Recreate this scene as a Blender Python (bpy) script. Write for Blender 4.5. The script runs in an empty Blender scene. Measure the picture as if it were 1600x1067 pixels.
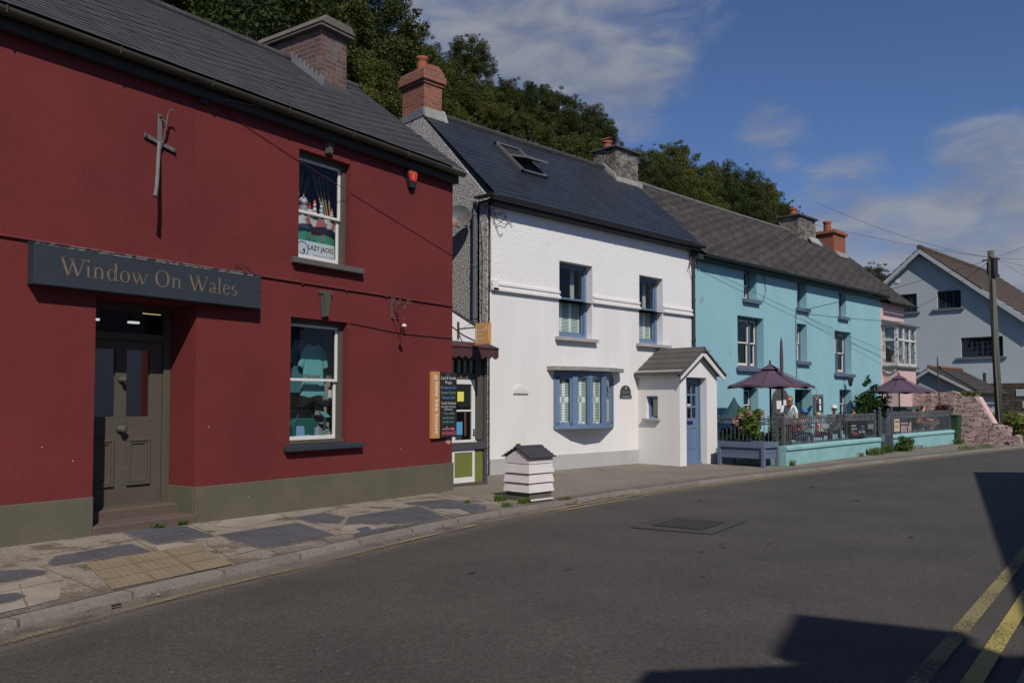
import bpy, bmesh, math, random
import numpy as np
from mathutils import Vector, Matrix
random.seed(7)
PI = math.pi
SC = bpy.context.scene
COL = SC.collection
# ------------------------------------------------------------------ camera
cam = bpy.data.cameras.new("camera"); camo = bpy.data.objects.new("camera", cam); COL.objects.link(camo)
camo.location = (0, 0, 1.5)
camo.rotation_euler = (math.radians(90 + 2.2), 0, math.radians(-45))
cam.sensor_width = 36; cam.lens = 1300 / 1600 * 36; cam.shift_y = 0.0272
cam.clip_end = 2000; cam.clip_start = .05
SC.camera = camo
# ------------------------------------------------------------------ sun, sky, exposure
LD = Vector((.60, 1.12, -1.2)).normalized()          # direction the sunlight travels
sun = bpy.data.lights.new("sun", 'SUN'); suno = bpy.data.objects.new("sun", sun); COL.objects.link(suno)
sun.energy = 4.3; sun.angle = math.radians(.53); sun.color = (1, .93, .85)
suno.rotation_euler = LD.to_track_quat('-Z', 'Y').to_euler()
suno.location = (-10, -20, 30)
wd = bpy.data.worlds.new("World"); SC.world = wd; wd.use_nodes = True
NT = wd.node_tree; NT.nodes.clear()
def N(nt, t, **k):
    n = nt.nodes.new(t)
    for a, b in k.items():
        if a in n.inputs: n.inputs[a].default_value = b
        else: setattr(n, a, b)
    return n
def L(nt, a, b): nt.links.new(a, b)
def mathn(nt, op, a, b=None, c=None, clamp=False):
    n = nt.nodes.new('ShaderNodeMath'); n.operation = op; n.use_clamp = clamp
    for i, v in enumerate((a, b, c)):
        if v is None: continue
        if isinstance(v, (int, float)): n.inputs[i].default_value = v
        else: nt.links.new(v, n.inputs[i])
    return n.outputs[0]
def build_world():
    nt = NT
    out = N(nt, 'ShaderNodeOutputWorld'); bg = N(nt, 'ShaderNodeBackground')
    sky = N(nt, 'ShaderNodeTexSky'); sky.sky_type = 'NISHITA'; sky.sun_disc = False
    sky.sun_elevation = math.asin(-LD.z); sky.sun_rotation = math.atan2(-LD.x, -LD.y)
    sky.air_density = 1.0; sky.dust_density = .2; sky.ozone_density = 3.; sky.altitude = 30
    tc = N(nt, 'ShaderNodeTexCoord'); dirv = tc.outputs['Generated']
    mp = N(nt, 'ShaderNodeMapping'); mp.inputs['Scale'].default_value = (1.3, 1.3, 3.2); L(nt, dirv, mp.inputs[0])
    nz = N(nt, 'ShaderNodeTexNoise', Scale=5.5, Detail=10.0, Roughness=.58, Distortion=.25); L(nt, mp.outputs[0], nz.inputs['Vector'])
    nz2 = N(nt, 'ShaderNodeTexNoise', Scale=11., Detail=6.0, Roughness=.6); L(nt, mp.outputs[0], nz2.inputs['Vector'])
    mp3 = N(nt, 'ShaderNodeMapping'); mp3.inputs['Scale'].default_value = (2.2, 2.2, 6.); mp3.inputs['Rotation'].default_value = (.3, .2, .5); L(nt, dirv, mp3.inputs[0])
    nz3 = N(nt, 'ShaderNodeTexNoise', Scale=5., Detail=8.0, Roughness=.55, Distortion=.6); L(nt, mp3.outputs[0], nz3.inputs['Vector'])
    def blob(d, rad, w):
        v = Vector(d).normalized()
        dp = nt.nodes.new('ShaderNodeVectorMath'); dp.operation = 'DOT_PRODUCT'; L(nt, dirv, dp.inputs[0]); dp.inputs[1].default_value = v
        mr = nt.nodes.new('ShaderNodeMapRange'); mr.interpolation_type = 'SMOOTHSTEP'
        mr.inputs[1].default_value = math.cos(math.radians(rad)); mr.inputs[2].default_value = 1
        mr.inputs[3].default_value = 0; mr.inputs[4].default_value = w
        L(nt, dp.outputs['Value'], mr.inputs[0]); return mr.outputs[0]
    m = None
    for d, rad, w in CLOUDS:
        b = blob(d, rad, w); m = b if m is None else mathn(nt, 'MAXIMUM', m, b)
    # density = smooth(noise + mask)
    s = mathn(nt, 'ADD', mathn(nt, 'MULTIPLY', nz.outputs['Fac'], .6), mathn(nt, 'MULTIPLY', nz3.outputs['Fac'], .4))
    s = mathn(nt, 'ADD', s, m)
    mr = nt.nodes.new('ShaderNodeMapRange'); mr.interpolation_type = 'SMOOTHSTEP'
    mr.inputs[1].default_value = .70; mr.inputs[2].default_value = 1.04; mr.inputs[4].default_value = .92; L(nt, s, mr.inputs[0])
    tint = N(nt, 'ShaderNodeMix', data_type='RGBA', blend_type='MULTIPLY'); tint.inputs[0].default_value = 1
    L(nt, sky.outputs[0], tint.inputs[6]); tint.inputs[7].default_value = SKYTINT
    mix = N(nt, 'ShaderNodeMix', data_type='RGBA'); L(nt, mr.outputs[0], mix.inputs[0]); L(nt, tint.outputs[2], mix.inputs[6])
    cr = N(nt, 'ShaderNodeMix', data_type='RGBA'); L(nt, mathn(nt, 'MULTIPLY', mathn(nt, 'SUBTRACT', nz3.outputs['Fac'], .35), 3.2, clamp=True), cr.inputs[0]); cr.inputs[6].default_value = (CLOUDCOL[0] * .74, CLOUDCOL[1] * .76, CLOUDCOL[2] * .84, 1); cr.inputs[7].default_value = (CLOUDCOL[0] * 1.12, CLOUDCOL[1] * 1.1, CLOUDCOL[2] * 1.06, 1); L(nt, cr.outputs[2], mix.inputs[7])
    L(nt, mix.outputs[2], bg.inputs[0]); bg.inputs[1].default_value = SKYSTR; L(nt, bg.outputs[0], out.inputs[0])
SKYTINT = (.56, .65, .86, 1); CLOUDCOL = (2.95, 3.15, 3.75, 1); SKYSTR = .1
def sdir(px, py):                                        # a compass direction of the sky (for placing clouds only)
    p = math.radians(2.2); v = Vector((px - 800, 1300, -(py - 577)))
    fy = v.y * math.cos(p) - v.z * math.sin(p); fz = v.y * math.sin(p) + v.z * math.cos(p)
    a = math.radians(45); return (v.x * math.cos(a) + fy * math.sin(a), -v.x * math.sin(a) + fy * math.cos(a), fz)
CLOUDS = [(sdir(830, 0), 13, .50), (sdir(960, 70), 9, .46), (sdir(700, 120), 9, .40), (sdir(1080, 20), 5, .30), (sdir(1180, 130), 3, .2), (sdir(1205, 215), 4, .3),
          (sdir(1560, 350), 9, .46), (sdir(1330, 370), 7, .46), (sdir(1480, 400), 8, .5), (sdir(1620, 430), 8, .5), (sdir(1510, 290), 4, .34), (sdir(1500, 10), 6, .12), (sdir(500, -500), 30, .2)]
build_world()
SC.view_settings.view_transform = 'Standard'; SC.view_settings.look = 'None'; SC.view_settings.gamma = 1
SC.view_settings.exposure = -.14
SC.render.engine = 'CYCLES'
# ------------------------------------------------------------------ materials
MATS = {}
def mat(name, col, rough=.8, bump=0, bscale=40., col2=None, cscale=3., cfac=.5, metal=0, spec=.35, detail=5., speck=None, bdist=.02, streak=0, sharp=None, vec='Object'):
    """plain paint / stone / metal: base colour, a second colour by noise, fine bump"""
    if name in MATS: return MATS[name]
    m = bpy.data.materials.new(name); m.use_nodes = True; nt = m.node_tree; b = nt.nodes['Principled BSDF']; MATS[name] = m
    b.inputs['Base Color'].default_value = (*col, 1); b.inputs['Roughness'].default_value = rough
    b.inputs['Metallic'].default_value = metal; b.inputs['Specular IOR Level'].default_value = spec
    tc = N(nt, 'ShaderNodeTexCoord'); co = tc.outputs[vec]
    cur = None
    if col2:
        nz = N(nt, 'ShaderNodeTexNoise', Scale=cscale, Detail=detail, Roughness=.6); L(nt, co, nz.inputs['Vector'])
        if streak:
            mp = N(nt, 'ShaderNodeMapping'); mp.inputs['Scale'].default_value = (1, 1, streak); L(nt, co, mp.inputs[0]); L(nt, mp.outputs[0], nz.inputs['Vector'])
        r = N(nt, 'ShaderNodeValToRGB'); lo, hi = sharp or (.5 - .25, .5 + .25)
        r.color_ramp.elements[0].position = lo; r.color_ramp.elements[1].position = hi; L(nt, nz.outputs['Fac'], r.inputs[0])
        mx = N(nt, 'ShaderNodeMix', data_type='RGBA'); mx.inputs[6].default_value = (*col, 1); mx.inputs[7].default_value = (*col2, 1)
        L(nt, mathn(nt, 'MULTIPLY', r.outputs[0], cfac), mx.inputs[0]); cur = mx.outputs[2]
    if speck:                                             # (colour, scale, threshold)
        sc, ss, th = speck
        nz = N(nt, 'ShaderNodeTexNoise', Scale=ss, Detail=2.); L(nt, co, nz.inputs['Vector'])
        f = mathn(nt, 'MULTIPLY', mathn(nt, 'SUBTRACT', nz.outputs['Fac'], th), 14, clamp=True)
        mx = N(nt, 'ShaderNodeMix', data_type='RGBA'); L(nt, f, mx.inputs[0]); mx.inputs[7].default_value = (*sc, 1)
        if cur is None: mx.inputs[6].default_value = (*col, 1)
        else: L(nt, cur, mx.inputs[6])
        cur = mx.outputs[2]
    if cur is not None: L(nt, cur, b.inputs['Base Color'])
    if bump:
        nz = N(nt, 'ShaderNodeTexNoise', Scale=bscale, Detail=6., Roughness=.6); L(nt, co, nz.inputs['Vector'])
        bp = N(nt, 'ShaderNodeBump', Strength=bump, Distance=bdist); L(nt, nz.outputs['Fac'], bp.inputs['Height']); L(nt, bp.outputs[0], b.inputs['Normal'])
    return m
def bricks(name, c1, c2, mortar, bw, bh, ms=.012, rough=.9, bump=.6, offset=.5, lich=None, bias=0., dist=.01, wob=0., vec='UV', lsc=2.5, lfac=.6, mortar_smooth=.1):
    """bricks, slates, stones: brick texture over the surface's own metres"""
    if name in MATS: return MATS[name]
    m = bpy.data.materials.new(name); m.use_nodes = True; nt = m.node_tree; b = nt.nodes['Principled BSDF']; MATS[name] = m
    tc = N(nt, 'ShaderNodeTexCoord'); co = tc.outputs[vec]
    if wob:
        nz = N(nt, 'ShaderNodeTexNoise', Scale=5.); L(nt, co, nz.inputs['Vector'])
        vm = nt.nodes.new('ShaderNodeVectorMath'); vm.operation = 'MULTIPLY_ADD'; L(nt, nz.outputs['Color'], vm.inputs[0]); vm.inputs[1].default_value = (wob,) * 3; L(nt, co, vm.inputs[2]); co = vm.outputs[0]
    bt = N(nt, 'ShaderNodeTexBrick', Scale=1.); bt.inputs['Brick Width'].default_value = bw; bt.inputs['Row Height'].default_value = bh
    bt.inputs['Mortar Size'].default_value = ms; bt.inputs['Mortar Smooth'].default_value = mortar_smooth; bt.offset = offset
    bt.inputs['Color1'].default_value = (*c1, 1); bt.inputs['Color2'].default_value = (*c2, 1); bt.inputs['Mortar'].default_value = (*mortar, 1); bt.inputs['Bias'].default_value = bias
    L(nt, co, bt.inputs['Vector']); cur = bt.outputs['Color']
    nz = N(nt, 'ShaderNodeTexNoise', Scale=lsc, Detail=8., Roughness=.65); L(nt, tc.outputs[vec], nz.inputs['Vector'])
    if lich:
        r = N(nt, 'ShaderNodeValToRGB'); r.color_ramp.elements[0].position = .47; r.color_ramp.elements[1].position = .68; L(nt, nz.outputs['Fac'], r.inputs[0])
        mx = N(nt, 'ShaderNodeMix', data_type='RGBA'); L(nt, mathn(nt, 'MULTIPLY', r.outputs[0], lfac), mx.inputs[0]); L(nt, cur, mx.inputs[6]); mx.inputs[7].default_value = (*lich, 1); cur = mx.outputs[2]
    # fine value variation
    n2 = N(nt, 'ShaderNodeTexNoise', Scale=30., Detail=4.); L(nt, tc.outputs[vec], n2.inputs['Vector'])
    hv = N(nt, 'ShaderNodeHueSaturation'); L(nt, cur, hv.inputs['Color']); L(nt, mathn(nt, 'ADD', mathn(nt, 'MULTIPLY', n2.outputs['Fac'], .9), .55), hv.inputs['Value'])
    L(nt, hv.outputs[0], b.inputs['Base Color']); b.inputs['Roughness'].default_value = rough; b.inputs['Specular IOR Level'].default_value = .3
    bp = N(nt, 'ShaderNodeBump', Strength=bump, Distance=dist)
    h = mathn(nt, 'ADD', mathn(nt, 'SUBTRACT', 1., bt.outputs['Fac']), mathn(nt, 'MULTIPLY', n2.outputs['Fac'], .5)); L(nt, h, bp.inputs['Height']); L(nt, bp.outputs[0], b.inputs['Normal'])
    return m
def glassm(name, tint=(.9, .93, .94), refl=.022):
    m = bpy.data.materials.new(name); m.use_nodes = True; nt = m.node_tree; nt.nodes.clear()
    o = N(nt, 'ShaderNodeOutputMaterial'); tr = N(nt, 'ShaderNodeBsdfTransparent'); tr.inputs[0].default_value = (*tint, 1)
    gl = N(nt, 'ShaderNodeBsdfGlossy', Roughness=.015); lw = N(nt, 'ShaderNodeLayerWeight', Blend=.5)
    nz = N(nt, 'ShaderNodeTexNoise', Scale=2.5); tc = N(nt, 'ShaderNodeTexCoord'); L(nt, tc.outputs['Object'], nz.inputs['Vector'])
    bp = N(nt, 'ShaderNodeBump', Strength=.06, Distance=.05); L(nt, nz.outputs['Fac'], bp.inputs['Height']); L(nt, bp.outputs[0], gl.inputs['Normal'])
    f = mathn(nt, 'ADD', mathn(nt, 'POWER', lw.outputs['Facing'], 5.), refl, clamp=True)
    mx = N(nt, 'ShaderNodeMixShader'); L(nt, f, mx.inputs[0]); L(nt, tr.outputs[0], mx.inputs[1]); L(nt, gl.outputs[0], mx.inputs[2]); L(nt, mx.outputs[0], o.inputs[0])
    return m
def leafm(name, c1, c2, c3=None, trans=.25):
    m = bpy.data.materials.new(name); m.use_nodes = True; nt = m.node_tree; nt.nodes.clear()
    o = N(nt, 'ShaderNodeOutputMaterial'); geo = N(nt, 'ShaderNodeNewGeometry'); tc = N(nt, 'ShaderNodeTexCoord')
    r = N(nt, 'ShaderNodeValToRGB'); r.color_ramp.elements[0].color = (*c1, 1); r.color_ramp.elements[1].color = (*c2, 1)
    if c3: e = r.color_ramp.elements.new(.96); e.color = (*c3, 1); r.color_ramp.elements[1].position = .9; 
    nz = N(nt, 'ShaderNodeTexNoise', Scale=.55, Detail=3.); L(nt, tc.outputs['Object'], nz.inputs['Vector'])
    f = mathn(nt, 'ADD', mathn(nt, 'MULTIPLY', geo.outputs['Random Per Island'], .55), mathn(nt, 'MULTIPLY', mathn(nt, 'SUBTRACT', nz.outputs['Fac'], .3), 1.1), clamp=True)
    L(nt, f, r.inputs[0])
    d = N(nt, 'ShaderNodeBsdfPrincipled', Roughness=.6); d.inputs['Specular IOR Level'].default_value = .08; L(nt, r.outputs[0], d.inputs['Base Color'])
    t = N(nt, 'ShaderNodeBsdfTranslucent'); L(nt, r.outputs[0], t.inputs[0])
    mx = N(nt, 'ShaderNodeMixShader'); mx.inputs[0].default_value = trans; L(nt, d.outputs[0], mx.inputs[1]); L(nt, t.outputs[0], mx.inputs[2]); L(nt, mx.outputs[0], o.inputs[0])
    return m
red = mat('red_paint', (.172, .034, .032), .9, .5, 18, (.118, .024, .026), .7, 1., bdist=.012, spec=.12, speck=((.23, .06, .06), 70, .72))
olive = mat('olive_paint', (.085, .076, .058), .7, .3, 20, (.066, .060, .047), 3, .7)
olive_pl = mat('olive_plinth', (.125, .112, .078), .85, .4, 25, (.085, .08, .06), 2, .8, bdist=.01)
navy = mat('dark_blue_paint', (.027, .034, .046), .6, .2, 30, (.036, .043, .055), 4, .6)
whitep = mat('white_gloss', (.68, .67, .66), .45, .1, 30, (.55, .54, .5), 9, .5)
whitew = mat('white_render', (.725, .715, .705), .9, .3, 24, (.61, .595, .56), 1.8, .75, bdist=.012, streak=.22)
whiterough = mat('white_roughcast', (.74, .73, .72), .9, .7, 26, (.64, .63, .61), 1.5, .5, bdist=.018, detail=3)
greyb = mat('grey_base_paint', (.42, .42, .41), .9, .3, 30, (.33, .33, .32), 2, .7)
bluep = mat('blue_frame_paint', (.12, .185, .29), .55, .1, 30, (.105, .17, .28), 5, .5)
shut = mat('shutter_white', (.78, .82, .74), .55)
stonegrey = mat('sill_stone', (.38, .37, .35), .9, .4, 40, (.26, .26, .25), 5, .8)
teal = mat('turquoise_render', (.252, .45, .505), .9, .4, 12, (.205, .39, .435), 1.3, .9, bdist=.016, streak=.3, speck=((.2, .34, .38), 3.1, .66))
tealw = mat('turquoise_garden_wall', (.25, .47, .47), .9, .5, 22, (.17, .30, .29), 2.2, .8, bdist=.012)
slateblue = mat('slate_blue_paint', (.10, .13, .18), .7, .2, 20, (.075, .10, .14), 4, .6)
cream = mat('cream_sash_paint', (.62, .57, .50), .5)
pinkw = mat('pink_render', (.60, .42, .40), .9, .5, 20, (.5, .36, .34), 1.5, .8)
gutterm = mat('black_gutter', (.022, .02, .022), .45, .1, 30, (.04, .038, .035), 3, .6)
guttero = mat('old_gutter', (.04, .037, .026), .6, .3, 30, (.075, .07, .045), 2.5, .8)
lead = mat('lead_flashing', (.24, .26, .28), .55, .3, 15, (.15, .17, .19), 4, .8, metal=.3)
leadb = mat('lime_flaunching', (.34, .33, .30), .9, .4, 15, (.2, .2, .19), 4, .8)
slateA = bricks('old_slates', (.044, .041, .043), (.060, .056, .058), (.022, .020, .021), .24, .14, .004, .75, .3, lich=(.085, .08, .075), lfac=.45, dist=.004, lsc=3.)
slateB = bricks('blue_slates', (.021, .024, .031), (.028, .031, .039), (.009, .010, .012), .30, .165, .005, .42, .25, lich=(.05, .055, .068), lfac=.35, dist=.003, lsc=1.2)
slateC = bricks('brown_slates', (.040, .035, .033), (.062, .053, .048), (.02, .017, .016), .22, .135, .006, .85, .5, lich=(.095, .085, .068), lfac=.6, dist=.006, lsc=2.2)
rooft = bricks('brown_tiles', (.085, .062, .050), (.11, .08, .063), (.05, .037, .032), .3, .25, .006, .9, .5, lich=(.10, .095, .06), lfac=.5)
brickold = bricks('weathered_brick', (.15, .07, .055), (.09, .055, .048), (.17, .15, .14), .225, .078, .007, .95, .8, lich=(.16, .145, .14), lfac=.9, lsc=4)
brickred = bricks('red_brick', (.29, .10, .06), (.17, .062, .042), (.24, .18, .15), .225, .078, .008, .9, .7, lich=(.2, .08, .06), lfac=.5, lsc=6)
stonech = bricks('chimney_stone', (.20, .185, .16), (.09, .085, .078), (.075, .07, .065), .34, .16, .012, .95, 1., lich=(.24, .225, .19), lfac=.8, wob=.3, dist=.04, lsc=5, mortar_smooth=.5)
brownst = bricks('brown_rubble', (.10, .078, .055), (.05, .044, .038), (.022, .02, .018), .42, .17, .018, .95, 1., lich=(.13, .11, .08), lfac=.6, wob=.16, dist=.04, lsc=4)
pinkst = bricks('pink_rubble', (.50, .36, .33), (.40, .285, .265), (.27, .19, .175), .5, .17, .02, .95, 1., lich=(.25, .18, .16), lfac=.9, wob=.42, dist=.06, lsc=3, mortar_smooth=1.)
pebble = mat('pebbledash', (.66, .63, .60), .95, 1., 45, (.13, .12, .11), 38, 1., bdist=.03, detail=2., sharp=(.42, .58))
stone_dark = mat('dark_stone', (.09, .085, .08), .95, .8, 12, (.045, .042, .04), 4, .9, bdist=.03)
terra = mat('terracotta', (.30, .095, .048), .8, .2, 20, (.21, .075, .045), 6, .6)
iron = mat('iron_paint', (.10, .115, .135), .55, .2, 40, (.07, .075, .085), 8, .7, metal=.1)
ironb = mat('black_iron', (.03, .03, .032), .5, .2, 40, metal=.3)
rustm = mat('rust_grey', (.13, .115, .11), .6, .3, 30, (.16, .08, .045), 7, .5, metal=.4)
galv = mat('weathered_metal', (.20, .19, .185), .6, .3, 30, (.12, .11, .10), 9, .8, metal=.3)
wood = mat('bare_wood', (.10, .085, .066), .9, .5, 12, (.06, .055, .045), 6, .8)
polem = mat('pole_wood', (.11, .105, .075), .9, .6, 10, (.06, .065, .045), 3, .8, streak=.1)
planter_m = mat('planter_blue', (.115, .15, .23), .75, .4, 14, (.09, .115, .17), 5, .7)
darkin = mat('dark_interior', (.02, .02, .022), .9)
darkroom = mat('room_wall', (.07, .066, .06), .9)
glass = glassm('window_glass'); glassd = glassm('dark_glass', (.6, .65, .7), .05); glassr = glassm('reflecting_glass', (.3, .33, .36), .4)
orange = mat('orange_sign', (.62, .33, .09), .6); orange2 = mat('orange_board', (.52, .25, .085), .6); blackb = mat('chalkboard', (.018, .018, .02), .8, .1, 30)
goldp = mat('dull_gold_lettering', (.19, .14, .10), .7, .2, 40, (.13, .10, .075), 12, .7)
chalk = mat('white_chalk', (.62, .62, .6), .9); chalkb = mat('blue_chalk', (.12, .28, .55), .9); chalkg = mat('green_chalk', (.16, .36, .30), .9); chalkp = mat('pink_chalk', (.62, .16, .22), .9)
purple = mat('purple_canvas', (.085, .055, .085), .85, .2, 50, (.08, .05, .08), 2, .6)
greenp = mat('olive_green_panel', (.155, .17, .035), .7, .1, 20, (.12, .135, .03), 4, .6)
maroon = mat('maroon_canvas', (.075, .03, .032), .8, .3, 20, (.055, .022, .024), 5, .7)
cable_m = mat('cable_red_paint', (.13, .028, .03), .7); cable_b = mat('black_cable', (.02, .02, .02), .6)
yel = mat('yellow_note', (.75, .66, .12), .8); bluenote = mat('blue_poster', (.08, .30, .52), .7)
skin = mat('skin', (.50, .27, .19), .6); blackm = mat('black_fabric', (.02, .02, .022), .9)
# ------------------------------------------------------------------ mesh helpers
RA = math.radians(10); R0 = (8.703, 10.052)
def r2w(u, d, z=0): return (R0[0] + u * math.cos(RA) - d * math.sin(RA), R0[1] + u * math.sin(RA) + d * math.cos(RA), z)
ORG = {}                                                 # origin of every thing in its frame
def thing(name, label, cat, org, frame='w', rot=0, group=None):
    o = bpy.data.objects.new(name, None); COL.objects.link(o); o.empty_display_size = .2
    if frame == 'r': o.location = r2w(*org); o.rotation_euler.z = RA
    else: o.location = org; o.rotation_euler.z = rot
    ORG[o.name] = (0, 0, 0) if rot else tuple(org)
    o['label'] = label; o['category'] = cat
    if group: o['group'] = group
    return o
def tag(o, label=None, cat=None, group=None, kind=None):
    for k, v in (('label', label), ('category', cat), ('group', group), ('kind', kind)):
        if v: o[k] = v
    return o
def organ(o):
    while o.parent: o = o.parent
    return ORG.get(o.name, (0, 0, 0))
class MB:
    def __init__(s): s.v = []; s.f = []; s.uv = {}; s.mi = []; s.cm = 0
    def add(s, vs, fs, uvs=None):
        b = len(s.v); s.v += [tuple(p) for p in vs]
        for i, f in enumerate(fs):
            if uvs: s.uv[len(s.f)] = uvs[i]
            s.f.append(tuple(b + j for j in f)); s.mi.append(s.cm)
        return s
    def box(s, x0, x1, y0, y1, z0, z1):
        s.add([(x0, y0, z0), (x1, y0, z0), (x1, y1, z0), (x0, y1, z0), (x0, y0, z1), (x1, y0, z1), (x1, y1, z1), (x0, y1, z1)],
              [(0, 3, 2, 1), (4, 5, 6, 7), (0, 1, 5, 4), (1, 2, 6, 5), (2, 3, 7, 6), (3, 0, 4, 7)]); return s
    def prism(s, pts, vec):                              # planar polygon swept along vec
        n = len(pts); a = [Vector(p) for p in pts]; v = Vector(vec)
        nrm = Vector((0, 0, 0))
        for i in range(n): nrm += (a[i] - a[0]).cross(a[(i + 1) % n] - a[0])
        if nrm.dot(v) > 0: a = a[::-1]
        s.add(a + [p + v for p in a], [tuple(range(n)), tuple(range(2 * n - 1, n - 1, -1))] + [(i, n + i, n + (i + 1) % n, (i + 1) % n) for i in range(n)]); return s
    def tube(s, path, r, n=8, cap=True):
        P = [Vector(p) for p in path]; rs = r if isinstance(r, (list, tuple)) else [r] * len(P); b = []
        up = None
        for i, p in enumerate(P):
            t = (P[min(i + 1, len(P) - 1)] - P[max(i - 1, 0)]).normalized()
            if up is None:
                up = Vector((0, 0, 1)) if abs(t.z) < .9 else Vector((1, 0, 0))
            x = t.cross(up).normalized(); up = x.cross(t).normalized()
            b += [p + (x * math.cos(2 * PI * k / n) + up * math.sin(2 * PI * k / n)) * rs[i] for k in range(n)]
        fs = [(i * n + k, i * n + (k + 1) % n, (i + 1) * n + (k + 1) % n, (i + 1) * n + k) for i in range(len(P) - 1) for k in range(n)]
        if cap: fs += [tuple(range(n - 1, -1, -1)), tuple((len(P) - 1) * n + k for k in range(n))]
        s.add(b, fs); return s
    def lathe(s, c, prof, n=16):                         # prof: (r, z)
        b = [(c[0] + r * math.cos(2 * PI * k / n), c[1] + r * math.sin(2 * PI * k / n), c[2] + z) for r, z in prof for k in range(n)]
        fs = [(i * n + k, i * n + (k + 1) % n, (i + 1) * n + (k + 1) % n, (i + 1) * n + k) for i in range(len(prof) - 1) for k in range(n)]
        fs += [tuple(range(n - 1, -1, -1)), tuple((len(prof) - 1) * n + k for k in range(n))]
        s.add(b, fs); return s
    def disc(s, c, r, y1, n=14):                         # knob-like cylinder along y from c.y to y1
        s.tube([c, (c[0], y1, c[2])], r, n); return s
    def wall(s, x0, x1, z0, z1, y0, y1, holes=()):
        xs = sorted({x0, x1} | {h[0] for h in holes} | {h[1] for h in holes}); zs = sorted({z0, z1} | {h[2] for h in holes} | {h[3] for h in holes})
        inh = lambda x, z: any(h[0] < x < h[1] and h[2] < z < h[3] for h in holes)
        for i in range(len(xs) - 1):
            for j in range(len(zs) - 1):
                if inh((xs[i] + xs[i + 1]) / 2, (zs[j] + zs[j + 1]) / 2): continue
                a, b, c, d = xs[i], xs[i + 1], zs[j], zs[j + 1]
                s.add([(a, y0, c), (b, y0, c), (b, y0, d), (a, y0, d)], [(0, 1, 2, 3)]); s.add([(a, y1, c), (b, y1, c), (b, y1, d), (a, y1, d)], [(3, 2, 1, 0)])
        for (a, b, c, d) in holes:
            s.add([(a, y0, c), (a, y1, c), (a, y1, d), (a, y0, d)], [(3, 2, 1, 0)]); s.add([(b, y0, c), (b, y1, c), (b, y1, d), (b, y0, d)], [(0, 1, 2, 3)])
            s.add([(a, y0, d), (b, y0, d), (b, y1, d), (a, y1, d)], [(0, 1, 2, 3)]); s.add([(a, y0, c), (b, y0, c), (b, y1, c), (a, y1, c)], [(3, 2, 1, 0)])
        s.add([(x0, y0, z0), (x0, y1, z0), (x0, y1, z1), (x0, y0, z1)], [(0, 1, 2, 3)]); s.add([(x1, y0, z0), (x1, y1, z0), (x1, y1, z1), (x1, y0, z1)], [(3, 2, 1, 0)])
        s.add([(x0, y0, z1), (x1, y0, z1), (x1, y1, z1), (x0, y1, z1)], [(0, 1, 2, 3)]); return s
    def xform(s, M, i0=0):
        s.v = s.v[:i0] + [tuple(M @ Vector(p)) for p in s.v[i0:]]; return s
    def build(s, name, m, parent=None, bevel=0, smooth=False, sub=0, org=None, rot=None):
        o0 = organ(parent) if parent else (org or (0, 0, 0))
        me = bpy.data.meshes.new(name); me.from_pydata([(p[0] - o0[0], p[1] - o0[1], p[2] - o0[2]) for p in s.v], [], s.f)
        for mm in (m if isinstance(m, (list, tuple)) else [m]): me.materials.append(mm)
        uvl = me.uv_layers.new(name='uv'); me.update()
        V = s.v
        for p in me.polygons:
            p.material_index = s.mi[p.index]; p.use_smooth = smooth
            if p.index in s.uv:
                for k, li in enumerate(p.loop_indices): uvl.data[li].uv = s.uv[p.index][k]
            else:
                n = p.normal; ax = max(range(3), key=lambda i: abs(n[i]))
                for li in p.loop_indices:
                    q = V[me.loops[li].vertex_index]
                    uvl.data[li].uv = (q[0], q[1]) if ax == 2 else ((q[1], q[2]) if ax == 0 else (q[0], q[2]))
        ob = bpy.data.objects.new(name, me); COL.objects.link(ob)
        if parent: ob.parent = parent
        else: ob.location = o0; ORG[ob.name] = tuple(o0)
        if rot is not None: ob.rotation_euler.z = rot
        if bevel:
            md = ob.modifiers.new('bevel', 'BEVEL'); md.width = bevel; md.segments = 2; md.limit_method = 'ANGLE'
        if sub: md = ob.modifiers.new('sub', 'SUBSURF'); md.levels = md.render_levels = sub
        return ob
def loc_thing(ob, name, label, cat, group=None, frame='w', org=None):
    """a one-mesh thing: set the frame it was built in"""
    if frame == 'r': ob.location = r2w(*org); ob.rotation_euler.z = RA
    return tag(ob, label, cat, group)
def txt(s, h, pos, m, parent, name='lettering', xd=(1, 0, 0), yd=(0, 0, 1), align='CENTER', depth=.004, width=None, space=1, bold=0, shear=0, frame_org=None, label=None):
    """letters as a real mesh: h = capital height"""
    cu = bpy.data.curves.new('t', 'FONT'); cu.body = s; cu.size = 1; cu.align_x = align; cu.extrude = 0; cu.offset = bold; cu.space_character = space; cu.shear = shear; cu.resolution_u = 3
    ob = bpy.data.objects.new('t', cu); COL.objects.link(ob)
    me = bpy.data.meshes.new_from_object(ob.evaluated_get(bpy.context.evaluated_depsgraph_get())); bpy.data.objects.remove(ob)
    k = h / .69; vs = np.array([v.co[:] for v in me.vertices]); kx = k
    if width is not None and len(vs): kx = width / (vs[:, 0].max() - vs[:, 0].min())
    X = Vector(xd).normalized(); Yd = Vector(yd).normalized(); Z = X.cross(Yd)
    o0 = Vector(organ(parent)); P = Vector(pos) - o0
    bm = bmesh.new(); bm.from_mesh(me)
    for v in bm.verts: v.co = P + X * (v.co.x * kx) + Yd * (v.co.y * k) + Z * depth
    me2 = bpy.data.meshes.new(name); bm.to_mesh(me2); bm.free(); bpy.data.meshes.remove(me); me2.materials.append(m)
    o = bpy.data.objects.new(name, me2); COL.objects.link(o); o.parent = parent
    if label: o['label'] = label
    return o
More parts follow.
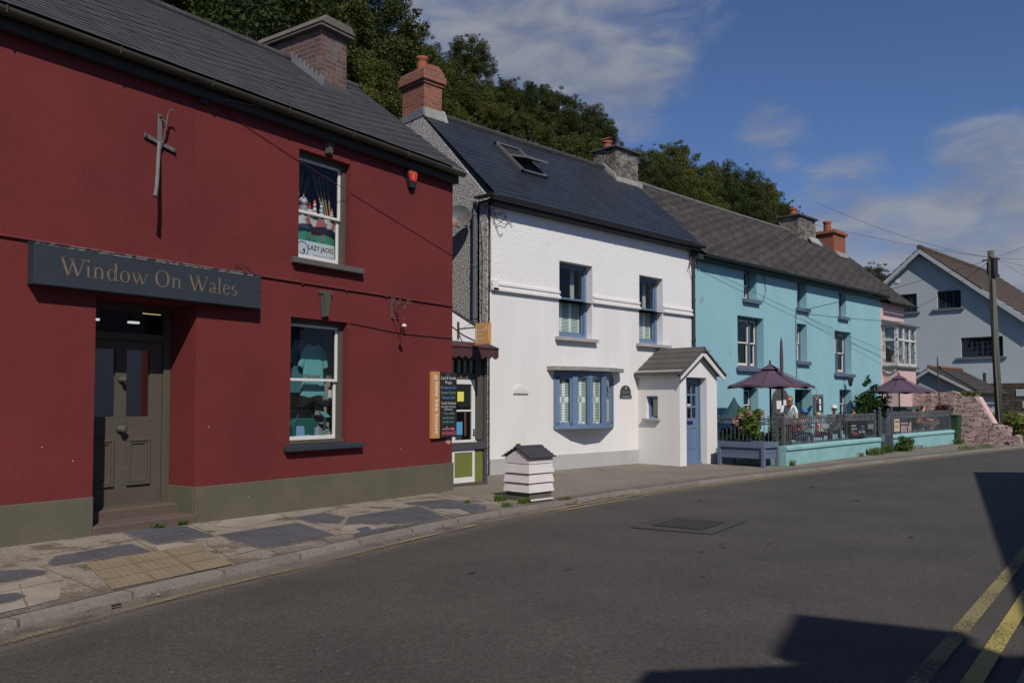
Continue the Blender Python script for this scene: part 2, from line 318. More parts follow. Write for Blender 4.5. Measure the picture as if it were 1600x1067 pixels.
def slate_roof(mb, x0, x1, y0, z0, y1, z1, rows, lift=.018, segs=1, sag=0., jit=0.):
    """roof slope as overlapping courses: each course lifts at its lower edge; uv in metres"""
    Ls = math.hypot(y1 - y0, z1 - z0); ny, nz = -(z1 - z0) / Ls, (y1 - y0) / Ls
    if nz < 0: ny, nz = -ny, -nz
    rnd = random.Random(int(x0 * 10 + y0))
    for i in range(rows):
        a, b = i / rows, (i + 1) / rows
        for k in range(segs):
            xa = x0 + (x1 - x0) * k / segs; xb = x0 + (x1 - x0) * (k + 1) / segs
            def P(x, t, up): 
                sg = -sag * math.sin(PI * (x - x0) / (x1 - x0)) * t
                j = up + (jit * (math.sin(x * 9.1 + i * 3.3) + math.sin(x * 23.7 + i * 7.)) if up else 0)
                return (x, y0 + (y1 - y0) * t + ny * j, z0 + (z1 - z0) * t + nz * j + sg)
            q = [P(xa, a, lift), P(xb, a, lift), P(xb, b, .002), P(xa, b, .002)]
            va = .015 + i * (Ls / rows); vb = va + Ls / rows
            rowu = (i % 2) * .0
            mb.add(q, [(0, 1, 2, 3)], [[(xa, va), (xb, va), (xb, vb), (xa, vb)]])
            mb.add([P(xa, a, 0), P(xb, a, 0), P(xb, a, lift), P(xa, a, lift)], [(0, 1, 2, 3)])
    return mb
def gutter(x0, x1, y, z, r=.055):
    mb = MB(); prof = [(math.cos(t), math.sin(t)) for t in np.linspace(PI, 2 * PI, 9)]
    for r_, fl in ((r, False), (r - .008, True)):
        vs = [(x, y + c * r_, z + s_ * r_) for x in (x0, x1) for c, s_ in prof]; n = len(prof)
        fs = [(k, k + 1, n + k + 1, n + k) for k in range(n - 1)]
        mb.add(vs, [f[::-1] for f in fs] if fl else fs)
    x = x0 + .6
    while x < x1: mb.tube([(x, y - r * 1.08, z + .01), (x, y - r * .8, z - r * .8), (x, y, z - r * 1.1), (x, y + r * 1.0, z - r * .7)], .009, 5); x += 1.1
    mb.prism([(x0, y - r, z), (x0, y, z - r), (x0, y + r, z)], (.012, 0, 0)); mb.prism([(x1, y - r, z), (x1, y, z - r), (x1, y + r, z)], (-.012, 0, 0))
    return mb
def frame_rect(mb, x0, x1, z0, z1, w, y0, y1, wb=None):
    wb = wb or w
    mb.box(x0, x0 + w, y0, y1, z0, z1); mb.box(x1 - w, x1, y0, y1, z0, z1); mb.box(x0 + w, x1 - w, y0, y1, z0, z0 + wb); mb.box(x0 + w, x1 - w, y0, y1, z1 - w, z1)
def sash_window(P, x0, x1, z0, z1, y, mo, ms, wo=.05, ws=.04, meet=.5, vb=0, hb=0, gl=None, name='window', mull=(), back=None, label=None):
    """box frame = the window part; sashes and panes are its sub-parts"""
    mb = MB(); frame_rect(mb, x0, x1, z0, z1, wo, y, y + .11)
    xs = [x0 + wo] + [m_ for m_ in mull] + [x1 - wo]
    for m_ in mull: mb.box(m_ - wo / 2, m_ + wo / 2, y + .004, y + .11, z0 + wo, z1 - wo)
    w = mb.build(name, mo, P, .004)
    if label: w['label'] = label
    zm = z0 + (z1 - z0) * meet
    for i in range(len(xs) - 1):
        a = xs[i] + (wo / 2 if i else 0); b = xs[i + 1] - (wo / 2 if i < len(xs) - 2 else 0)
        for (c, d, yy, lo) in ((zm - ws / 2, z1 - wo, y + .03, 0), (z0 + wo, zm + ws / 2, y + .062, 1)):
            s = MB(); frame_rect(s, a, b, c, d, ws, yy, yy + .03, ws * (1.7 if lo else 1))
            for k in range(vb): 
                xx = a + ws + (b - a - 2 * ws) * (k + 1) / (vb + 1); s.box(xx - .009, xx + .009, yy + .005, yy + .025, c + ws, d - ws)
            for k in range(hb):
                zz = c + ws + (d - c - 2 * ws) * (k + 1) / (hb + 1); s.box(a + ws, b - ws, yy + .007, yy + .023, zz - .009, zz + .009)
            s.build('sash', ms, w, .003)
            g = MB(); g.box(a + ws * .6, b - ws * .6, yy + .014, yy + .018, c + ws * .6, d - ws * .6); g.build('pane', gl or glass, w)
    return w
def louvres(P, x0, x1, z0, z1, y, panels, gap=.035, name='shutter', m=None, mid=None):
    for k in range(panels):
        a = x0 + (x1 - x0) * k / panels; b = x0 + (x1 - x0) * (k + 1) / panels; mb = MB(); frame_rect(mb, a, b, z0, z1, .035, y, y + .022)
        zz = z0 + .05
        while zz < z1 - .04:
            if mid is None or abs(zz - mid) > .06:
                mb.add([(a + .03, y, zz), (b - .03, y, zz), (b - .03, y + .022, zz + .02), (a + .03, y + .022, zz + .02)], [(0, 1, 2, 3)])
                mb.add([(a + .03, y + .003, zz - .004), (b - .03, y + .003, zz - .004), (b - .03, y + .025, zz + .016), (a + .03, y + .025, zz + .016)], [(3, 2, 1, 0)])
            zz += gap
        if mid is not None: mb.box(a + .03, b - .03, y + .002, y + .02, mid - .045, mid + .045)
        mb.build(name, m or shut, P)
def chimney_cap_box(mb, x0, x1, y0, y1, z0, z1, o): mb.box(x0 - o, x1 + o, y0 - o, y1 + o, z0, z1)
def pot(mb, x, y, z, r=.11, h=.34): mb.lathe((x, y, z), [(r * .9, 0), (r * .98, .04), (r, h * .5), (r * .9, h * .72), (r * 1.12, h * .78), (r * 1.12, h * .95), (r * .8, h), (r * .78, h * .8)], 18)
def roughen(ob, amt, scale=3., sub=0.12):
    """give rubble a real uneven surface"""
    bm = bmesh.new(); bm.from_mesh(ob.data); 
    for it in range(7):
        es = [e for e in bm.edges if e.calc_length() > sub]
        if not es: break
        bmesh.ops.subdivide_edges(bm, edges=es, cuts=1, use_grid_fill=True)
    bmesh.ops.triangulate(bm, faces=[f for f in bm.faces if len(f.verts) > 4])
    from mathutils import noise
    bm.normal_update()
    for v in bm.verts:
        n = noise.noise_vector(v.co * scale) * amt + noise.noise_vector(v.co * scale * 3.1) * amt * .4; v.co += n
    bm.to_mesh(ob.data); bm.free()
    return ob
# ------------------------------------------------------------------ ground, road, pavement
def interp(pts, t): return float(np.interp(t, [p[0] for p in pts], [p[1] for p in pts]))
def smooth_poly(ctrl, step=.25):
    """Catmull-Rom through control points, densely sampled"""
    P = [Vector((*c, 0)) for c in ctrl]; P = [2 * P[0] - P[1]] + P + [2 * P[-1] - P[-2]]; out = []
    for i in range(1, len(P) - 2):
        n = max(2, int((P[i + 1] - P[i]).length / step))
        for k in range(n):
            t = k / n; a, b, c, d = P[i - 1:i + 3]
            out.append(.5 * ((2 * b) + (c - a) * t + (2 * a - 5 * b + 4 * c - d) * t * t + (3 * b - a - 3 * c + d) * t ** 3))
    out.append(P[-2]); return [(p.x, p.y) for p in out]
KERB = smooth_poly([(-14, .6), (-8, 2.6), (-3, 4.6), (1.53, 6.24), (3.02, 6.74), (4.03, 7.0), (5.45, 7.42), (7.44, 7.88), (8.8, 8.04), (11.26, 8.26), (13.89, 8.30), (16.78, 8.2), (21.06, 8.08), (26.26, 7.85), (31.45, 7.45), (37, 6.6), (43, 4.8), (50, 1.5)], .3)
OPP = smooth_poly([(-14, -5.2), (-8, -3.4), (-3, -1.1), (1.0, .70), (3.0, 1.0), (4.7, 1.23), (7.3, 1.57), (9.5, 1.86), (12, 2.2), (15, 2.6), (19, 2.95), (23, 2.9), (28, 2.6), (33, 2.0), (38, .6), (43, -1.6), (48, -5)], .3)
def normals(pl):
    out = []
    for i in range(len(pl)):
        a = Vector(pl[max(0, i - 1)]); b = Vector(pl[min(len(pl) - 1, i + 1)]); t = (b - a).normalized(); out.append((-t.y, t.x))
    return out
KN = normals(KERB); ON = normals(OPP)
def dist_kerb(x, y):
    ds = [(x - p[0]) ** 2 + (y - p[1]) ** 2 for p in KERB]; i = int(np.argmin(ds)); return math.sqrt(ds[i])
def pav_h(x, y):
    s = interp([(-6, .045), (3, .040), (8, .022), (11, .016), (17, .008), (40, .008)], x); return .049 + s * dist_kerb(x, y)
def ramp_mat(name, base, dirt, dw, extra=None, **k):
    """road or pavement: colour varied by noise, grit gathered along the v=0 edge (a real strip of dirt)"""
    m = bpy.data.materials.new(name); m.use_nodes = True; nt = m.node_tree; b = nt.nodes['Principled BSDF']
    tc = N(nt, 'ShaderNodeTexCoord'); uv = N(nt, 'ShaderNodeSeparateXYZ'); L(nt, tc.outputs['UV'], uv.inputs[0]); co = tc.outputs['Object']
    n1 = N(nt, 'ShaderNodeTexNoise', Scale=.9, Detail=6., Roughness=.6); L(nt, co, n1.inputs['Vector'])
    n2 = N(nt, 'ShaderNodeTexNoise', Scale=k.get('grain', 110.), Detail=3.); L(nt, co, n2.inputs['Vector'])
    n3 = N(nt, 'ShaderNodeTexNoise', Scale=3.2, Detail=8., Roughness=.65); L(nt, co, n3.inputs['Vector'])
    r = N(nt, 'ShaderNodeValToRGB'); r.color_ramp.elements[0].position = .3; r.color_ramp.elements[1].position = .7; r.color_ramp.elements[0].color = (*base[0], 1); r.color_ramp.elements[1].color = (*base[1], 1); L(nt, n1.outputs['Fac'], r.inputs[0])
    cur = r.outputs[0]
    def blend(f, col, cur):
        mx = N(nt, 'ShaderNodeMix', data_type='RGBA'); L(nt, f, mx.inputs[0]); L(nt, cur, mx.inputs[6]); mx.inputs[7].default_value = (*col, 1); return mx.outputs[2]
    if extra: f = mathn(nt, 'MULTIPLY', mathn(nt, 'SUBTRACT', n3.outputs['Fac'], extra[1]), extra[2], clamp=True); cur = blend(f, extra[0], cur)
    f = mathn(nt, 'SUBTRACT', 1., mathn(nt, 'DIVIDE', uv.outputs[1], dw), clamp=True); f = mathn(nt, 'MULTIPLY', f, mathn(nt, 'MULTIPLY', mathn(nt, 'SUBTRACT', n3.outputs['Fac'], .33), 6., clamp=True)); cur = blend(f, dirt, cur)
    hv = N(nt, 'ShaderNodeHueSaturation'); L(nt, cur, hv.inputs['Color']); L(nt, mathn(nt, 'ADD', mathn(nt, 'MULTIPLY', n2.outputs['Fac'], k.get('gv', 1.3)), 1 - k.get('gv', 1.3) / 2), hv.inputs['Value'])
    cur = hv.outputs[0]
    vo = N(nt, 'ShaderNodeTexVoronoi', Scale=k.get('vs', 34.)); L(nt, co, vo.inputs['Vector'])
    f = mathn(nt, 'MULTIPLY', mathn(nt, 'LESS_THAN', vo.outputs['Distance'], .13), mathn(nt, 'GREATER_THAN', n3.outputs['Fac'], .5)); cur = blend(mathn(nt, 'MULTIPLY', f, .55), k.get('fleck', (.2, .19, .18)), cur)
    L(nt, cur, b.inputs['Base Color']); b.inputs['Roughness'].default_value = k.get('rough', .9); b.inputs['Specular IOR Level'].default_value = .3
    bp = N(nt, 'ShaderNodeBump', Strength=k.get('bump', .5), Distance=.008); L(nt, mathn(nt, 'ADD', n2.outputs['Fac'], n3.outputs['Fac']), bp.inputs['Height']); L(nt, bp.outputs[0], b.inputs['Normal'])
    return m
asphalt = ramp_mat('asphalt', ((.052, .048, .042), (.074, .067, .059)), (.165, .14, .11), .62, ((.040, .036, .034), .56, 2.5), grain=52., gv=1.7, rough=.85, vs=9., fleck=(.13, .12, .11))
pave_m = ramp_mat('pavement_concrete', ((.20, .172, .137), (.27, .235, .19)), (.12, .10, .078), .35, ((.11, .09, .064), .49, 8.), grain=38., gv=1.5, vs=22., fleck=(.36, .33, .28))
pave_g = ramp_mat('forecourt_asphalt', ((.15, .132, .105), (.205, .182, .146)), (.10, .085, .065), .3, ((.21, .19, .16), .58, 6.), grain=42., gv=1.4, vs=16., fleck=(.30, .28, .25))
kerb_m = bricks('kerb_stone', (.215, .195, .172), (.17, .155, .14), (.10, .09, .072), .9, 5., .012, .95, .5, lich=(.15, .13, .105), lfac=.7, lsc=3.)
slab_m = mat('slate_slabs', (.096, .098, .112), .75, .4, 20, (.06, .06, .066), 3., 1., speck=((.15, .14, .13), 12, .64))
tact_m = mat('buff_tactile', (.27, .205, .125), .9, .5, 30, (.185, .15, .105), 5, 1.)
soil = mat('hill_ground', (.035, .04, .018), 1, .5, 2, (.06, .05, .03), .4, .7)
# terrain sheet: level by the road, wooded hill behind the houses
def hill(x, y):
    s = max(0, y - 15.8 - .03 * max(0, x - 20)); t = max(0., min(1., (52 - x) / 22)) if x > 30 else 1.
    z = 9.5 * (1 - math.exp(-s * .062)) * (t * t * (3 - 2 * t)) ; return -.06 + z + (.25 * math.sin(x * .7) * math.cos(y * .5) if s > 2 else 0)
mb = MB(); gx = [-220, -120, -60] + list(np.arange(-30, 72, 2.)) + [80, 100, 140, 220, 400]; gy = [-220, -100, -40, -20, -8] + list(np.arange(0, 64, 2.)) + [75, 100, 150, 260, 400]
vs = [(x, y, hill(x, y)) for y in gy for x in gx]; nx = len(gx)
mb.add(vs, [(j * nx + i, j * nx + i + 1, (j + 1) * nx + i + 1, (j + 1) * nx + i) for j in range(len(gy) - 1) for i in range(nx - 1)])
tag(mb.build('ground', soil, smooth=True), kind='structure')
# road strip between the two kerbs; v = metres from the near building kerb
mb = MB(); n = min(len(KERB), len(OPP)); cols = 12
ts = np.linspace(0, 1, 160)
def at(pl, t): 
    i = t * (len(pl) - 1); k = min(int(i), len(pl) - 2); f = i - k; return (pl[k][0] * (1 - f) + pl[k + 1][0] * f, pl[k][1] * (1 - f) + pl[k + 1][1] * f)
A = [at(KERB, t) for t in ts]; B = [at(OPP, t) for t in ts]; cs = [0, .03, .07, .12, .2, .35, .5, .7, .9, 1]
vs = []; vv = []
for a, b in zip(A, B):
    w = math.dist(a, b)
    for c in cs: vs.append((a[0] * (1 - c) + b[0] * c, a[1] * (1 - c) + b[1] * c, .012 * math.sin(PI * c) - .0)); vv.append((a[0], w * c))
nc = len(cs)
for i in range(len(ts) - 1):
    for j in range(nc - 1):
        q = (i * nc + j, i * nc + j + 1, (i + 1) * nc + j + 1, (i + 1) * nc + j)
        mb.add([vs[k] for k in q], [(0, 1, 2, 3)], [[vv[k] for k in q]])
tag(mb.build('road', asphalt, smooth=True), kind='structure')
def road_z(x, y): return .012
# kerbs (real steps)
def kerb(pl, nr, sgn, name, x0=-14, x1=60):
    mb = MB(); acc = 0
    for i in range(len(pl) - 1):
        (ax, ay), (bx, by) = pl[i], pl[i + 1]; na, nb = nr[i], nr[i + 1]; d = math.dist(pl[i], pl[i + 1]); w = .13 * sgn
        h = .046; p = [(ax, ay), (bx, by), (bx + nb[0] * w, by + nb[1] * w), (ax + na[0] * w, ay + na[1] * w)]
        q = [(ax + na[0] * .02 * sgn, ay + na[1] * .02 * sgn), (bx + nb[0] * .02 * sgn, by + nb[1] * .02 * sgn)]
        f = [(0, 1, 2, 3)] if sgn > 0 else [(3, 2, 1, 0)]
        mb.add([(*q[0], h), (*q[1], h), (*p[2], h + .004), (*p[3], h + .004)], f, [[(acc, .1), (acc + d, .1), (acc + d, .25), (acc, .25)][::(1 if sgn > 0 else -1)]])
        mb.add([(*p[0], -.05), (*p[1], -.05), (*q[1], h), (*q[0], h)], f, [[(acc, 0), (acc + d, 0), (acc + d, .1), (acc, .1)][::(1 if sgn > 0 else -1)]])
        mb.add([(*p[3], -.05), (*p[2], -.05), (*p[2], h + .004), (*p[3], h + .004)], [f[0][::-1]], [[(acc, 0), (acc + d, 0), (acc + d, .1), (acc, .1)]])
        acc += d
    return tag(mb.build(name, kerb_m), kind='structure')
kerb(KERB, KN, 1, 'kerb'); kerb(OPP, ON, -1, 'kerb')
# pavement on the house side (sheet that runs under the fronts), forecourt patch in front of the white house
def strip(name, m, x0, x1, far, dz=0, step=.3, y_lo=None):
    mb = MB(); rows = []
    idx = [i for i, p in enumerate(KERB) if x0 <= p[0] <= x1]
    for i in idx:
        (x, y), nr = KERB[i], KN[i]; ax, ay = x + nr[0] * .128, y + nr[1] * .128; fy = far(x); row = []
        for t in np.linspace(0, 1, 9):
            px, py = ax + (x - ax) * 0, ay + (fy - ay) * t; row.append(((px, py, pav_h(px, py) + dz), (x, (py - ay))))
        rows.append(row)
    for i in range(len(rows) - 1):
        for j in range(8):
            q = [rows[i][j], rows[i + 1][j], rows[i + 1][j + 1], rows[i][j + 1]]; mb.add([a for a, _ in q], [(0, 1, 2, 3)], [[b for _, b in q]])
    return tag(mb.build(name, m, smooth=True), kind='structure')
strip('pavement', pave_m, -14, 8.4, lambda x: interp([(-14, 7.5), (2, 9.6), (8.7, 10.9)], x))
strip('pavement', pave_g, 8.1, 50, lambda x: interp([(8, 10.9), (10, 12.2), (17, 12.0), (17.6, 9.2), (24, 9.6), (31, 10.2), (50, 10)], x), dz=.0015)
mb = MB(); q = [(p[0] , p[1]) for p in OPP]
for i in range(len(OPP) - 1):
    a, b = OPP[i], OPP[i + 1]; na, nb = ON[i], ON[i + 1]
    mb.add([(a[0] - na[0] * 1.9, a[1] - na[1] * 1.9, .1), (b[0] - nb[0] * 1.9, b[1] - nb[1] * 1.9, .1), (b[0] - nb[0] * .128, b[1] - nb[1] * .128, .07), (a[0] - na[0] * .128, a[1] - na[1] * .128, .07)], [(0, 1, 2, 3)], [[(a[0], 2), (b[0], 2), (b[0], .1), (a[0], .1)]])
tag(mb.build('pavement', pave_g), kind='structure')
def sheet(name, poly, m, z, kind='structure'):
    mb = MB(); mb.add([(x, y, (z if z is not None else pav_h(x, y) + .005)) for x, y in poly], [tuple(range(len(poly)))])
    o = mb.build(name, m); 
    if o.data.polygons[0].normal.z < 0: o.data.flip_normals()
    return tag(o, kind=kind)
SL = [[(3.31, 9.05), (3.88, 9.17), (3.99, 9.1), (3.98, 8.35), (3.53, 8.31), (3.33, 8.22)], [(2.27, 7.9), (2.41, 8.19), (2.68, 8.28), (3.15, 8.4), (3.16, 7.94), (2.66, 7.88), (2.3, 7.82)], [(4.04, 8.4), (5.12, 8.64), (5.02, 7.73), (4.29, 7.54), (4.13, 7.5), (4.05, 7.48)], [(5.30, 9.0), (5.78, 9.13), (5.8, 8.66), (5.48, 8.33), (5.24, 8.6)],
      [(5.84, 8.67), (7.15, 8.95), (6.79, 7.86), (6.3, 7.8), (5.9, 8.1), (5.5, 8.25)], [(5.60, 7.78), (5.9, 7.8), (6.25, 7.72), (5.59, 7.46), (5.14, 7.47), (5.21, 7.66)], [(7.2, 9.3), (7.94, 9.26), (7.93, 8.43), (7.65, 7.80), (7.36, 7.72), (7.41, 8.44), (7.17, 8.68)], [(1.0, 7.5), (1.6, 7.72), (1.86, 7.86), (2.07, 7.8), (2.19, 7.66), (2.15, 7.54), (1.8, 7.44), (1.2, 7.2)], [(1.4, 7.0), (1.67, 7.05), (1.81, 7.02), (1.84, 6.88), (1.73, 6.78), (1.45, 6.72)], [(5.42, 7.91), (5.62, 7.96), (5.54, 7.76), (5.35, 7.70)]]
def keep_off(poly, d=.16):
    out = []
    for x, y in poly:
        i = int(np.argmin([(x - p[0]) ** 2 + (y - p[1]) ** 2 for p in KERB])); (kx, ky), nr = KERB[i], KN[i]; s_ = (x - kx) * nr[0] + (y - ky) * nr[1]
        if s_ < d: x += nr[0] * (d - s_); y += nr[1] * (d - s_)
        out.append((x, y))
    return out
SL = [keep_off(s) for s in SL]
joint_m = mat('mortar_joint', (.105, .088, .066), .95, col2=(.18, .155, .12), cscale=9, cfac=1.)
def joint(pts, w=.012):
    mb = MB(); P = [Vector(p) for p in pts]; Q = []
    for a, b in zip(P[:-1], P[1:]):
        n = max(1, int((b - a).length / .12)); Q += [a.lerp(b, k / n) for k in range(n)]
    Q.append(P[-1]); Q = [q + Vector((random.uniform(-.006, .006), random.uniform(-.006, .006))) for q in Q]
    for a, b in zip(Q[:-1], Q[1:]):
        t = (b - a).normalized(); nn = Vector((-t.y, t.x)) * w * random.uniform(.2, .6); mb.add([(q.x, q.y, pav_h(q.x, q.y) + .0042) for q in (a - nn, b - nn, b + nn, a + nn)], [(0, 1, 2, 3)])
    o = mb.build('paving_joint', joint_m); tag(o, kind='structure')
    if sum(p.normal.z for p in o.data.polygons) < 0: o.data.flip_normals()
random.seed(15)
for j in ([(2.3, 6.72), (2.25, 7.3), (2.2, 7.9)], [(3.56, 7.02), (3.72, 7.95), (3.9, 8.4)], [(4.05, 7.17), (4.12, 7.5)], [(3.6, 7.35), (4.08, 7.5)], [(1.75, 6.5), (1.9, 7.3)], [(1.0, 6.9), (2.2, 7.25)], [(4.1, 7.45), (5.1, 7.7), (5.6, 7.95)], [(4.75, 7.35), (4.8, 7.62)], [(5.5, 7.58), (6.6, 7.84), (7.4, 8.0)], [(6.25, 7.76), (6.3, 7.8)], [(5.1, 8.62), (5.28, 9.3)], [(4.0, 8.4), (4.1, 9.3)], [(7.2, 7.95), (7.3, 8.6)], [(5.2, 7.55), (5.25, 8.2), (5.25, 8.7)], [(6.9, 8.0), (7.18, 9.3)], [(2.2, 8.3), (3.3, 8.6)], [(8.0, 8.1), (8.1, 9.4), (8.5, 10.3)], [(3.2, 7.95), (3.3, 8.9)], [(6.0, 8.1), (6.1, 8.6)]): joint(j)
for s in SL:
    c_ = Vector((sum(p[0] for p in s) / len(s), sum(p[1] for p in s) / len(s))); e_ = keep_off([(x + (x - c_.x) * .05 + random.uniform(-.012, .012), y + (y - c_.y) * .07 + random.uniform(-.012, .012)) for x, y in s], .14)
    mb = MB(); vs = [(x, y, pav_h(x, y) + .0045) for x, y in e_]; mb.add(vs + [(c_.x, c_.y, pav_h(c_.x, c_.y) + .0045)], [(i, (i + 1) % len(s), len(s)) for i in range(len(s))]); o = mb.build('mortar_bed', mat('pale_mortar', (.27, .235, .19), .95, .4, 30, (.14, .12, .095), 6, 1.)); tag(o, kind='structure')
    if sum(p.normal.z for p in o.data.polygons) < 0: o.data.flip_normals()
    def sub(poly):
        c = (sum(p[0] for p in poly) / len(poly), sum(p[1] for p in poly) / len(poly)); return c
    mb = MB(); c = sub(s); vs = [(x, y, pav_h(x, y) + .006) for x, y in s]; mb.add(vs + [(*c, pav_h(*c) + .006)], [(i, (i + 1) % len(s), len(s)) for i in range(len(s))])
    o = mb.build('slate_paving', slab_m); tag(o, kind='structure')
    if sum(p.normal.z for p in o.data.polygons) < 0: o.data.flip_normals()
lightc = mat('light_concrete_patch', (.33, .29, .24), .95, .5, 30, (.19, .165, .135), 3, .9)
for s in ([(1.2, 7.1), (1.78, 7.33), (2.13, 7.47), (2.1, 6.97), (2.0, 6.68), (1.75, 6.55), (1.2, 6.4)], [(3.29, 8.19), (3.56, 8.25), (3.67, 8.05), (3.81, 8.16), (3.54, 7.93), (3.23, 7.9)], [(4.25, 8.93), (4.53, 9.29), (5.25, 9.38), (5.2, 9.1), (4.43, 8.66)], [(7.11, 8.65), (7.40, 8.39), (7.32, 7.66), (7.17, 7.63), (7.11, 8.29)], [(5.12, 7.75), (5.36, 8.1), (5.66, 8.16), (5.74, 7.93), (5.52, 7.66), (5.2, 7.6)], [(5.52, 7.50), (6.7, 7.80), (7.26, 7.78), (6.91, 7.65), (5.74, 7.42)]):
    s = keep_off(s); mb = MB(); mb.add([(x, y, pav_h(x, y) + .003) for x, y in s], [tuple(range(len(s)))]); o = mb.build('concrete_patch', lightc)
    tag(o, kind='structure')
    if o.data.polygons[0].normal.z < 0: o.data.flip_normals()
# tactile paving
mb = MB(); a0 = Vector((2.38, 6.71)); e1 = Vector((1.13, .29)); e2 = Vector((.14, 1.05))
for i in range(3):
    for j in range(3):
        mb.cm = 0; g = .014; p = [a0 + e1 * ((i + u) / 3) + e2 * ((j + v) / 3) for u, v in ((g, g), (1 - g, g), (1 - g, 1 - g), (g, 1 - g))]
        mb.add([(q.x, q.y, pav_h(q.x, q.y) + .007) for q in p], [(0, 1, 2, 3)])
        mb.cm = 1
        for k in range(6):
            for l in range(6):
                c = a0 + e1 * ((i + (k + .5) / 6) / 3) + e2 * ((j + (l + .5) / 6) / 3); z = pav_h(c.x, c.y) + .0071
                mb.add([(c.x + .016 * math.cos(t), c.y + .016 * math.sin(t), z) for t in np.linspace(0, 2 * PI, 9)[:-1]] + [(c.x + .01 * math.cos(t), c.y + .01 * math.sin(t), z + .0045) for t in np.linspace(0, 2 * PI, 9)[:-1]],
                       [(m_, (m_ + 1) % 8, 8 + (m_ + 1) % 8, 8 + m_) for m_ in range(8)] + [tuple(range(8, 16))])
tag(mb.build('tactile_paving', [tact_m, mat('buff_blister', (.165, .13, .085), .9)]), kind='structure')
# worn yellow lines
def paint(name, col, wear):
    m = bpy.data.materials.new(name); m.use_nodes = True; nt = m.node_tree; b = nt.nodes['Principled BSDF']; tc = N(nt, 'ShaderNodeTexCoord')
    n = N(nt, 'ShaderNodeTexNoise', Scale=55., Detail=6., Roughness=.7); L(nt, tc.outputs['Object'], n.inputs['Vector']); n2 = N(nt, 'ShaderNodeTexNoise', Scale=1.6, Detail=4.); L(nt, tc.outputs['Object'], n2.inputs['Vector'])
    f = mathn(nt, 'MULTIPLY', mathn(nt, 'SUBTRACT', mathn(nt, 'ADD', mathn(nt, 'MULTIPLY', n.outputs['Fac'], .65), mathn(nt, 'MULTIPLY', n2.outputs['Fac'], .35)), wear), 9., clamp=True)
    b.inputs['Base Color'].default_value = (*col, 1); b.inputs['Roughness'].default_value = .85; tr = N(nt, 'ShaderNodeBsdfTransparent'); ms = N(nt, 'ShaderNodeMixShader'); L(nt, f, ms.inputs[0]); L(nt, tr.outputs[0], ms.inputs[1]); L(nt, b.outputs[0], ms.inputs[2]); L(nt, ms.outputs[0], nt.nodes['Material Output'].inputs[0])
    return m
yl1 = paint('worn_yellow', (.22, .19, .085), .40); yl2 = paint('bright_yellow', (.36, .29, .085), .36); yl3 = paint('very_worn_yellow', (.27, .215, .10), .46); yl5 = paint('far_yellow', (.30, .25, .09), .43); yl4 = paint('faint_yellow', (.22, .185, .12), .53); orl = paint('orange_yellow', (.32, .22, .09), .45)
def line(pl, nr, off, w, m, x0, x1, sgn=-1):
    mb = MB(); 
    for i in range(len(pl) - 1):
        if not (x0 <= pl[i][0] <= x1): continue
        q = []
        for k, o in ((i, off), (i + 1, off), (i + 1, off + w), (i, off + w)): q.append((pl[k][0] + sgn * nr[k][0] * o, pl[k][1] + sgn * nr[k][1] * o, .017))
        mb.add(q, [(3, 2, 1, 0) if sgn < 0 else (0, 1, 2, 3)])
    o = mb.build('yellow_line', m); 
    if o.data.polygons[0].normal.z < 0: o.data.flip_normals()
    return tag(o, kind='structure')
line(KERB, KN, .27, .07, yl3, -6, 8.4); line(KERB, KN, .42, .05, yl4, -6, 8.2)
line(KERB, KN, .22, .07, orl, 8.4, 10.4); line(KERB, KN, .40, .07, orl, 8.3, 10.1)
line(KERB, KN, .2, .06, yl5, 10.5, 31); line(KERB, KN, .36, .06, yl3, 10.6, 31)
line(OPP, ON, .13, .1, yl2, -8, 40, 1); line(OPP, ON, .36, .1, yl1, -8, 40, 1)
for o in [o for o in bpy.data.objects if o.name.startswith('yellow_line')]:
    if sum(p.normal.z for p in o.data.polygons) < 0: o.data.flip_normals()
random.seed(77)
for x, y, s_ in ((7.2, 4.55, .05), (7.55, 4.5, .035), (7.7, 4.62, .04), (7.0, 4.75, .03), (8.1, 4.3, .04), (6.2, 3.9, .03), (12.5, 5.2, .08), (9.6, 3.4, .05), (5.6, 4.9, .04), (4.9, 5.4, .05), (14, 6.6, .09), (10.9, 6.9, .06)):
    s_ *= .6; sheet('road_stain', [(x + s_ * random.uniform(.6, 1.6) * math.cos(a) * 1.6, y + s_ * random.uniform(.5, 1.) * math.sin(a), ) for a in np.linspace(0, 2 * PI, 12)[:-1]], mat('tar_stain', (.030, .028, .027), .7), .0155)
# dark repair seams round the manhole, and the cover itself
seam = mat('tar_seam', (.025, .024, .025), .6); patchm = mat('asphalt_repair', (.066, .06, .057), .9, .6, 90, (.05, .046, .045), 8, .7)
P4 = [(7.98, 6.0), (9.18, 6.24), (9.4, 5.3), (8.2, 5.04)]
sheet('road_repair', P4, patchm, .0165)
def loop(poly, w, z, m, name):
    mb = MB(); n = len(poly)
    for i in range(n):
        a, b = Vector(poly[i]), Vector(poly[(i + 1) % n]); t = (b - a).normalized(); nn = Vector((-t.y, t.x)) * w / 2; a = a - t * w / 2; b = b - t * w / 2
        mb.add([(*(a - nn), z), (*(b - nn), z), (*(b + nn), z), (*(a + nn), z)], [(0, 1, 2, 3)])
    o = mb.build(name, m)
    if o.data.polygons[0].normal.z < 0: o.data.flip_normals()
    return o
tag(loop(P4, .018, .0185, seam, 'road_seam'), kind='structure')
ca = Vector((8.29, 5.9)); ce1 = Vector((.70, .12)); ce2 = Vector((.10, -.60)); mb = MB()
def cp(u, v, z): p = ca + ce1 * u + ce2 * v; return (p.x, p.y, z)
mb.add([cp(0, 0, .021), cp(1, 0, .021), cp(1, 1, .021), cp(0, 1, .021)], [(3, 2, 1, 0)])
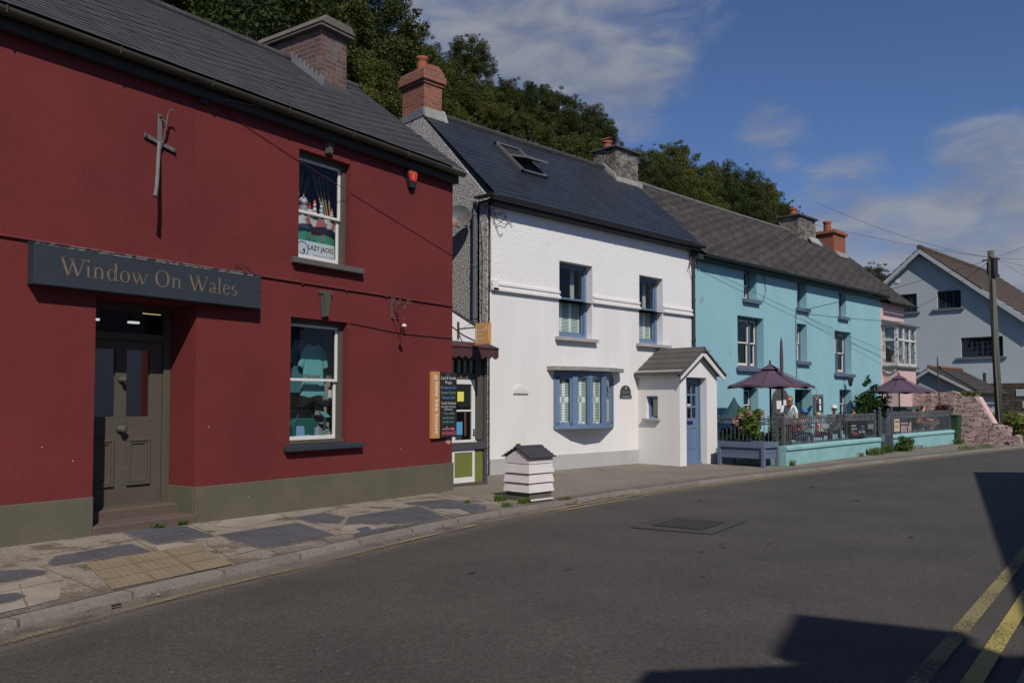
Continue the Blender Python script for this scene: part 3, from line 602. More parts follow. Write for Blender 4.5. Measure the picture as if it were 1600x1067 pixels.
for i in range(9):
    for j in range(8):
        u0, v0 = .06 + i * .1, .07 + j * .11
        mb.prism([cp(u0, v0, .0215), cp(u0 + .07, v0, .0215), cp(u0 + .07, v0 + .07, .0215), cp(u0, v0 + .07, .0215)], (0, 0, .005))
ironc = mat('cast_iron_cover', (.05, .046, .044), .6, .4, 60, (.08, .07, .06), 10, .6, metal=.3)
mh = mb.build('manhole_cover', ironc, org=(8.7, 5.65, .02)); tag(mh, 'square cast iron manhole cover set in the asphalt of the road', 'manhole cover')
fr = loop([cp(0, 0, 0)[:2], cp(1, 0, 0)[:2], cp(1, 1, 0)[:2], cp(0, 1, 0)[:2]], .035, .0235, seam, 'cover_frame'); fr.parent = mh
fr.location = tuple(-c for c in mh.location)
# ------------------------------------------------------------------ RED SHOP (frame r: u along the front, d into the house, z up)
RED = thing('red_shop', 'dark red rendered two storey shop with olive plinth at the near left', 'building', (0, 0, 0), 'r')
UW = (-3.15, -2.24, 3.33, 4.78); LW = (-3.26, -2.27, .93, 2.58); DO = (-5.79, -4.62, -.2, 2.6)
mb = MB(); mb.wall(-14, 0, -.2, 5.13, 0, .29, [UW, LW, DO]); mb.box(-6.1, -5.79, .29, .56, -.2, 2.9); mb.box(-4.62, -4.3, .29, .56, -.2, 2.9); mb.box(-5.79, -4.62, .29, .56, 2.6, 2.9); mb.box(-5.79, -4.62, .58, 1.0, 2.6, 2.62) if 0 else None
mb.wall(-14, 0, -.2, 5.13, 4.3, 4.6); mb.box(-.3, 0, .29, 4.3, -.2, 5.13); mb.box(-14, -13.7, .29, 4.3, -.2, 5.13)
mb.box(-13.7, -.3, .29, 4.3, 2.78, 2.95)
mb.prism([(-.3, 0, 5.13), (-.3, 4.6, 5.13), (-.3, 2.3, 6.98)], (.3, 0, 0)); mb.prism([(-14, 0, 5.13), (-14, 4.6, 5.13), (-14, 2.3, 6.98)], (.3, 0, 0))
mb.build('wall', red, RED)
mb = MB(); mb.box(-14, -5.79, -.022, -.001, -.2, .53); mb.box(-4.62, .02, -.022, -.001, -.2, .53); mb.box(-4.635, -4.618, -.001, .488, -.2, .53); mb.box(-5.792, -5.778, -.001, .488, -.2, .53)
mb.box(.001, .02, -.001, .6, -.2, .53); mb.build('plinth', olive_pl, RED, .006)
mb = MB(); mb.wall(-13.7, -.3, -.2, 5.1, 4.2, 4.29); mb.box(-13.7, -.3, 1.8, 1.86, .0, 2.78); mb.build('interior', darkroom, RED)
mb = MB(); slate_roof(mb, -14, .05, -.2, 5.19, 2.25, 7.08, 27, .008, 40, sag=.05, jit=.003); slate_roof(mb, -14, .05, 4.8, 5.1, 2.25, 7.075, 12, .016, 1)
mb.prism([(.04, -.16, 5.13), (.04, 2.25, 7.03), (.04, 4.7, 5.08)], (-.02, 0, 0)); mb.prism([(-14, -.18, 5.14), (-14, 2.25, 7.02), (-14, 4.7, 5.06)], (.02, 0, 0)); mb.build('roof', slateA, RED)
mb = MB(); x = -13.9
while x < -1.45: mb.tube([(x, 2.25, 7.07 - .05 * math.sin(PI * (x + 14) / 14.1)), (x + .43, 2.25, 7.075 - .05 * math.sin(PI * (x + .43 + 14) / 14.1))], [.085, .075], 8); x += .44
mb.build('ridge_tiles', slateA, RED); mb = MB(); mb.tube([(-.85, 2.25, 7.06), (-.4, 2.25, 7.065)], .08, 8); mb.tube([(-.4, 2.25, 7.06), (.05, 2.25, 7.06)], .078, 8); mb.build('ridge_tiles', slateA, RED, smooth=False)
mb = gutter(-14, .07, -.17, 5.15, .065); mb.build('gutter', guttero, RED, smooth=False)
mb = MB(); mb.box(-14, .03, -.10, -.003, 4.98, 5.11); mb.build('fascia', mat('dark_fascia', (.03, .027, .02), .7), RED)
# windows
def keystone(u, z0, z1):
    mb = MB(); w0, w1 = .055, .10; yb, yt = -.035, -.06
    mb.prism([(u - w0, 0, z0), (u + w0, 0, z0), (u + w1, 0, z1 - .05), (u - w1, 0, z1 - .05)], (0, -.035, 0)); mb.prism([(u - w0 * .5, -.035, z0), (u + w0 * .5, -.035, z0), (u + w1 * .5, -.035, z1 - .05), (u - w1 * .5, -.035, z1 - .05)], (0, -.02, 0))
    mb.box(u - w1 - .01, u + w1 + .01, -.05, 0, z1 - .05, z1); mb.box(u - w0 - .004, u + w0 + .004, -.04, 0, z0 - .012, z0); mb.build('keystone', olive, RED, .003)
keystone(-2.7, 2.63, 2.97); keystone(-2.66, 4.83, 5.10)
for (a, b, c, d), meet, lab in ((UW, .47, 'upper'), (LW, .52, 'lower')):
    w = sash_window(RED, a - .02, b + .02, c - .03, d + .02, .10, olive, whitep, .085, .035, meet)
for u0, u1, z, m in ((-3.27, -2.04, 3.27, mat('dull_sill_grey', (.085, .08, .07), .8, .3, 30, (.13, .12, .11), 8, .7)), (-3.36, -2.03, .865, navy)):
    mb = MB(); mb.box(u0, u1, -.085, .11, z, z + .075); mb.build('sill', m, RED, .008)
mb = MB(); mb.box(-3.26, -2.27, .06, .099, .945, 1.0); mb.build('sill', olive, RED, .004)
# door with its frame, steps
mb = MB(); frame_rect(mb, -5.79, -4.62, .26, 2.6, .085, .49, .58, .0); mb.box(-5.7, -4.705, .49, .58, 2.19, 2.27); mb.box(-5.79, -4.62, .50, .6, .18, .27); mb.build('door_frame', olive, RED, .006)
mb = MB(); g = .06
dx0, dx1 = -5.70, -4.71
mb.wall(dx0, dx1, .33, 2.19, .53, .575, [(-5.52, -5.27, 1.33, 2.08), (-5.14, -4.86, 1.33, 2.08)])
for a, b in ((-5.56, -5.28), (-5.13, -4.85)):
    for o, y in ((0, .505), (.03, .516)):
        frame_rect(mb, a + o, b - o, .56 + o, 1.08 - o, .028, y, .53)
door = mb.build('door', olive, RED, .004)
door['label'] = 'olive panelled shop door with two tall glass lights'
for a, b in ((-5.53, -5.26), (-5.15, -4.85)): g = MB(); g.box(a, b, .55, .556, 1.32, 2.09); g.build('pane', glassr, door)
for z, r in ((1.74, .036), (1.19, .045)):
    k = MB(); k.tube([(-5.205, .53, z), (-5.205, .505, z), (-5.205, .495, z), (-5.205, .455, z), (-5.205, .44, z)], [r * 1.1, r * .9, r * .55, r, r * .55], 14); k.build('door_knob', olive, door, smooth=True)
g = MB(); g.box(-5.705, -4.705, .53, .537, 2.27, 2.52); g.build('fanlight_pane', glass, RED)
stepm = mat('worn_red_step', (.12, .075, .06), .9, .5, 20, (.09, .08, .065), 4, .9)
mb = MB(); mb.box(-5.788, -4.62, .30, .57, .0, .33); mb.build('step', stepm, RED, .012); mb = MB(); mb.box(-5.788, -4.60, -.03, .32, -.05, .225); mb.build('step', stepm, RED, .015)
# chimney stack on the ridge
mb = MB(); mb.box(-1.45, -.90, 1.5, 2.95, 6.2, 7.40); ch = mb.build('chimney', brickold, RED, .006)
mb = MB(); mb.box(-1.53, -.82, 1.41, 3.04, 7.40, 7.45); mb.prism([(-1.55, 1.39, 7.45), (-.80, 1.39, 7.45), (-.90, 1.39, 7.58), (-1.45, 1.39, 7.58)], (0, 1.67, 0)); mb.build('chimney_cap', mat('chimney_render', (.16, .13, .11), .95, .8, 14, (.09, .08, .07), 4, .9, bdist=.02), ch, .01)
mb = MB()
for i in range(8):
    y = 1.5 + i * .095; z = 6.46 + i * .073; mb.prism([(-1.452, y - .01, z - .02), (-1.452, y + .088, z - .02), (-1.452, y + .088, z + .13), (-1.452, y - .01, z + .20)], (-.02, 0, 0))
mb.box(-1.475, -1.452, 1.44, 1.5, 6.40, 6.60); mb.build('flashing', lead, ch); mb = MB(); mb.box(-1.45, -.88, 1.43, 1.499, 6.38, 6.53); mb.build('apron', mat('dark_lead', (.07, .075, .08), .5), ch, .006)
# pipes and cables clipped to the wall
def rcable(name, pts, r, m, label, cat='cable'):
    t = thing(name, label, cat, pts[0], 'r'); mb = MB(); mb.tube(pts, r, 5)
    a = Vector(pts[0]); b = Vector(pts[-1]); n = int((b - a).length / .75)
    for i in range(1, n):
        p = a + (b - a) * i / n
        if len(pts) == 2: mb.box(p.x - .012, p.x + .012, -.03, -.002, p.z - .02, p.z + .02)
    mb.build('run', m, t)
    return t
rcable('wall_cable', [(-13.9, -.014, 3.10), (.0, -.014, 3.015)], .013, cable_m, 'thick red painted cable clipped across the red shop front above the signboard')
rcable('wall_cable', [(-2.25, -.010, 2.575), (-1.2, -.010, 2.50), (.0, -.010, 2.50)], .005, cable_b, 'thin black cable along the red wall from the lower window head to the corner')
rcable('wall_cable', [(-4.62, -.010, 5.02), (-3.2, -.010, 4.62), (-2.24, -.010, 4.38), (0, -.010, 3.83)], .0045, cable_m, 'thin red cable sagging diagonally across the upper red wall past the window')
t = thing('wall_cable', 'loose black wire looping over the end of the shop signboard', 'cable', (-4.1, -.03, 3.03), 'r'); mb = MB()
mb.tube([(-4.25 + .34 * k / 10, -.05 - .03 * math.sin(k), 3.03 + .11 * math.sin(PI * k / 10)) for k in range(11)], .004, 5); mb.tube([(-4.2 + .34 * k / 10, -.06, 3.03 + .07 * math.sin(PI * k / 10)) for k in range(11)], .004, 5); mb.build('run', cable_b, t)
t = thing('junction_box', 'small grey junction box with wires under the red shop gutter', 'junction box', (-4.62, -.05, 5.0), 'r'); mb = MB(); mb.box(-4.66, -4.55, -.06, 0, 4.93, 5.0); mb.build('casing', ironb, t, .004); mb = MB(); mb.tube([(-4.6, -.05, 5.0), (-4.4, -.09, 5.04), (-4.1, -.12, 5.06), (-3.85, -.13, 5.09)], .006, 5); mb.build('wire', galv, t)
mb = MB(); mb.tube([(-4.70, -.002, 4.95), (-4.71, -.002, 4.2), (-4.70, -.002, 3.3), (-4.70, -.002, 3.1)], .0035, 4); mb.build('wall_seam', mat('seam_red', (.07, .014, .016), .9), RED)
random.seed(31)
for u, z in ((-6.3, 1.05), (-4.45, 1.2), (-1.2, .80), (-3.9, .35), (-.25, .38), (-6.0, .9)): mb = MB(); s_ = .012; mb.prism([(u, -.0225 if z < .5 else -.0005, z), (u + s_, -.0225 if z < .5 else -.0005, z + .004), (u + s_ * .7, -.0225 if z < .5 else -.0005, z + s_), (u - .004, -.0225 if z < .5 else -.0005, z + s_ * .7)], (0, -.001, 0)); mb.build('paint_chip', mat('chip_white', (.5, .45, .42), .9), RED)
# ---- signboard with painted serif lettering
SG = thing('shop_sign', 'long dark blue signboard with gold serif shop name above the red shop door', 'sign', (-5.15, -.05, 2.83), 'r')
mb = MB(); mb.box(-6.47, -3.84, -.14, -.002, 2.62, 3.02); mb.build('board', navy, SG, .004)
mb = MB(); mb.box(-6.47, -3.84, -.143, -.141, 3.0, 3.012); mb.box(-6.475, -3.835, -.15, .0, 3.021, 3.028); mb.build('edge_trim', mat('chipped_edge', (.22, .22, .2), .8, col2=(.05, .055, .065), cscale=14, cfac=1., sharp=(.45, .52)), SG)
def ring(mb, cx, cz, rx, rz, y, thick, thin, a0=0, a1=360, tilt=0, n=28):
    """bowl of a serif letter: outer and inner ellipse, thick at the sides"""
    P = []; 
    for k in range(n + 1):
        t = math.radians(a0 + (a1 - a0) * k / n); c, s = math.cos(t), math.sin(t); w = thin + (thick - thin) * abs(math.cos(t + math.radians(tilt))) ** 1.5
        P.append(((cx + rx * c, y, cz + rz * s), (cx + (rx - w) * c, y, cz + (rz - thin - (w - thin) * .25) * s)))
    for k in range(n): mb.add([P[k][0], P[k + 1][0], P[k + 1][1], P[k][1]], [(0, 1, 2, 3)])
def quad(mb, a, b, c, d, y): mb.add([(a[0], y, a[1]), (b[0], y, b[1]), (c[0], y, c[1]), (d[0], y, d[1])], [(0, 1, 2, 3)])
def serif_text(s, x0, z, cap, y, width):
    """letters drawn stroke by stroke: units of cap height"""
    T, t, xh = .135, .045, .66; mb = MB(); x = 0
    def vstem(x, z0, z1, w=T): quad(mb, (x - w / 2, z0), (x + w / 2, z0), (x + w / 2, z1), (x - w / 2, z1), 0)
    def srf(x, z, w=.30, up=1): quad(mb, (x - w / 2, z), (x + w / 2, z), (x + w / 2, z + .028 * up), (x - w / 2, z + .028 * up), 0); quad(mb, (x - w * .3, z + .028 * up), (x + w * .3, z + .028 * up), (x + .04, z + .075 * up), (x - .04, z + .075 * up), 0)
    def flag(x, z, w=T): quad(mb, (x - w / 2 - .10, z - .10), (x - w / 2, z - .14), (x + w / 2, z), (x - w / 2 + .05, z - .01), 0)
    def diag(xa, za, xb, zb, w): quad(mb, (xa - w / 2, za), (xa + w / 2, za), (xb + w / 2, zb), (xb - w / 2, zb), 0)
    for ch in s:
        if ch == ' ': x += .36; continue
        if ch == 'W':
            a = x + .13; diag(a, 1, a + .36, 0, .14); diag(a + .36, 0, a + .62, .95, .055); diag(a + .52, 1, a + .88, 0, .14); diag(a + .88, 0, a + 1.2, 1, .055)
            for q in (a, a + .52, a + 1.2): srf(q, 1, .30, -1)
            x += 1.42
        elif ch == 'w':
            a = x + .08; diag(a, xh, a + .25, 0, .11); diag(a + .25, 0, a + .44, xh * .95, .045); diag(a + .38, xh, a + .63, 0, .11); diag(a + .63, 0, a + .86, xh, .045)
            for q in (a, a + .38, a + .86): srf(q, xh, .22, -1)
            x += 1.06
        elif ch == 'i': vstem(x + .16, 0, xh, .11); flag(x + .16, xh, .11); srf(x + .16, 0); ring(mb, x + .15, .93, .075, .075, 0, .07, .07); x += .38
        elif ch == 'n': vstem(x + .17, 0, xh, .11); flag(x + .17, xh, .11); srf(x + .17, 0); ring(mb, x + .38, xh - .24, .24, .24, 0, .11, .06, 0, 150); vstem(x + .565, 0, xh - .22, .11); srf(x + .565, 0); x += .78
        elif ch == 'd': ring(mb, x + .33, xh / 2, .27, xh / 2 + .015, 0, .12, .045); vstem(x + .57, .02, 1.05, .11); flag(x + .57, 1.06, .11); quad(mb, (x + .6, 0), (x + .75, .03), (x + .75, .055), (x + .6, .09), 0); x += .76
        elif ch == 'o': ring(mb, x + .35, xh / 2, .30, xh / 2 + .015, 0, .125, .045, tilt=-18); x += .74
        elif ch == 'O': ring(mb, x + .52, .5, .46, .52, 0, .15, .045, tilt=-14); x += 1.08
        elif ch == 'a':
            ring(mb, x + .28, .17, .20, .18, 0, .11, .05); vstem(x + .46, .05, xh - .17, .11); ring(mb, x + .30, xh - .19, .215, .19, 0, .10, .055, 0, 150); quad(mb, (x + .46, 0), (x + .62, .05), (x + .60, .08), (x + .5, .08), 0); x += .66
        elif ch == 'l': vstem(x + .16, 0, 1.05, .11); flag(x + .16, 1.06, .11); srf(x + .16, 0); x += .37
        elif ch == 'e': ring(mb, x + .31, xh / 2, .265, xh / 2 + .015, 0, .12, .05, 5, 325); quad(mb, (x + .09, xh * .56), (x + .555, xh * .56), (x + .555, xh * .63), (x + .09, xh * .63), 0); x += .65
        elif ch == 's': ring(mb, x + .23, xh - .165, .165, .175, 0, .10, .05, 35, 270); ring(mb, x + .25, .165, .185, .175, 0, .11, .05, -150, 90); x += .54
    w = x; k = width / w
    mb.v = [(x0 + p[0] * k, y, z + p[2] * cap) for p in mb.v]; return mb
serif_text('Window On Wales', -6.24, 2.735, .178, -.1445, 2.07).build('lettering', goldp, SG)
# ---- iron bracket with scrolls, alarm box, strut cross
BK = thing('sign_bracket', 'wrought iron scroll bracket with a small white lamp on the red wall', 'bracket', (-1.40, 0, 2.85), 'r')
mb = MB(); mb.box(-1.425, -1.385, -.02, -.001, 2.70, 3.02); mb.build('wall_plate', rustm, BK, .003)
def scroll(mb, c, r, a0, turns, y0=None, n=22, th=.006):
    pts = []
    for k in range(n + 1):
        t = math.radians(a0) + 2 * PI * turns * k / n; rr = r * (1 - .72 * k / n); pts.append((-1.405, c[0] + rr * math.cos(t), c[1] + rr * math.sin(t)))
    mb.tube(pts, th, 5)
mb = MB(); mb.tube([(-1.405, -.01, 2.83), (-1.405, -.14, 2.87), (-1.405, -.25, 2.92), (-1.405, -.33, 2.96)], .007, 5); mb.tube([(-1.405, -.01, 2.93), (-1.405, -.10, 2.90), (-1.405, -.2, 2.90)], .006, 5)
scroll(mb, (-.345, 2.93), .045, 60, -1.4); scroll(mb, (-.16, 2.95), .045, 200, 1.3); scroll(mb, (-.25, 2.85), .035, 90, 1.3); scroll(mb, (-.04, 2.97), .035, 0, 1.2); scroll(mb, (-.035, 2.74), .03, 0, -1.2)
mb.tube([(-1.405, -.01, 2.75), (-1.405, -.1, 2.70), (-1.405, -.24, 2.71), (-1.405, -.25, 2.74)], .006, 5); mb.tube([(-1.405, -.25, 2.71), (-1.405, -.25, 2.62)], .004, 5); mb.build('scrollwork', rustm, BK)
mb = MB(); mb.lathe((-1.405, -.25, 2.575), [(.04, 0), (.037, .015), (.022, .035), (.012, .04)], 12); mb.build('lamp_shade', whitep, BK, smooth=True)
AL = thing('alarm_box', 'red and black wedge shaped burglar alarm box high on the red wall', 'alarm', (-1.03, 0, 4.8), 'r')
def hexp(s, z0, z1, w0, w1, w2): return [(-1.03 - w0, -.001, z1), (-1.03 + w0, -.001, z1), (-1.03 + w1, -.001, z1 - (z1 - z0) * .3), (-1.03 + w2, -.001, z0), (-1.03 - w2, -.001, z0), (-1.03 - w1, -.001, z1 - (z1 - z0) * .3)]
mb = MB(); mb.prism(hexp(0, 4.70, 5.0, .085, .115, .05), (0, -.07, 0)); mb.build('casing', ironb, AL, .006)
mb = MB(); mb.prism([(a, -.0705, c) for a, b, c in [(-1.10, 0, 4.975), (-.96, 0, 4.975), (-.93, 0, 4.91), (-.965, 0, 4.80), (-1.095, 0, 4.80), (-1.13, 0, 4.91)]], (0, -.008, 0)); f = mb.build('face', mat('alarm_red', (.55, .03, .03), .4), AL, .003)
ygold = mat('alarm_yellow', (.65, .42, .08), .5)
mb = MB(); ring(mb, -1.03, 4.875, .022, .022, -.0795, .009, .009); quad(mb, (-1.036, 4.83), (-1.024, 4.83), (-1.024, 4.86), (-1.036, 4.86), -.0795); mb.build('emblem', ygold, AL)
txt('DYFED', .026, (-1.03, -.0785, 4.915), ygold, AL, width=.13)
CR = thing('strut_cross', 'weathered metal cross shaped strut bracket bolted high on the red wall', 'bracket', (-5.11, 0, 4.2), 'r')
mb = MB(); mb.box(-5.145, -5.095, -.016, -.002, 4.30, 4.66); mb.tube([(-5.34, -.30, 3.66), (-5.30, -.26, 3.78), (-5.13, -.02, 4.34)], [.024, .022, .022], 7); mb.build('upright', galv, CR, .003)
mb = MB(); mb.prism([(-5.31, -.017, 4.36), (-4.93, -.017, 4.27), (-4.93, -.017, 4.315), (-5.31, -.017, 4.405)], (0, -.012, 0)); mb.build('crossbar', galv, CR, .003)
mb = MB(); mb.tube([(-5.12, -.03, 4.26), (-5.10, -.06, 4.40), (-5.09, -.09, 4.55), (-5.08, -.10, 4.66), (-5.065, -.12, 4.70), (-5.045, -.13, 4.705), (-5.03, -.13, 4.69)], .010, 6); mb.tube([(-5.11, -.03, 4.6), (-5.085, -.09, 4.56)], .008, 5); mb.build('hook', rustm, CR)
for u, z in ((-5.29, 4.385), (-4.95, 4.30), (-5.12, 4.635)): mb = MB(); mb.tube([(u, -.014, z), (u, -.045, z)], .014, 6); mb.build('bolt', rustm, CR)
# ---- shop window displays (things standing behind the glass)
cy = .34
def rthing(name, label, cat, u, d, z, grp=None):
    t = thing(name, label, cat, (u, d, z), 'r', 0, grp)
    if d < .9: t.location = r2w(u + .88 * d, d, z)          # set to the right of the window so that it is seen at this slant
    return t
mb = MB(); mb.box(-3.3, -1.8, .30, .75, 4.0, 4.02); mb.build('display_shelf', wood, RED); mb = MB(); mb.box(-3.3, -1.7, .30, .8, .95, .98); mb.build('display_shelf', mat('cream_slatwall', (.55, .47, .31), .7), RED)
mb = MB(); mb.box(-3.0, -1.95, .80, .82, .98, 1.85); mb.build('slat_panel', mat('cream_slatwall', (.45, .38, .24)), RED)
oarm = mat('oar_wood', (.42, .24, .10), .6)
for k, (a, b, z1) in enumerate([(-3.25, -3.12, 4.62), (-3.2, -3.04, 4.60), (-3.15, -2.93, 4.56), (-2.67, -2.86, 4.66), (-2.64, -2.77, 4.66), (-2.61, -2.69, 4.66), (-2.57, -2.59, 4.66)]):
    t = rthing('model_oar', ['leftmost wooden oar', 'second wooden oar from the left', 'third wooden oar from the left', 'fourth wooden oar, leaning left', 'fifth wooden oar, leaning left', 'sixth wooden oar near the sash', 'rightmost upright wooden oar'][k] + ' standing in the upper red shop window', 'oar', a, cy, 4.02, 'wooden oars in the upper window')
    p = Vector((a, .36, 4.02)); q = Vector((b, .42, z1)); mb = MB(); mb.tube([p, p + (q - p) * .62], .010, 6); mb.build('shaft', oarm, t); mb = MB(); mb.tube([p + (q - p) * .62, p + (q - p) * .72, q], [.01, .024, .022], 6); mb.build('blade', mat('oar_blade', (.12, .08, .07), .6), t)
for k, (u, h, m1, l) in enumerate([(-2.88, .22, (.7, .1, .08), 'red capped striped model lighthouse in the upper window'), (-2.76, .22, (.10, .3, .27), 'teal and white striped model lighthouse in the upper window'), (-2.57, .15, (.35, .06, .05), 'smallest red based model lighthouse in the upper window')]):
    t = rthing('model_lighthouse', l, 'ornament', u, .32, 4.02, 'model lighthouses in the upper window'); mw = mat('ornament_white', (.7, .7, .68), .5); mc = mat('lh_%d' % k, m1, .5)
    for s in range(6):
        r0 = .04 - .004 * s; mb = MB(); mb.lathe((u, .32, 4.02 + s * h / 7), [(r0, 0), (r0 - .004, h / 7)], 12); mb.build('band', mw if s % 2 else mc, t)
    mb = MB(); mb.lathe((u, .32, 4.02 + h * 6 / 7), [(.02, 0), (.02, .02), (.002, .05)], 10); mb.build('lantern', mc, t)
t = rthing('toy_figure', 'small red figure on a white block in the upper window', 'ornament', -2.97, .32, 4.02); mb = MB(); mb.box(-3.02, -2.93, .30, .34, 4.02, 4.11); mb.build('base', mat('ornament_white', (.7, .7, .68)), t, .004); mb = MB(); mb.lathe((-2.97, .32, 4.11), [(.02, 0), (.024, .03), (.012, .05), (.016, .07), (.004, .09)], 10); mb.build('body', mat('alarm_red', (.55, .03, .03)), t, smooth=True)
t = rthing('snow_globe', 'round patterned ornament on a grey base at the left of the upper window', 'ornament', -3.08, .33, 4.02); mb = MB(); mb.lathe((-3.08, .33, 4.02), [(.06, 0), (.06, .12)], 12); mb.build('base', stonegrey, t); mb = MB(); mb.lathe((-3.08, .33, 4.14), [(.03, 0), (.06, .04), (.062, .07), (.04, .11), (.005, .125)], 14); mb.build('globe', mat('globe_pattern', (.6, .6, .62), .4, col2=(.35, .08, .1), cscale=25, cfac=1, sharp=(.5, .55)), t, smooth=True)
# dragon flag
FL = rthing('flag', 'white and green flag with a red dragon hung behind the upper window sash', 'flag', -2.7, .31, 3.85)
fw = mat('flag_white', (.62, .6, .58), .9); fg = mat('flag_green', (.04, .26, .15), .9); frd = mat('flag_red', (.42, .13, .11), .9, col2=(.3, .1, .09), cscale=20, cfac=.8)
def wav(u): return .305 + .012 * math.sin(u * 17)
def wavy(name, u0, u1, z0, z1, m, off=0):
    mb = MB(); n = 16
    for k in range(n):
        a = u0 + (u1 - u0) * k / n; b = u0 + (u1 - u0) * (k + 1) / n; mb.add([(a, wav(a) - off, z0), (b, wav(b) - off, z0), (b, wav(b) - off, z1), (a, wav(a) - off, z1)], [(0, 1, 2, 3)])
    mb.build(name, m, FL)
wavy('white_half', -3.25, -2.42, 3.84, 4.06, fw); wavy('green_half', -3.25, -2.42, 3.66, 3.84, fg)
def poly2(mb, pts, y): mb.add([(a, wav(a) - y, b) for a, b in pts], [tuple(range(len(pts)))])
mb = MB(); ox, oz = -2.79, 3.84
body = [(-.20, .02), (-.10, .05), (.02, .045), (.12, .04), (.19, .02), (.2, -.03), (.12, -.05), (.0, -.055), (-.1, -.045), (-.18, -.02)]
poly2(mb, [(ox + a, oz + b) for a, b in body], .006)
poly2(mb, [(ox + a, oz + b) for a, b in [(-.14, .03), (-.19, -.0), (-.27, .04), (-.33, .11), (-.35, .16), (-.39, .15), (-.40, .13), (-.36, .12), (-.37, .10), (-.31, .12), (-.30, .15), (-.28, .18), (-.25, .15), (-.21, .08)]], .008)
poly2(mb, [(ox + a, oz + b) for a, b in [(-.1, .03), (-.05, .16), (.0, .19), (.03, .14), (.08, .17), (.1, .11), (.15, .12), (.1, .03)]], .010)
for lx, d in ((-.22, -.09), (-.10, -.03), (.06, -.03), (.17, .05)): poly2(mb, [(ox + lx - .02, oz), (ox + lx + .035, oz), (ox + lx + .03 + d * .3, oz - .07), (ox + lx + .04 + d * .6, oz - .13), (ox + lx - .03 + d * .8, oz - .145), (ox + lx + .005 + d * .4, oz - .11), (ox + lx - .01 + d * .2, oz - .06)], .007)
pts = [(.17, .02), (.24, .06), (.29, .12), (.25, .17), (.28, .2), (.33, .16), (.34, .1), (.29, .02), (.2, -.03)]; poly2(mb, [(ox + a, oz + b) for a, b in pts], .009); mb.v = [(ox + (a - ox) * .82, b, c) for a, b, c in mb.v]; o = mb.build('dragon', frd, FL)
LJ = rthing('window_poster', 'white poster lettered LAZY JACKS in the bottom of the upper window', 'poster', -2.7, .28, 3.5)
mb = MB(); mb.box(-3.22, -2.42, .283, .286, 3.385, 3.665); mb.build('sheet', mat('poster_white', (.66, .66, .64), .8), LJ)
txt('LAZY JACKS', .062, (-2.76, .2815, 3.555), mat('poster_black', (.03, .03, .035), .8), LJ, width=.45, bold=.02, depth=.0); txt('www.lazyjacks.co.uk', .018, (-2.72, .2815, 3.475), mat('poster_black', (.03,) * 3), LJ, width=.36, depth=0)
mb = MB(); ring(mb, -3.09, 3.545, .11, .105, .2812, .018, .018); mb.build('ring_logo', mat('logo_blue', (.12, .25, .4)), LJ); mb = MB(); ring(mb, -3.085, 3.52, .045, .045, .2808, .016, .012, 200, 380); quad(mb, (-3.085, 3.54), (-3.055, 3.50), (-3.04, 3.50), (-3.045, 3.56), .2808); mb.build('hook_logo', mat('poster_black', (.03,) * 3), LJ)
mb = MB(); quad(mb, (-2.52, 3.40), (-2.48, 3.40), (-2.43, 3.47), (-2.43, 3.50), .2812); quad(mb, (-2.57, 3.40), (-2.54, 3.40), (-2.43, 3.52), (-2.43, 3.545), .2812); mb.build('stripes', mat('logo_lightblue', (.2, .38, .62)), LJ)
# lower window display
aq = mat('aqua_cloth', (.17, .46, .46), .9, .3, 10, (.10, .30, .32), 9, .8); dk = mat('dark_teal_cloth', (.02, .07, .075), .9, .3, 10)
def garment(u, z, w, h, d, m, label):
    t = rthing('garment', label, 'clothing', u, d, z - h); mb = MB(); n = 8
    pts = [(-.16, 0), (-.10, .02), (-.05, -.02), (.05, -.02), (.10, .02), (.16, 0), (.30, -.14), (.36, -.42), (.27, -.46), (.22, -.28), (.24, -.62), (.3, -1.), (.1, -.97), (-.1, -1.02), (-.3, -.98), (-.24, -.62), (-.22, -.28), (-.27, -.46), (-.36, -.42), (-.30, -.14)]
    mb.prism([(u + a * w, d, z + b * h) for a, b in pts], (0, .05, 0)); mb.build('body', m, t, .02); mb = MB(); mb.tube([(u - .1 * w, d, z + .02), (u, d, z + .08), (u + .1 * w, d, z + .02)], .006, 5); mb.tube([(u, d, z + .08), (u, d, z + .13), (u + .02, d, z + .15)], .005, 5); mb.build('hanger', ironb, t)
garment(-2.86, 2.28, .72, .72, .42, aq, 'pale aqua patterned top hanging in the lower red shop window'); garment(-3.12, 2.34, .45, .74, .5, mat('aqua_dark', (.06, .16, .19), .9), 'blue top half hidden at the left of the lower window')
t = rthing('garment', 'dark navy scarf hanging behind the aqua top in the window', 'clothing', -2.82, .48, 2.0); mb = MB(); mb.box(-2.98, -2.66, .5, .54, 1.9, 2.5); mb.build('folds', mat('navy_cloth', (.012, .016, .035), .9), t, .02)
t = rthing('hanging_heart', 'black heart shaped ornament hanging at the right of the lower window', 'ornament', -2.45, .45, 2.2); mb = MB(); mb.prism([(-2.45 + .05 * a, .45, 2.22 + .09 * b) for a, b in [(0, -1.2), (.9, -.1), (1, .4), (.6, .8), (0, .55), (-.6, .8), (-1, .4), (-.9, -.1)]], (0, .02, 0)); mb.build('heart', ironb, t, .004); mb = MB(); mb.tube([(-2.45, .46, 2.27), (-2.45, .46, 2.5)], .002, 4); mb.build('string', ironb, t)
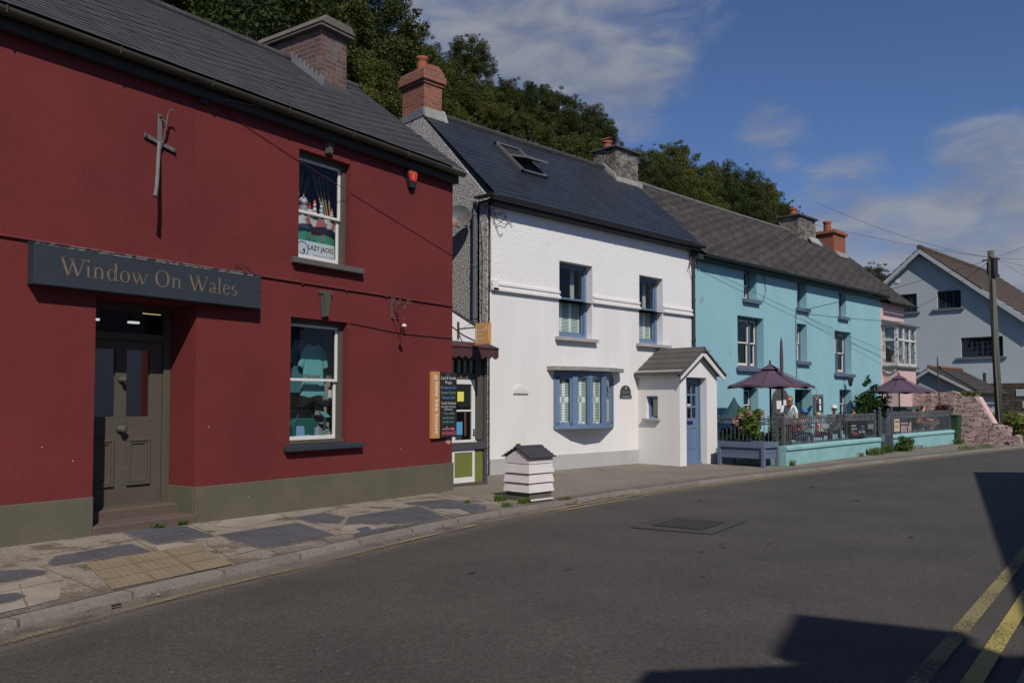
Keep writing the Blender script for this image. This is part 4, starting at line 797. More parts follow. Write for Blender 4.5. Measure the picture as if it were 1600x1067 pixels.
for u, w_, s, l in ((-2.92, .30, 'Welcome', 'carved wooden welcome word on the sash rail of the lower window'), (-2.52, .30, 'Welcome', 'second carved wooden word at the right on the sash rail')):
    t = rthing('carved_word', l, 'ornament', u, .33, 1.80); mb = MB(); mb.box(u - .17, u + .17, .31, .35, 1.79, 1.815); mb.build('base', mat('cork_wood', (.30, .17, .08)), t, .003); txt(s, .05, (u, .33, 1.818), mat('carved_dark', (.12, .085, .065)), t, width=.3, bold=.03)
mb = MB(); mb.box(-3.25, -1.9, .305, .36, 1.775, 1.789); mb.build('display_rail', wood, RED)
def pot_thing(name, label, cat, u, d, z, prof, m, **k): t = rthing(name, label, cat, u, d, z); mb = MB(); mb.lathe((u, d, z), prof, 16); mb.build('body', m, t, smooth=False); return t
t = rthing('handbag', 'dark green woven handbag in the bottom of the lower window', 'bag', -3.0, .5, .98); mb = MB(); mb.prism([(-3.22, .48, 1.0), (-2.84, .48, 1.0), (-2.80, .48, 1.2), (-2.87, .48, 1.27), (-3.2, .48, 1.27), (-3.26, .48, 1.18)], (0, .12, 0)); mb.build('body', mat('green_bag', (.02, .11, .10), .6, .6, 60), t, .02); mb = MB(); mb.tube([(-3.16, .5, 1.26), (-3.12, .5, 1.36), (-3.0, .5, 1.4), (-2.9, .5, 1.34), (-2.88, .5, 1.26)], .008, 6); mb.build('handle', mat('green_bag', (.02, .11, .10)), t)
t = rthing('greeting_card', 'pale blue card standing at the lower left of the shop window', 'card', -3.08, .36, .98); mb = MB(); mb.prism([(-3.17, .35, .98), (-3.02, .35, .98), (-3.03, .36, 1.17), (-3.16, .36, 1.17)], (0, .005, 0)); mb.build('card', mat('card_blue', (.2, .36, .52)), t)
pot_thing('mug', 'tiny pale blue mug beside the card', 'mug', -2.96, .35, .98, [(.03, 0), (.033, .07), (.028, .07)], mat('card_blue', (.2, .36, .52)))
pot_thing('candle_jar', 'grey blue jar behind the little houses in the shop window', 'jar', -2.80, .38, .98, [(.04, 0), (.042, .15), (.035, .16)], mat('jar_grey', (.22, .3, .33)))
t = rthing('model_houses', 'row of small cream model houses on the lower window shelf', 'ornament', -2.6, .36, .98); 
for k in range(7):
    mb = MB(); u = -2.74 + k * .055; h = .06 + .025 * (k % 3); mb.box(u, u + .05, .34, .39, .98, .98 + h); mb.build('house', mat('model_cream', (.42, .36, .26)), t); mb = MB(); mb.prism([(u - .003, .335, .98 + h), (u + .053, .335, .98 + h), (u + .025, .335, 1.01 + h)], (0, .06, 0)); mb.build('roof', mat('model_roof', (.15, .22, .26)), t)
t = rthing('lidded_jar', 'grey ribbed jar with a cream conical lid beside the sash', 'jar', -2.42, .36, .98); mb = MB(); mb.lathe((-2.42, .36, .98), [(.05, 0), (.056, .02), (.05, .04), (.056, .06), (.05, .08), (.056, .1), (.05, .12), (.056, .14), (.05, .17)], 14); mb.build('body', mat('jar_teal', (.2, .27, .28)), t); mb = MB(); mb.lathe((-2.42, .36, 1.15), [(.045, 0), (.03, .05), (.012, .09), (.004, .1)], 12); mb.build('lid', mat('model_cream', (.42, .36, .26)), t)
t = rthing('bird_ornament', 'teal bird with spread wings on a dark stand in the lower window', 'ornament', -2.66, .45, 1.1); mb = MB(); mb.tube([(-2.66, .45, .98), (-2.66, .45, 1.28)], .02, 7); mb.build('stand', dk, t); mb = MB(); mb.prism([(-2.78, .44, 1.36), (-2.66, .44, 1.27), (-2.55, .44, 1.28), (-2.62, .44, 1.33)], (0, .03, 0)); mb.build('wings', aq, t, .004)
t = rthing('notice', 'small white notice taped low inside the lower shop window', 'notice', -2.5, .4, 1.6); mb = MB(); mb.box(-2.6, -2.4, .40, .404, 1.52, 1.70); mb.build('sheet', mat('poster_white', (.66, .66, .64)), t)
mb = MB(); mb.box(-2.30, -1.75, .60, .62, 1.0, 2.6); mb.build('display_back', mat('display_grey', (.30, .28, .25)), RED); mb = MB(); [mb.box(-3.0, -1.95, .793, .799, z, z + .014) for z in (1.2, 1.4, 1.6)]; mb.build('slat_grooves', darkin, RED)
for u, d, z, w_, e, k in ((-4.53, 1.0, 2.56, .24, (1., .7, .35), 'warm yellow ceiling lamp seen through the fanlight of the red shop'), (-4.60, 1.3, 2.46, .13, (.9, .9, .85), 'small white tube lamp in the middle behind the fanlight'), (-5.12, 1.3, 2.46, .16, (.9, .9, .85), 'white tube lamp at the left edge behind the fanlight')):
    t = rthing('ceiling_lamp', k, 'lamp', u, d, z); m = bpy.data.materials.new('lamp_glow'); m.use_nodes = True; bb = m.node_tree.nodes['Principled BSDF']; bb.inputs['Emission Color'].default_value = (*e, 1); bb.inputs['Emission Strength'].default_value = .9; bb.inputs['Base Color'].default_value = (.1, .1, .1, 1)
    mb = MB(); mb.box(u - w_ / 2, u + w_ / 2, d, d + .05, z, z + .025); mb.build('tube', m, t); mb = MB(); mb.box(u - w_ / 2 - .01, u + w_ / 2 + .01, d - .01, d + .06, z + .026, z + .05); mb.build('housing', darkin, t)
# ---- vertical boards by the corner
OB = thing('vertical_sign', 'tall narrow orange sign lettered little bee house on the red corner', 'sign', (-.46, -.03, 1.45), 'r')
mb = MB(); mb.box(-.55, -.365, -.05, -.002, .93, 1.96); mb.build('board', orange2, OB, .003); txt('little bee house', .085, (-.475, -.0505, 1.40), mat('sign_white', (.72, .71, .68), .7), OB, xd=(0, 0, -1), yd=(1, 0, 0), width=.80, bold=.01, depth=.001)
mb = MB()
for k in range(3):
    for j in range(3): quad(mb, (-.50 + k * .027, 1.85 + j * .025 - k * .008), (-.48 + k * .027, 1.845 + j * .025 - k * .008), (-.48 + k * .027, 1.86 + j * .025 - k * .008), (-.50 + k * .027, 1.868 + j * .025 - k * .008), -.0515)
mb.build('emblem', mat('sign_white', (.72, .71, .68)), OB)
CB = thing('chalkboard', 'black menu board in coloured chalk with a pink entrance arrow', 'menu board', (-.16, -.03, 1.45), 'r')
mb = MB(); mb.box(-.362, .055, -.05, -.002, .935, 1.955); mb.build('board', blackb, CB, .003)
u = -.155
for s, z, h, m, w_ in (('Local & Seaside', 1.845, .05, chalk, .37), ('Rugs', 1.78, .042, chalk, .16), ('Bee Inspired Glass', 1.70, .04, chalkb, .38), ('Upcycled Goodies', 1.62, .04, chalkg, .37), ('*Beeswax Gifts', 1.54, .042, chalkb, .33), ('*Locally Handmade', 1.455, .04, chalk, .37), ('Chocolate, Preserves', 1.405, .028, chalk, .36), ('& Biscuits', 1.365, .028, chalk, .2), ('* Tea, coffee', 1.295, .036, chalkg, .30), ('Hot Chocolate', 1.225, .036, chalkg, .28), ('to take away', 1.165, .036, chalkg, .28), ('ENTRANCE', .975, .055, chalkp, .34)):
    txt(s, h, (u + (.02 if s == 'ENTRANCE' else 0), -.0505, z), m, CB, width=w_, depth=.001, shear=.12 if m != chalkp else 0)
mb = MB(); quad(mb, (-.30, 1.06), (-.06, 1.06), (-.06, 1.075), (-.30, 1.075), -.0515); mb.add([(-.06, -.0515, 1.04), (.01, -.0515, 1.068), (-.06, -.0515, 1.095)], [(0, 1, 2)]); mb.build('arrow', chalkp, CB)
mb = MB(); ring(mb, -.17, 1.925, .03, .01, -.0515, .004, .004); ring(mb, -.19, 1.095, .02, .015, -.0515, .008, .008); mb.build('doodle', chalkg, CB)
mb = MB(); mb.prism([(-.17, -.003, .90), (-.04, -.003, .92), (-.03, -.003, .87), (-.07, -.003, .82), (-.15, -.003, .85)], (0, .002, 0)); mb.build('bare_plaster_patch', mat('pinkish_plaster', (.45, .28, .26)), RED)
# ------------------------------------------------------------------ SMALL SHOP between the red and the white house
SH = thing('small_shop', 'narrow recessed shop front with olive panels, white glazed door and maroon awning', 'shop', (9.2, 10.4, 0))
mb = MB(); mb.box(8.5, 8.98, 10.42, 10.5, -.1, 2.3); mb.box(9.50, 9.70, 10.40, 10.5, .68, 2.3); mb.box(8.98, 9.50, 10.41, 10.5, 1.86, 1.96); mb.box(8.5, 9.72, 10.38, 10.5, 2.2, 2.3); mb.box(9.53, 9.67, 10.385, 10.40, .85, 1.85)
mb.box(8.98, 9.72, 10.37, 10.5, -.05, .145)
mb.build('front', olive, SH, .004)
mb = MB(); mb.box(9.70, 9.77, 10.36, 10.44, -.05, 2.35); mb.box(8.9, 9.76, 10.345, 10.40, .70, .82); mb.build('grey_post', mat('post_grey', (.06, .06, .068), .7), SH, .004)
mb = MB(); mb.box(9.50, 9.69, 10.395, 10.5, .145, .70); mb.box(9.60, 9.62, 10.385, 10.394, .145, .70); mb.build('green_panel', greenp, SH, .003)
mb = MB(); frame_rect(mb, 8.99, 9.49, .15, .70, .05, 10.375, 10.42, .09); frame_rect(mb, 8.98, 9.495, .80, 1.86, .075, 10.375, 10.42, .06); mb.box(9.055, 9.42, 10.38, 10.41, 1.33, 1.36); d = mb.build('door', whitep, SH, .003)
mb = MB(); mb.box(9.03, 9.45, 10.385, 10.40, .22, .66); mb.build('green_panel', greenp, d)
for z0, z1 in ((.85, 1.335), (1.355, 1.80)): g = MB(); g.box(9.05, 9.43, 10.395, 10.40, z0, z1); g.build('pane', glassd, d)
mb = MB(); mb.tube([(9.46, 10.36, .98), (9.46, 10.33, .98), (9.42, 10.33, .985)], .009, 6); mb.box(9.45, 9.47, 10.36, 10.376, .92, 1.04); mb.build('handle', ironb, d); mb = MB(); mb.box(9.47, 9.51, 10.35, 10.372, .70, .84); mb.build('latch_block', whitep, d)
mb = MB(); mb.box(9.11, 9.25, 10.388, 10.390, 1.50, 1.66); mb.build('note', yel, d, 0); mb = MB(); mb.box(9.04, 9.22, 10.388, 10.390, .95, 1.16); o = mb.build('poster', bluenote, d); mb = MB(); mb.box(9.26, 9.31, 10.388, 10.390, .93, 1.33); mb.build('wood_strip', mat('brown_strip', (.09, .04, .025)), d)
mb = MB(); 
for k in range(4): a = 8.98 + k * .135; frame_rect(mb, a, a + .135, 1.96, 2.2, .018, 10.40, 10.43)
w = mb.build('transom', olive, SH); mb = MB(); mb.box(8.99, 9.5, 10.425, 10.43, 1.97, 2.19); mb.build('pane', glassd, w)
mb = MB(); mb.wall(8.5, 9.76, 2.3, 2.62, 10.42, 10.5); mb.box(9.70, 9.76, 10.5, 12.6, -.1, 2.6); mb.box(8.3, 9.7, 12.5, 12.6, -.1, 2.6); mb.build('side_wall', whitew, SH)
mb = MB(); mb.prism([(8.5, 10.415, 2.55), (9.80, 10.415, 2.46), (9.80, 10.415, 2.66), (8.5, 10.415, 3.20)], (0, .085, 0)); mb.build('gable_board', whitew, SH)
mb = MB(); mb.prism([(8.45, 10.40, 3.222), (9.85, 10.40, 2.64), (9.85, 10.40, 2.68), (8.45, 10.40, 3.262)], (0, 2.3, 0)); mb.build('roof', slateA, SH)
mb = MB(); mb.tube([(8.62, 10.412, 2.96), (9.0, 10.405, 2.74), (9.25, 10.405, 2.61), (9.7, 10.405, 2.47)], .006, 5); mb.build('wire', cable_b, SH)
# awning: sloped top and scalloped valance
AW = thing('awning', 'faded maroon awning with a scalloped valance over the small shop door', 'awning', (9.2, 10.2, 2.3))
mb = MB(); mb.add([(8.6, 10.40, 2.50), (9.80, 10.40, 2.50), (9.80, 10.12, 2.40), (8.6, 10.12, 2.40)], [(3, 2, 1, 0)]); mb.add([(8.6, 10.40, 2.49), (9.80, 10.40, 2.49), (9.80, 10.12, 2.39), (8.6, 10.12, 2.39)], [(0, 1, 2, 3)]); mb.prism([(9.8, 10.4, 2.50), (9.8, 10.12, 2.40), (9.8, 10.4, 2.3)], (-.008, 0, 0)); mb.build('canopy', maroon, AW)
mb = MB(); n = 8; x = 8.6
for k in range(n):
    w_ = 1.2 / n; pts = [(x + k * w_, 10.12, 2.40), (x + k * w_, 10.12, 2.25)] + [(x + k * w_ + w_ * t, 10.12, 2.25 - .045 * math.sin(PI * t)) for t in np.linspace(.12, .88, 7)] + [(x + (k + 1) * w_, 10.12, 2.25), (x + (k + 1) * w_, 10.12, 2.40)]
    mb.prism(pts, (0, .006, 0))
mb.build('valance', maroon, AW); mb = MB(); mb.box(8.6, 9.8, 10.11, 10.13, 2.375, 2.395); mb.build('trim', mat('dark_maroon', (.03, .012, .014)), AW)
HS = thing('hanging_sign', 'small square orange sign lettered little bee house hanging from an iron arm', 'sign', (9.14, 9.8, 2.6))
mb = MB(); mb.box(9.11, 9.145, 9.61, 9.955, 2.415, 2.765); mb.build('board', orange, HS, .002); mb = MB()
for (a, b, c, d) in ((9.64, 9.93, 2.715, 2.72), (9.64, 9.93, 2.46, 2.465), (9.64, 9.645, 2.46, 2.72), (9.925, 9.93, 2.46, 2.72)): mb.box(9.107, 9.1095, a, b, c, d)
mb.box(9.107, 9.1095, 9.68, 9.70, 2.66, 2.69); mb.box(9.107, 9.1095, 9.705, 9.72, 2.675, 2.70)
mb.build('border', mat('sign_white', (.72, .71, .68)), HS)
for s, z in (('little', 2.625), ('bee', 2.560), ('house', 2.495)): txt(s, .046, (9.1085, 9.90, z), mat('sign_white', (.72, .71, .68)), HS, xd=(0, -1, 0), align='LEFT', width=.036 * len(s) , depth=.002)
mb = MB(); mb.box(9.12, 9.15, 10.385, 10.415, 2.55, 2.82); mb.tube([(9.13, 10.39, 2.70), (9.13, 9.62, 2.70)], .012, 6); mb.tube([(9.13, 10.3, 2.7), (9.13, 9.98, 2.8)], .004, 4); mb.build('arm', mat('rust_bracket', (.07, .045, .04), .8), HS)
# ------------------------------------------------------------------ WHITE HOUSE
WH = thing('white_house', 'white rendered terraced house with blue windows, slate roof and pebbledashed gable', 'building', (10.9, 11.5, 0))
W1 = (12.88, 13.96, 2.85, 4.43); W2 = (15.66, 16.60, 2.85, 4.43); BY = (12.80, 14.57, .98, 2.12); PD = (15.8, 16.8, -.1, 2.1)
mb = MB(); mb.wall(10.9, 17.84, -.1, 3.62, 11.5, 11.85, [(W1[0], W1[1], W1[2], 3.62), (W2[0], W2[1], W2[2], 3.62), BY]); mb.wall(10.92, 17.84, -.1, 5.3, 15.5, 15.8); mb.box(17.5, 17.84, 11.85, 15.5, -.1, 5.3)
mb.box(11.2, 17.5, 11.85, 15.5, 2.5, 2.6); mb.prism([(17.5, 11.5, 5.3), (17.5, 15.8, 5.3), (17.5, 13.66, 7.45)], (.34, 0, 0)); mb.build('wall', whitew, WH)
mb = MB(); mb.wall(10.9, 17.84, 3.62, 5.38, 11.488, 11.85, [(W1[0], W1[1], 3.62, W1[3]), (W2[0], W2[1], 3.62, W2[3])]); mb.build('upper_wall', whiterough, WH)
mb = MB(); mb.box(10.9, 11.22, 11.501, 15.5, -.1, 5.37); mb.prism([(10.9, 11.51, 5.37), (10.9, 15.8, 5.37), (10.9, 15.8, 5.9), (10.9, 14.34, 7.56), (10.9, 13.62, 7.56)], (.3, 0, 0)); mb.box(10.86, 10.899, 11.54, 11.75, .05, 5.33); gw = mb.build('gable_wall', pebble, WH)
roughen(gw, .012, 14, .25) if False else None
for a, b in ((10.915, W1[0] - .003), (W1[1] + .003, W2[0] - .003), (W2[1] + .003, 17.84)):
    mb = MB(); 
    for z0, z1, o in ((3.73, 3.79, .055), (3.68, 3.73, .035), (3.62, 3.68, .07)): mb.box(a, b, 11.5 - o, 11.499, z0, z1)
    mb.build('string_course', whitep if 0 else whitew, WH, .008)
mb = MB(); mb.box(10.93, 11.08, 11.43, 11.499, 3.62, 3.82); mb.build('corner_block', whitew, WH, .006)
mb = MB(); mb.box(10.9, 15.62, 11.478, 11.499, -.1, .40); mb.build('plinth', greyb, WH, .004)
mb = MB(); slate_roof(mb, 10.88, 18.02, 11.28, 5.42, 13.68, 7.66, 18, .007, 16, sag=.03); slate_roof(mb, 10.88, 17.9, 16, 5.3, 13.68, 7.655, 8, .012, 1); mb.build('roof', slateB, WH)
mb = MB(); x = 11.45
while x < 17.1: mb.tube([(x, 13.68, 7.66), (x + .43, 13.68, 7.665)], [.08, .07], 8); mb.box(x + .40, x + .45, 13.65, 13.71, 7.68, 7.76); x += .45
mb.build('ridge_tiles', slateA, WH)
mb = gutter(10.72, 18.05, 11.24, 5.375, .065); mb.build('gutter', gutterm, WH, smooth=False); mb = MB(); mb.box(10.84, 18.03, 11.31, 11.49, 5.25, 5.38); mb.build('fascia', gutterm, WH)
mb = MB(); mb.prism([(10.83, 11.2, 5.38), (10.83, 11.75, 5.40), (10.83, 11.75, 5.44), (10.83, 11.2, 5.43)], (-.12, 0, 0)); mb.build('eaves_end', gutterm, WH)
mb = MB(); mb.tube([(10.84, 11.86, 5.38), (10.84, 11.86, 4.2), (10.84, 11.88, .1)], .045, 10); [mb.tube([(10.84, 11.86, z), (10.84, 11.86, z + .05)], .055, 10) for z in (5.1, 4.1, 3.1, 2.1)]; mb.build('downpipe', mat('pipe_grey', (.10, .11, .13), .5), WH, smooth=False)
mb = MB(); mb.tube([(17.86, 11.42, 5.30), (17.88, 11.45, 5.0), (17.88, 11.45, .5)], .04, 10); [mb.tube([(17.88, 11.45, z), (17.88, 11.45, z + .05)], .052, 10) for z in (4.9, 4.0, 3.0)]; mb.tube([(17.78, 11.45, 5.2), (17.98, 11.45, 4.98)], .06, 8); mb.build('downpipe', mat('pipe_black', (.03, .03, .035), .5), WH)
# chimneys
mb = MB(); mb.box(10.93, 11.42, 13.55, 14.30, 7.1, 8.22); c1 = mb.build('chimney', brickred, WH, .005)
mb = MB(); mb.box(10.90, 11.45, 13.52, 14.33, 8.22, 8.29); mb.box(10.86, 11.49, 13.48, 14.37, 8.29, 8.44); mb.box(10.89, 11.46, 13.51, 14.34, 8.44, 8.52); mb.prism([(10.89, 13.51, 8.52), (11.46, 13.51, 8.52), (11.30, 13.51, 8.64), (11.05, 13.51, 8.64)], (0, .83, 0)); mb.build('chimney_cap', brickred, c1, .006)
mb = MB(); pot(mb, 11.175, 13.93, 8.62, .12, .32); mb.build('chimney_pot', terra, c1, smooth=True)
mb = MB(); mb.prism([(10.885, 13.52, 7.50), (10.885, 14.36, 7.46), (10.885, 14.36, 7.58), (10.885, 13.9, 7.66), (10.885, 13.52, 7.68)], (.04, 0, 0)); mb.build('flashing', lead, c1)
mb = MB(); mb.box(10.92, 11.46, 13.49, 13.55, 7.45, 7.68); mb.prism([(11.42, 13.44, 7.45), (11.42, 13.56, 7.74), (11.42, 14.3, 7.74), (11.42, 14.4, 7.2)], (.10, 0, 0)); mb.build('flaunching', leadb, c1, .01)
mb = MB(); mb.box(17.12, 18.1, 13.3, 14.05, 6.9, 8.12); c2 = mb.build('chimney', stonech, WH); roughen(c2, .035, 5, .10)
mb = MB(); mb.box(17.05, 18.17, 13.22, 14.13, 8.13, 8.19); mb.build('chimney_cap', stone_dark, c2, .01); mb = MB(); pot(mb, 17.35, 13.75, 8.18, .12, .26); mb.build('chimney_pot', terra, c2, smooth=True); mb = MB(); mb.prism([(17.2, 13.75, 8.46), (17.5, 13.75, 8.46), (17.35, 13.6, 8.52)], (0, .1, .02)); mb.build('pot_cowl', terra, c2)
mb = MB(); mb.prism([(17.08, 13.2, 7.2), (17.08, 13.3, 7.45), (17.08, 13.7, 7.8), (17.08, 13.8, 7.66)], (.05, 0, 0)); mb.box(17.1, 18.2, 13.22, 13.3, 7.2, 7.36); mb.build('flashing', leadb, c2, .01)
# skylight, propped open
def onr(x, t, up): 
    ly, lz = 2.4, 2.24; Ls = math.hypot(ly, lz); return (x, 11.28 + ly * t - lz / Ls * up, 5.42 + lz * t + ly / Ls * up)
sky0, sky1, ta, tb = 12.62, 13.40, .43, .80
mb = MB()
def rb(mb, xa, xb, t0, t1, u0, u1): mb.add([onr(xa, t0, u0), onr(xb, t0, u0), onr(xb, t1, u0), onr(xa, t1, u0), onr(xa, t0, u1), onr(xb, t0, u1), onr(xb, t1, u1), onr(xa, t1, u1)], [(0, 3, 2, 1), (4, 5, 6, 7), (0, 1, 5, 4), (1, 2, 6, 5), (2, 3, 7, 6), (3, 0, 4, 7)])
rb(mb, sky0, sky0 + .06, ta, tb, .0, .07); rb(mb, sky1 - .06, sky1, ta, tb, .0, .07); rb(mb, sky0, sky1, ta, ta + .02, 0, .07); rb(mb, sky0, sky1, tb - .02, tb, 0, .07)
sk = mb.build('skylight', mat('skylight_frame', (.10, .10, .105), .5), WH, .004); mb = MB(); rb(mb, sky0 + .05, sky1 - .05, ta + .02, tb - .02, .012, .02); mb.build('opening', darkin, sk)
tm = (ta + tb) / 2; mb = MB(); al = math.radians(26); Lh = 1.2
def sp(x, s, o=0):                                      # pivoting sash
    p = Vector(onr(x, tm, .07)); d1 = (Vector(onr(x, 1, 0)) - Vector(onr(x, 0, 0))).normalized(); nn = (Vector(onr(x, 0, 1)) - Vector(onr(x, 0, 0))).normalized()
    return tuple(p + (d1 * math.cos(al) - nn * math.sin(al)) * s + (nn * math.cos(al) + d1 * math.sin(al)) * o)
def spb(mb, xa, xb, s0, s1, o0, o1): mb.add([sp(xa, s0, o0), sp(xb, s0, o0), sp(xb, s1, o0), sp(xa, s1, o0), sp(xa, s0, o1), sp(xb, s0, o1), sp(xb, s1, o1), sp(xa, s1, o1)], [(0, 3, 2, 1), (4, 5, 6, 7), (0, 1, 5, 4), (1, 2, 6, 5), (2, 3, 7, 6), (3, 0, 4, 7)])
H = .52
for a, b, c, d in ((sky0 + .07, sky0 + .13, -H, H), (sky1 - .13, sky1 - .07, -H, H), (sky0 + .13, sky1 - .13, -H, -H + .06), (sky0 + .13, sky1 - .13, H - .06, H)): spb(mb, a, b, c, d, 0, .04)
s2 = mb.build('sash', mat('skylight_sash', (.20, .19, .18), .5), sk, .003); mb = MB(); spb(mb, sky0 + .12, sky1 - .12, -H + .05, H - .05, .015, .022); mb.build('pane', glassm('sky_glass', (.3, .33, .36), .35), sk)
# windows with half shutters, sills
for (a, b, c, d) in (W1, W2):
    w = sash_window(WH, a - .0, b + .0, c, d, 11.66, bluep, bluep, .07, .035, .53); louvres(w, a + .08, b - .08, c + .08, c + .80, 11.80, 3, .03)
    mb = MB(); mb.box(a + .02, a + .28, 11.86, 11.88, c + .8, d - .03); mb.box(b - .30, b - .18, 11.86, 11.88, c + .8, d - .03); mb.build('curtain', mat('pale_blind', (.42, .46, .38), .8), w)
    mb = MB(); mb.box(a - .13, b + .10 + (.12 if a > 15 else 0), 11.39, 11.66, c - .085, c - .012); mb.build('sill', stonegrey, WH, .006)
mb = MB(); mb.box(11.2, 17.5, 12.25, 12.3, 2.6, 5.3); mb.box(11.2, 17.5, 12.25, 12.3, .0, 2.5); mb.build('interior', darkroom, WH)
# bow window: five lights on a shallow arc
BW = thing  # (kept as a part of the house)
arc = [(12.71, 11.52), (12.73, 11.49), (13.13, 11.28), (13.52, 11.19), (14.03, 11.22), (14.64, 11.49), (14.66, 11.52)]
def arcoff(o): 
    c = (13.7, 13.0); out = []
    for x, y in arc: d = Vector((x - c[0], y - c[1])); d.normalize(); out.append((x + d.x * o, y + d.y * o))
    return out
mb = MB(); A0 = [(x, y, .93) for x, y in arcoff(.03)] + [(14.68, 11.6, .93), (12.70, 11.6, .93)]; mb.prism(A0, (0, 0, .07)); A1 = [(x, y, 2.03) for x, y in arcoff(.0)] + [(14.66, 11.6, 2.03), (12.71, 11.6, 2.03)]; mb.prism(A1, (0, 0, .10))
def post(mb, x, y, w, d, ang, z0, z1):
    c, s = math.cos(ang), math.sin(ang); pts = [(x + c * a - s * b, y + s * a + c * b, z0) for a, b in ((-w / 2, -d / 2), (w / 2, -d / 2), (w / 2, d / 2), (-w / 2, d / 2))]; mb.prism(pts, (0, 0, z1 - z0))
angs = [math.atan2(arc[i + 1][1] - arc[i][1], arc[i + 1][0] - arc[i][0]) for i in range(6)]
for i, w_ in ((1, .05), (2, .13), (3, .10), (4, .12), (5, .05)): post(mb, arc[i][0], arc[i][1] + .02, w_, .08, (angs[i - 1] + angs[i]) / 2 if i not in (1, 5) else angs[2 if i == 1 else 4] * .5, 1.0, 2.03)
BWm = mb.build('bow_window', bluep, WH, .004)
for i in range(1, 5):
    (xa, ya), (xb, yb) = arc[i], arc[i + 1]; t = Vector((xb - xa, yb - ya)); Lg = t.length; t.normalize(); nn = Vector((t.y, -t.x))
    def pp(s, o, z): return (xa + t.x * s - nn.x * o, ya + t.y * s - nn.y * o, z)
    fw_ = .055 if i in (1, 4) else .02
    for s0, s1, z0, z1 in ((.03, .03 + fw_ + .03, 1.0, 2.03), (Lg - .06 - fw_, Lg - .03, 1.0, 2.03), (.03, Lg - .03, 1.0, 1.0 + fw_ + .01), (.03, Lg - .03, 2.03 - fw_ - .01, 2.03)):
        s = MB(); s.add([pp(s0, .0, z0), pp(s1, .0, z0), pp(s1, .04, z0), pp(s0, .04, z0), pp(s0, .0, z1), pp(s1, .0, z1), pp(s1, .04, z1), pp(s0, .04, z1)], [(0, 3, 2, 1), (4, 5, 6, 7), (0, 1, 5, 4), (1, 2, 6, 5), (2, 3, 7, 6), (3, 0, 4, 7)])
        if s0 == .03 and z0 == 1.0 and s1 < Lg / 2: cs_ = s
        else: cs_.v += []; b0 = len(cs_.v); cs_.v += s.v; cs_.f += [tuple(b0 + k for k in f) for f in s.f]; cs_.mi += s.mi
    cs_.build('casement', bluep, BWm, .003)
    g = MB(); g.add([pp(.05, .02, 1.02), pp(Lg - .05, .02, 1.02), pp(Lg - .05, .02, 2.02), pp(.05, .02, 2.02), pp(.05, .024, 1.02), pp(Lg - .05, .024, 1.02), pp(Lg - .05, .024, 2.02), pp(.05, .024, 2.02)], [(0, 1, 2, 3), (7, 6, 5, 4)]); g.build('pane', glass, BWm)
    # louvred shutters standing behind each light
    for kk in range(2):
        s0 = .04 + (Lg - .08) * kk / 2; s1 = .04 + (Lg - .08) * (kk + 1) / 2; sm = MB()
        def q(s_, o, z): return pp(s_, o, z)
        for (a, b, c, d) in ((s0, s0 + .035, 1.02, 2.02), (s1 - .035, s1, 1.02, 2.02), (s0, s1, 1.02, 1.08), (s0, s1, 1.96, 2.02), (s0, s1, 1.48, 1.60)):
            sm.add([q(a, .09, c), q(b, .09, c), q(b, .09, d), q(a, .09, d)], [(0, 1, 2, 3)])
        z = 1.09
        while z < 1.95:
            if not 1.47 < z < 1.60: sm.add([q(s0 + .03, .08, z), q(s1 - .03, .08, z), q(s1 - .03, .11, z + .017), q(s0 + .03, .11, z + .017)], [(0, 1, 2, 3)])
            z += .033
        sm.build('shutter', shut, BWm)
mb = MB(); mb.prism([(12.50, 11.5, 2.135), (12.56, 11.33, 2.135), (13.1, 11.12, 2.135), (13.74, 11.08, 2.135), (14.3, 11.13, 2.135), (14.84, 11.32, 2.135), (14.90, 11.5, 2.135)], (0, 0, .085)); mb.build('bow_canopy', mat('canopy_concrete', (.30, .29, .275), .9, .5, 30, (.17, .165, .155), 9, .8), WH, .006)
# loose wires by the corner
mb = MB(); random.seed(3)
for k in range(7):
    p = Vector((10.95, 11.46, 5.22 - .05 * k)); pts = [tuple(p)]
    for j in range(6): p = p + Vector((random.uniform(-.02, .12), random.uniform(-.02, .02), random.uniform(-.1, .08))); pts.append(tuple(p))
    mb.tube(pts, .007, 5)
for k in range(3): mb.tube([(10.93 - .02 * k, 11.47, 5.2), (10.90, 11.485, 4.9), (10.91 - .01 * k, 11.49, 4.3), (10.905, 11.49, 3.6)], .012, 5)
mb.tube([(10.86, 11.7, 5.0), (10.84, 11.62, 4.4), (10.85, 11.64, 3.6), (10.84, 11.66, .4)], .016, 6)
mb.build('old_wiring', mat('wire_mixed', (.12, .11, .10), .8, col2=(.3, .28, .26), cscale=14, cfac=1), WH)
mb = MB(); p = Vector((17.7, 11.46, 5.2)); random.seed(5)
for k in range(6):
    p = Vector((17.72 + .04 * k, 11.44, 5.25)); pts = [tuple(p)]
    for j in range(5): p = p + Vector((random.uniform(-.06, .06), random.uniform(-.03, .01), random.uniform(-.16, .0))); pts.append(tuple(p))
    mb.tube(pts, .012, 5)
mb.build('old_wiring', mat('wire_dark', (.08, .05, .045), .8), WH)
# porch
PO = MB(); PO.wall(15.6, 17.14, -.1, 2.12, 10.37, 10.60, [(15.86, 16.70, -.1, 2.04)]); PO.prism([(15.6, 10.37, 2.12), (17.14, 10.37, 2.12), (16.37, 10.37, 2.62)], (0, .23, 0))
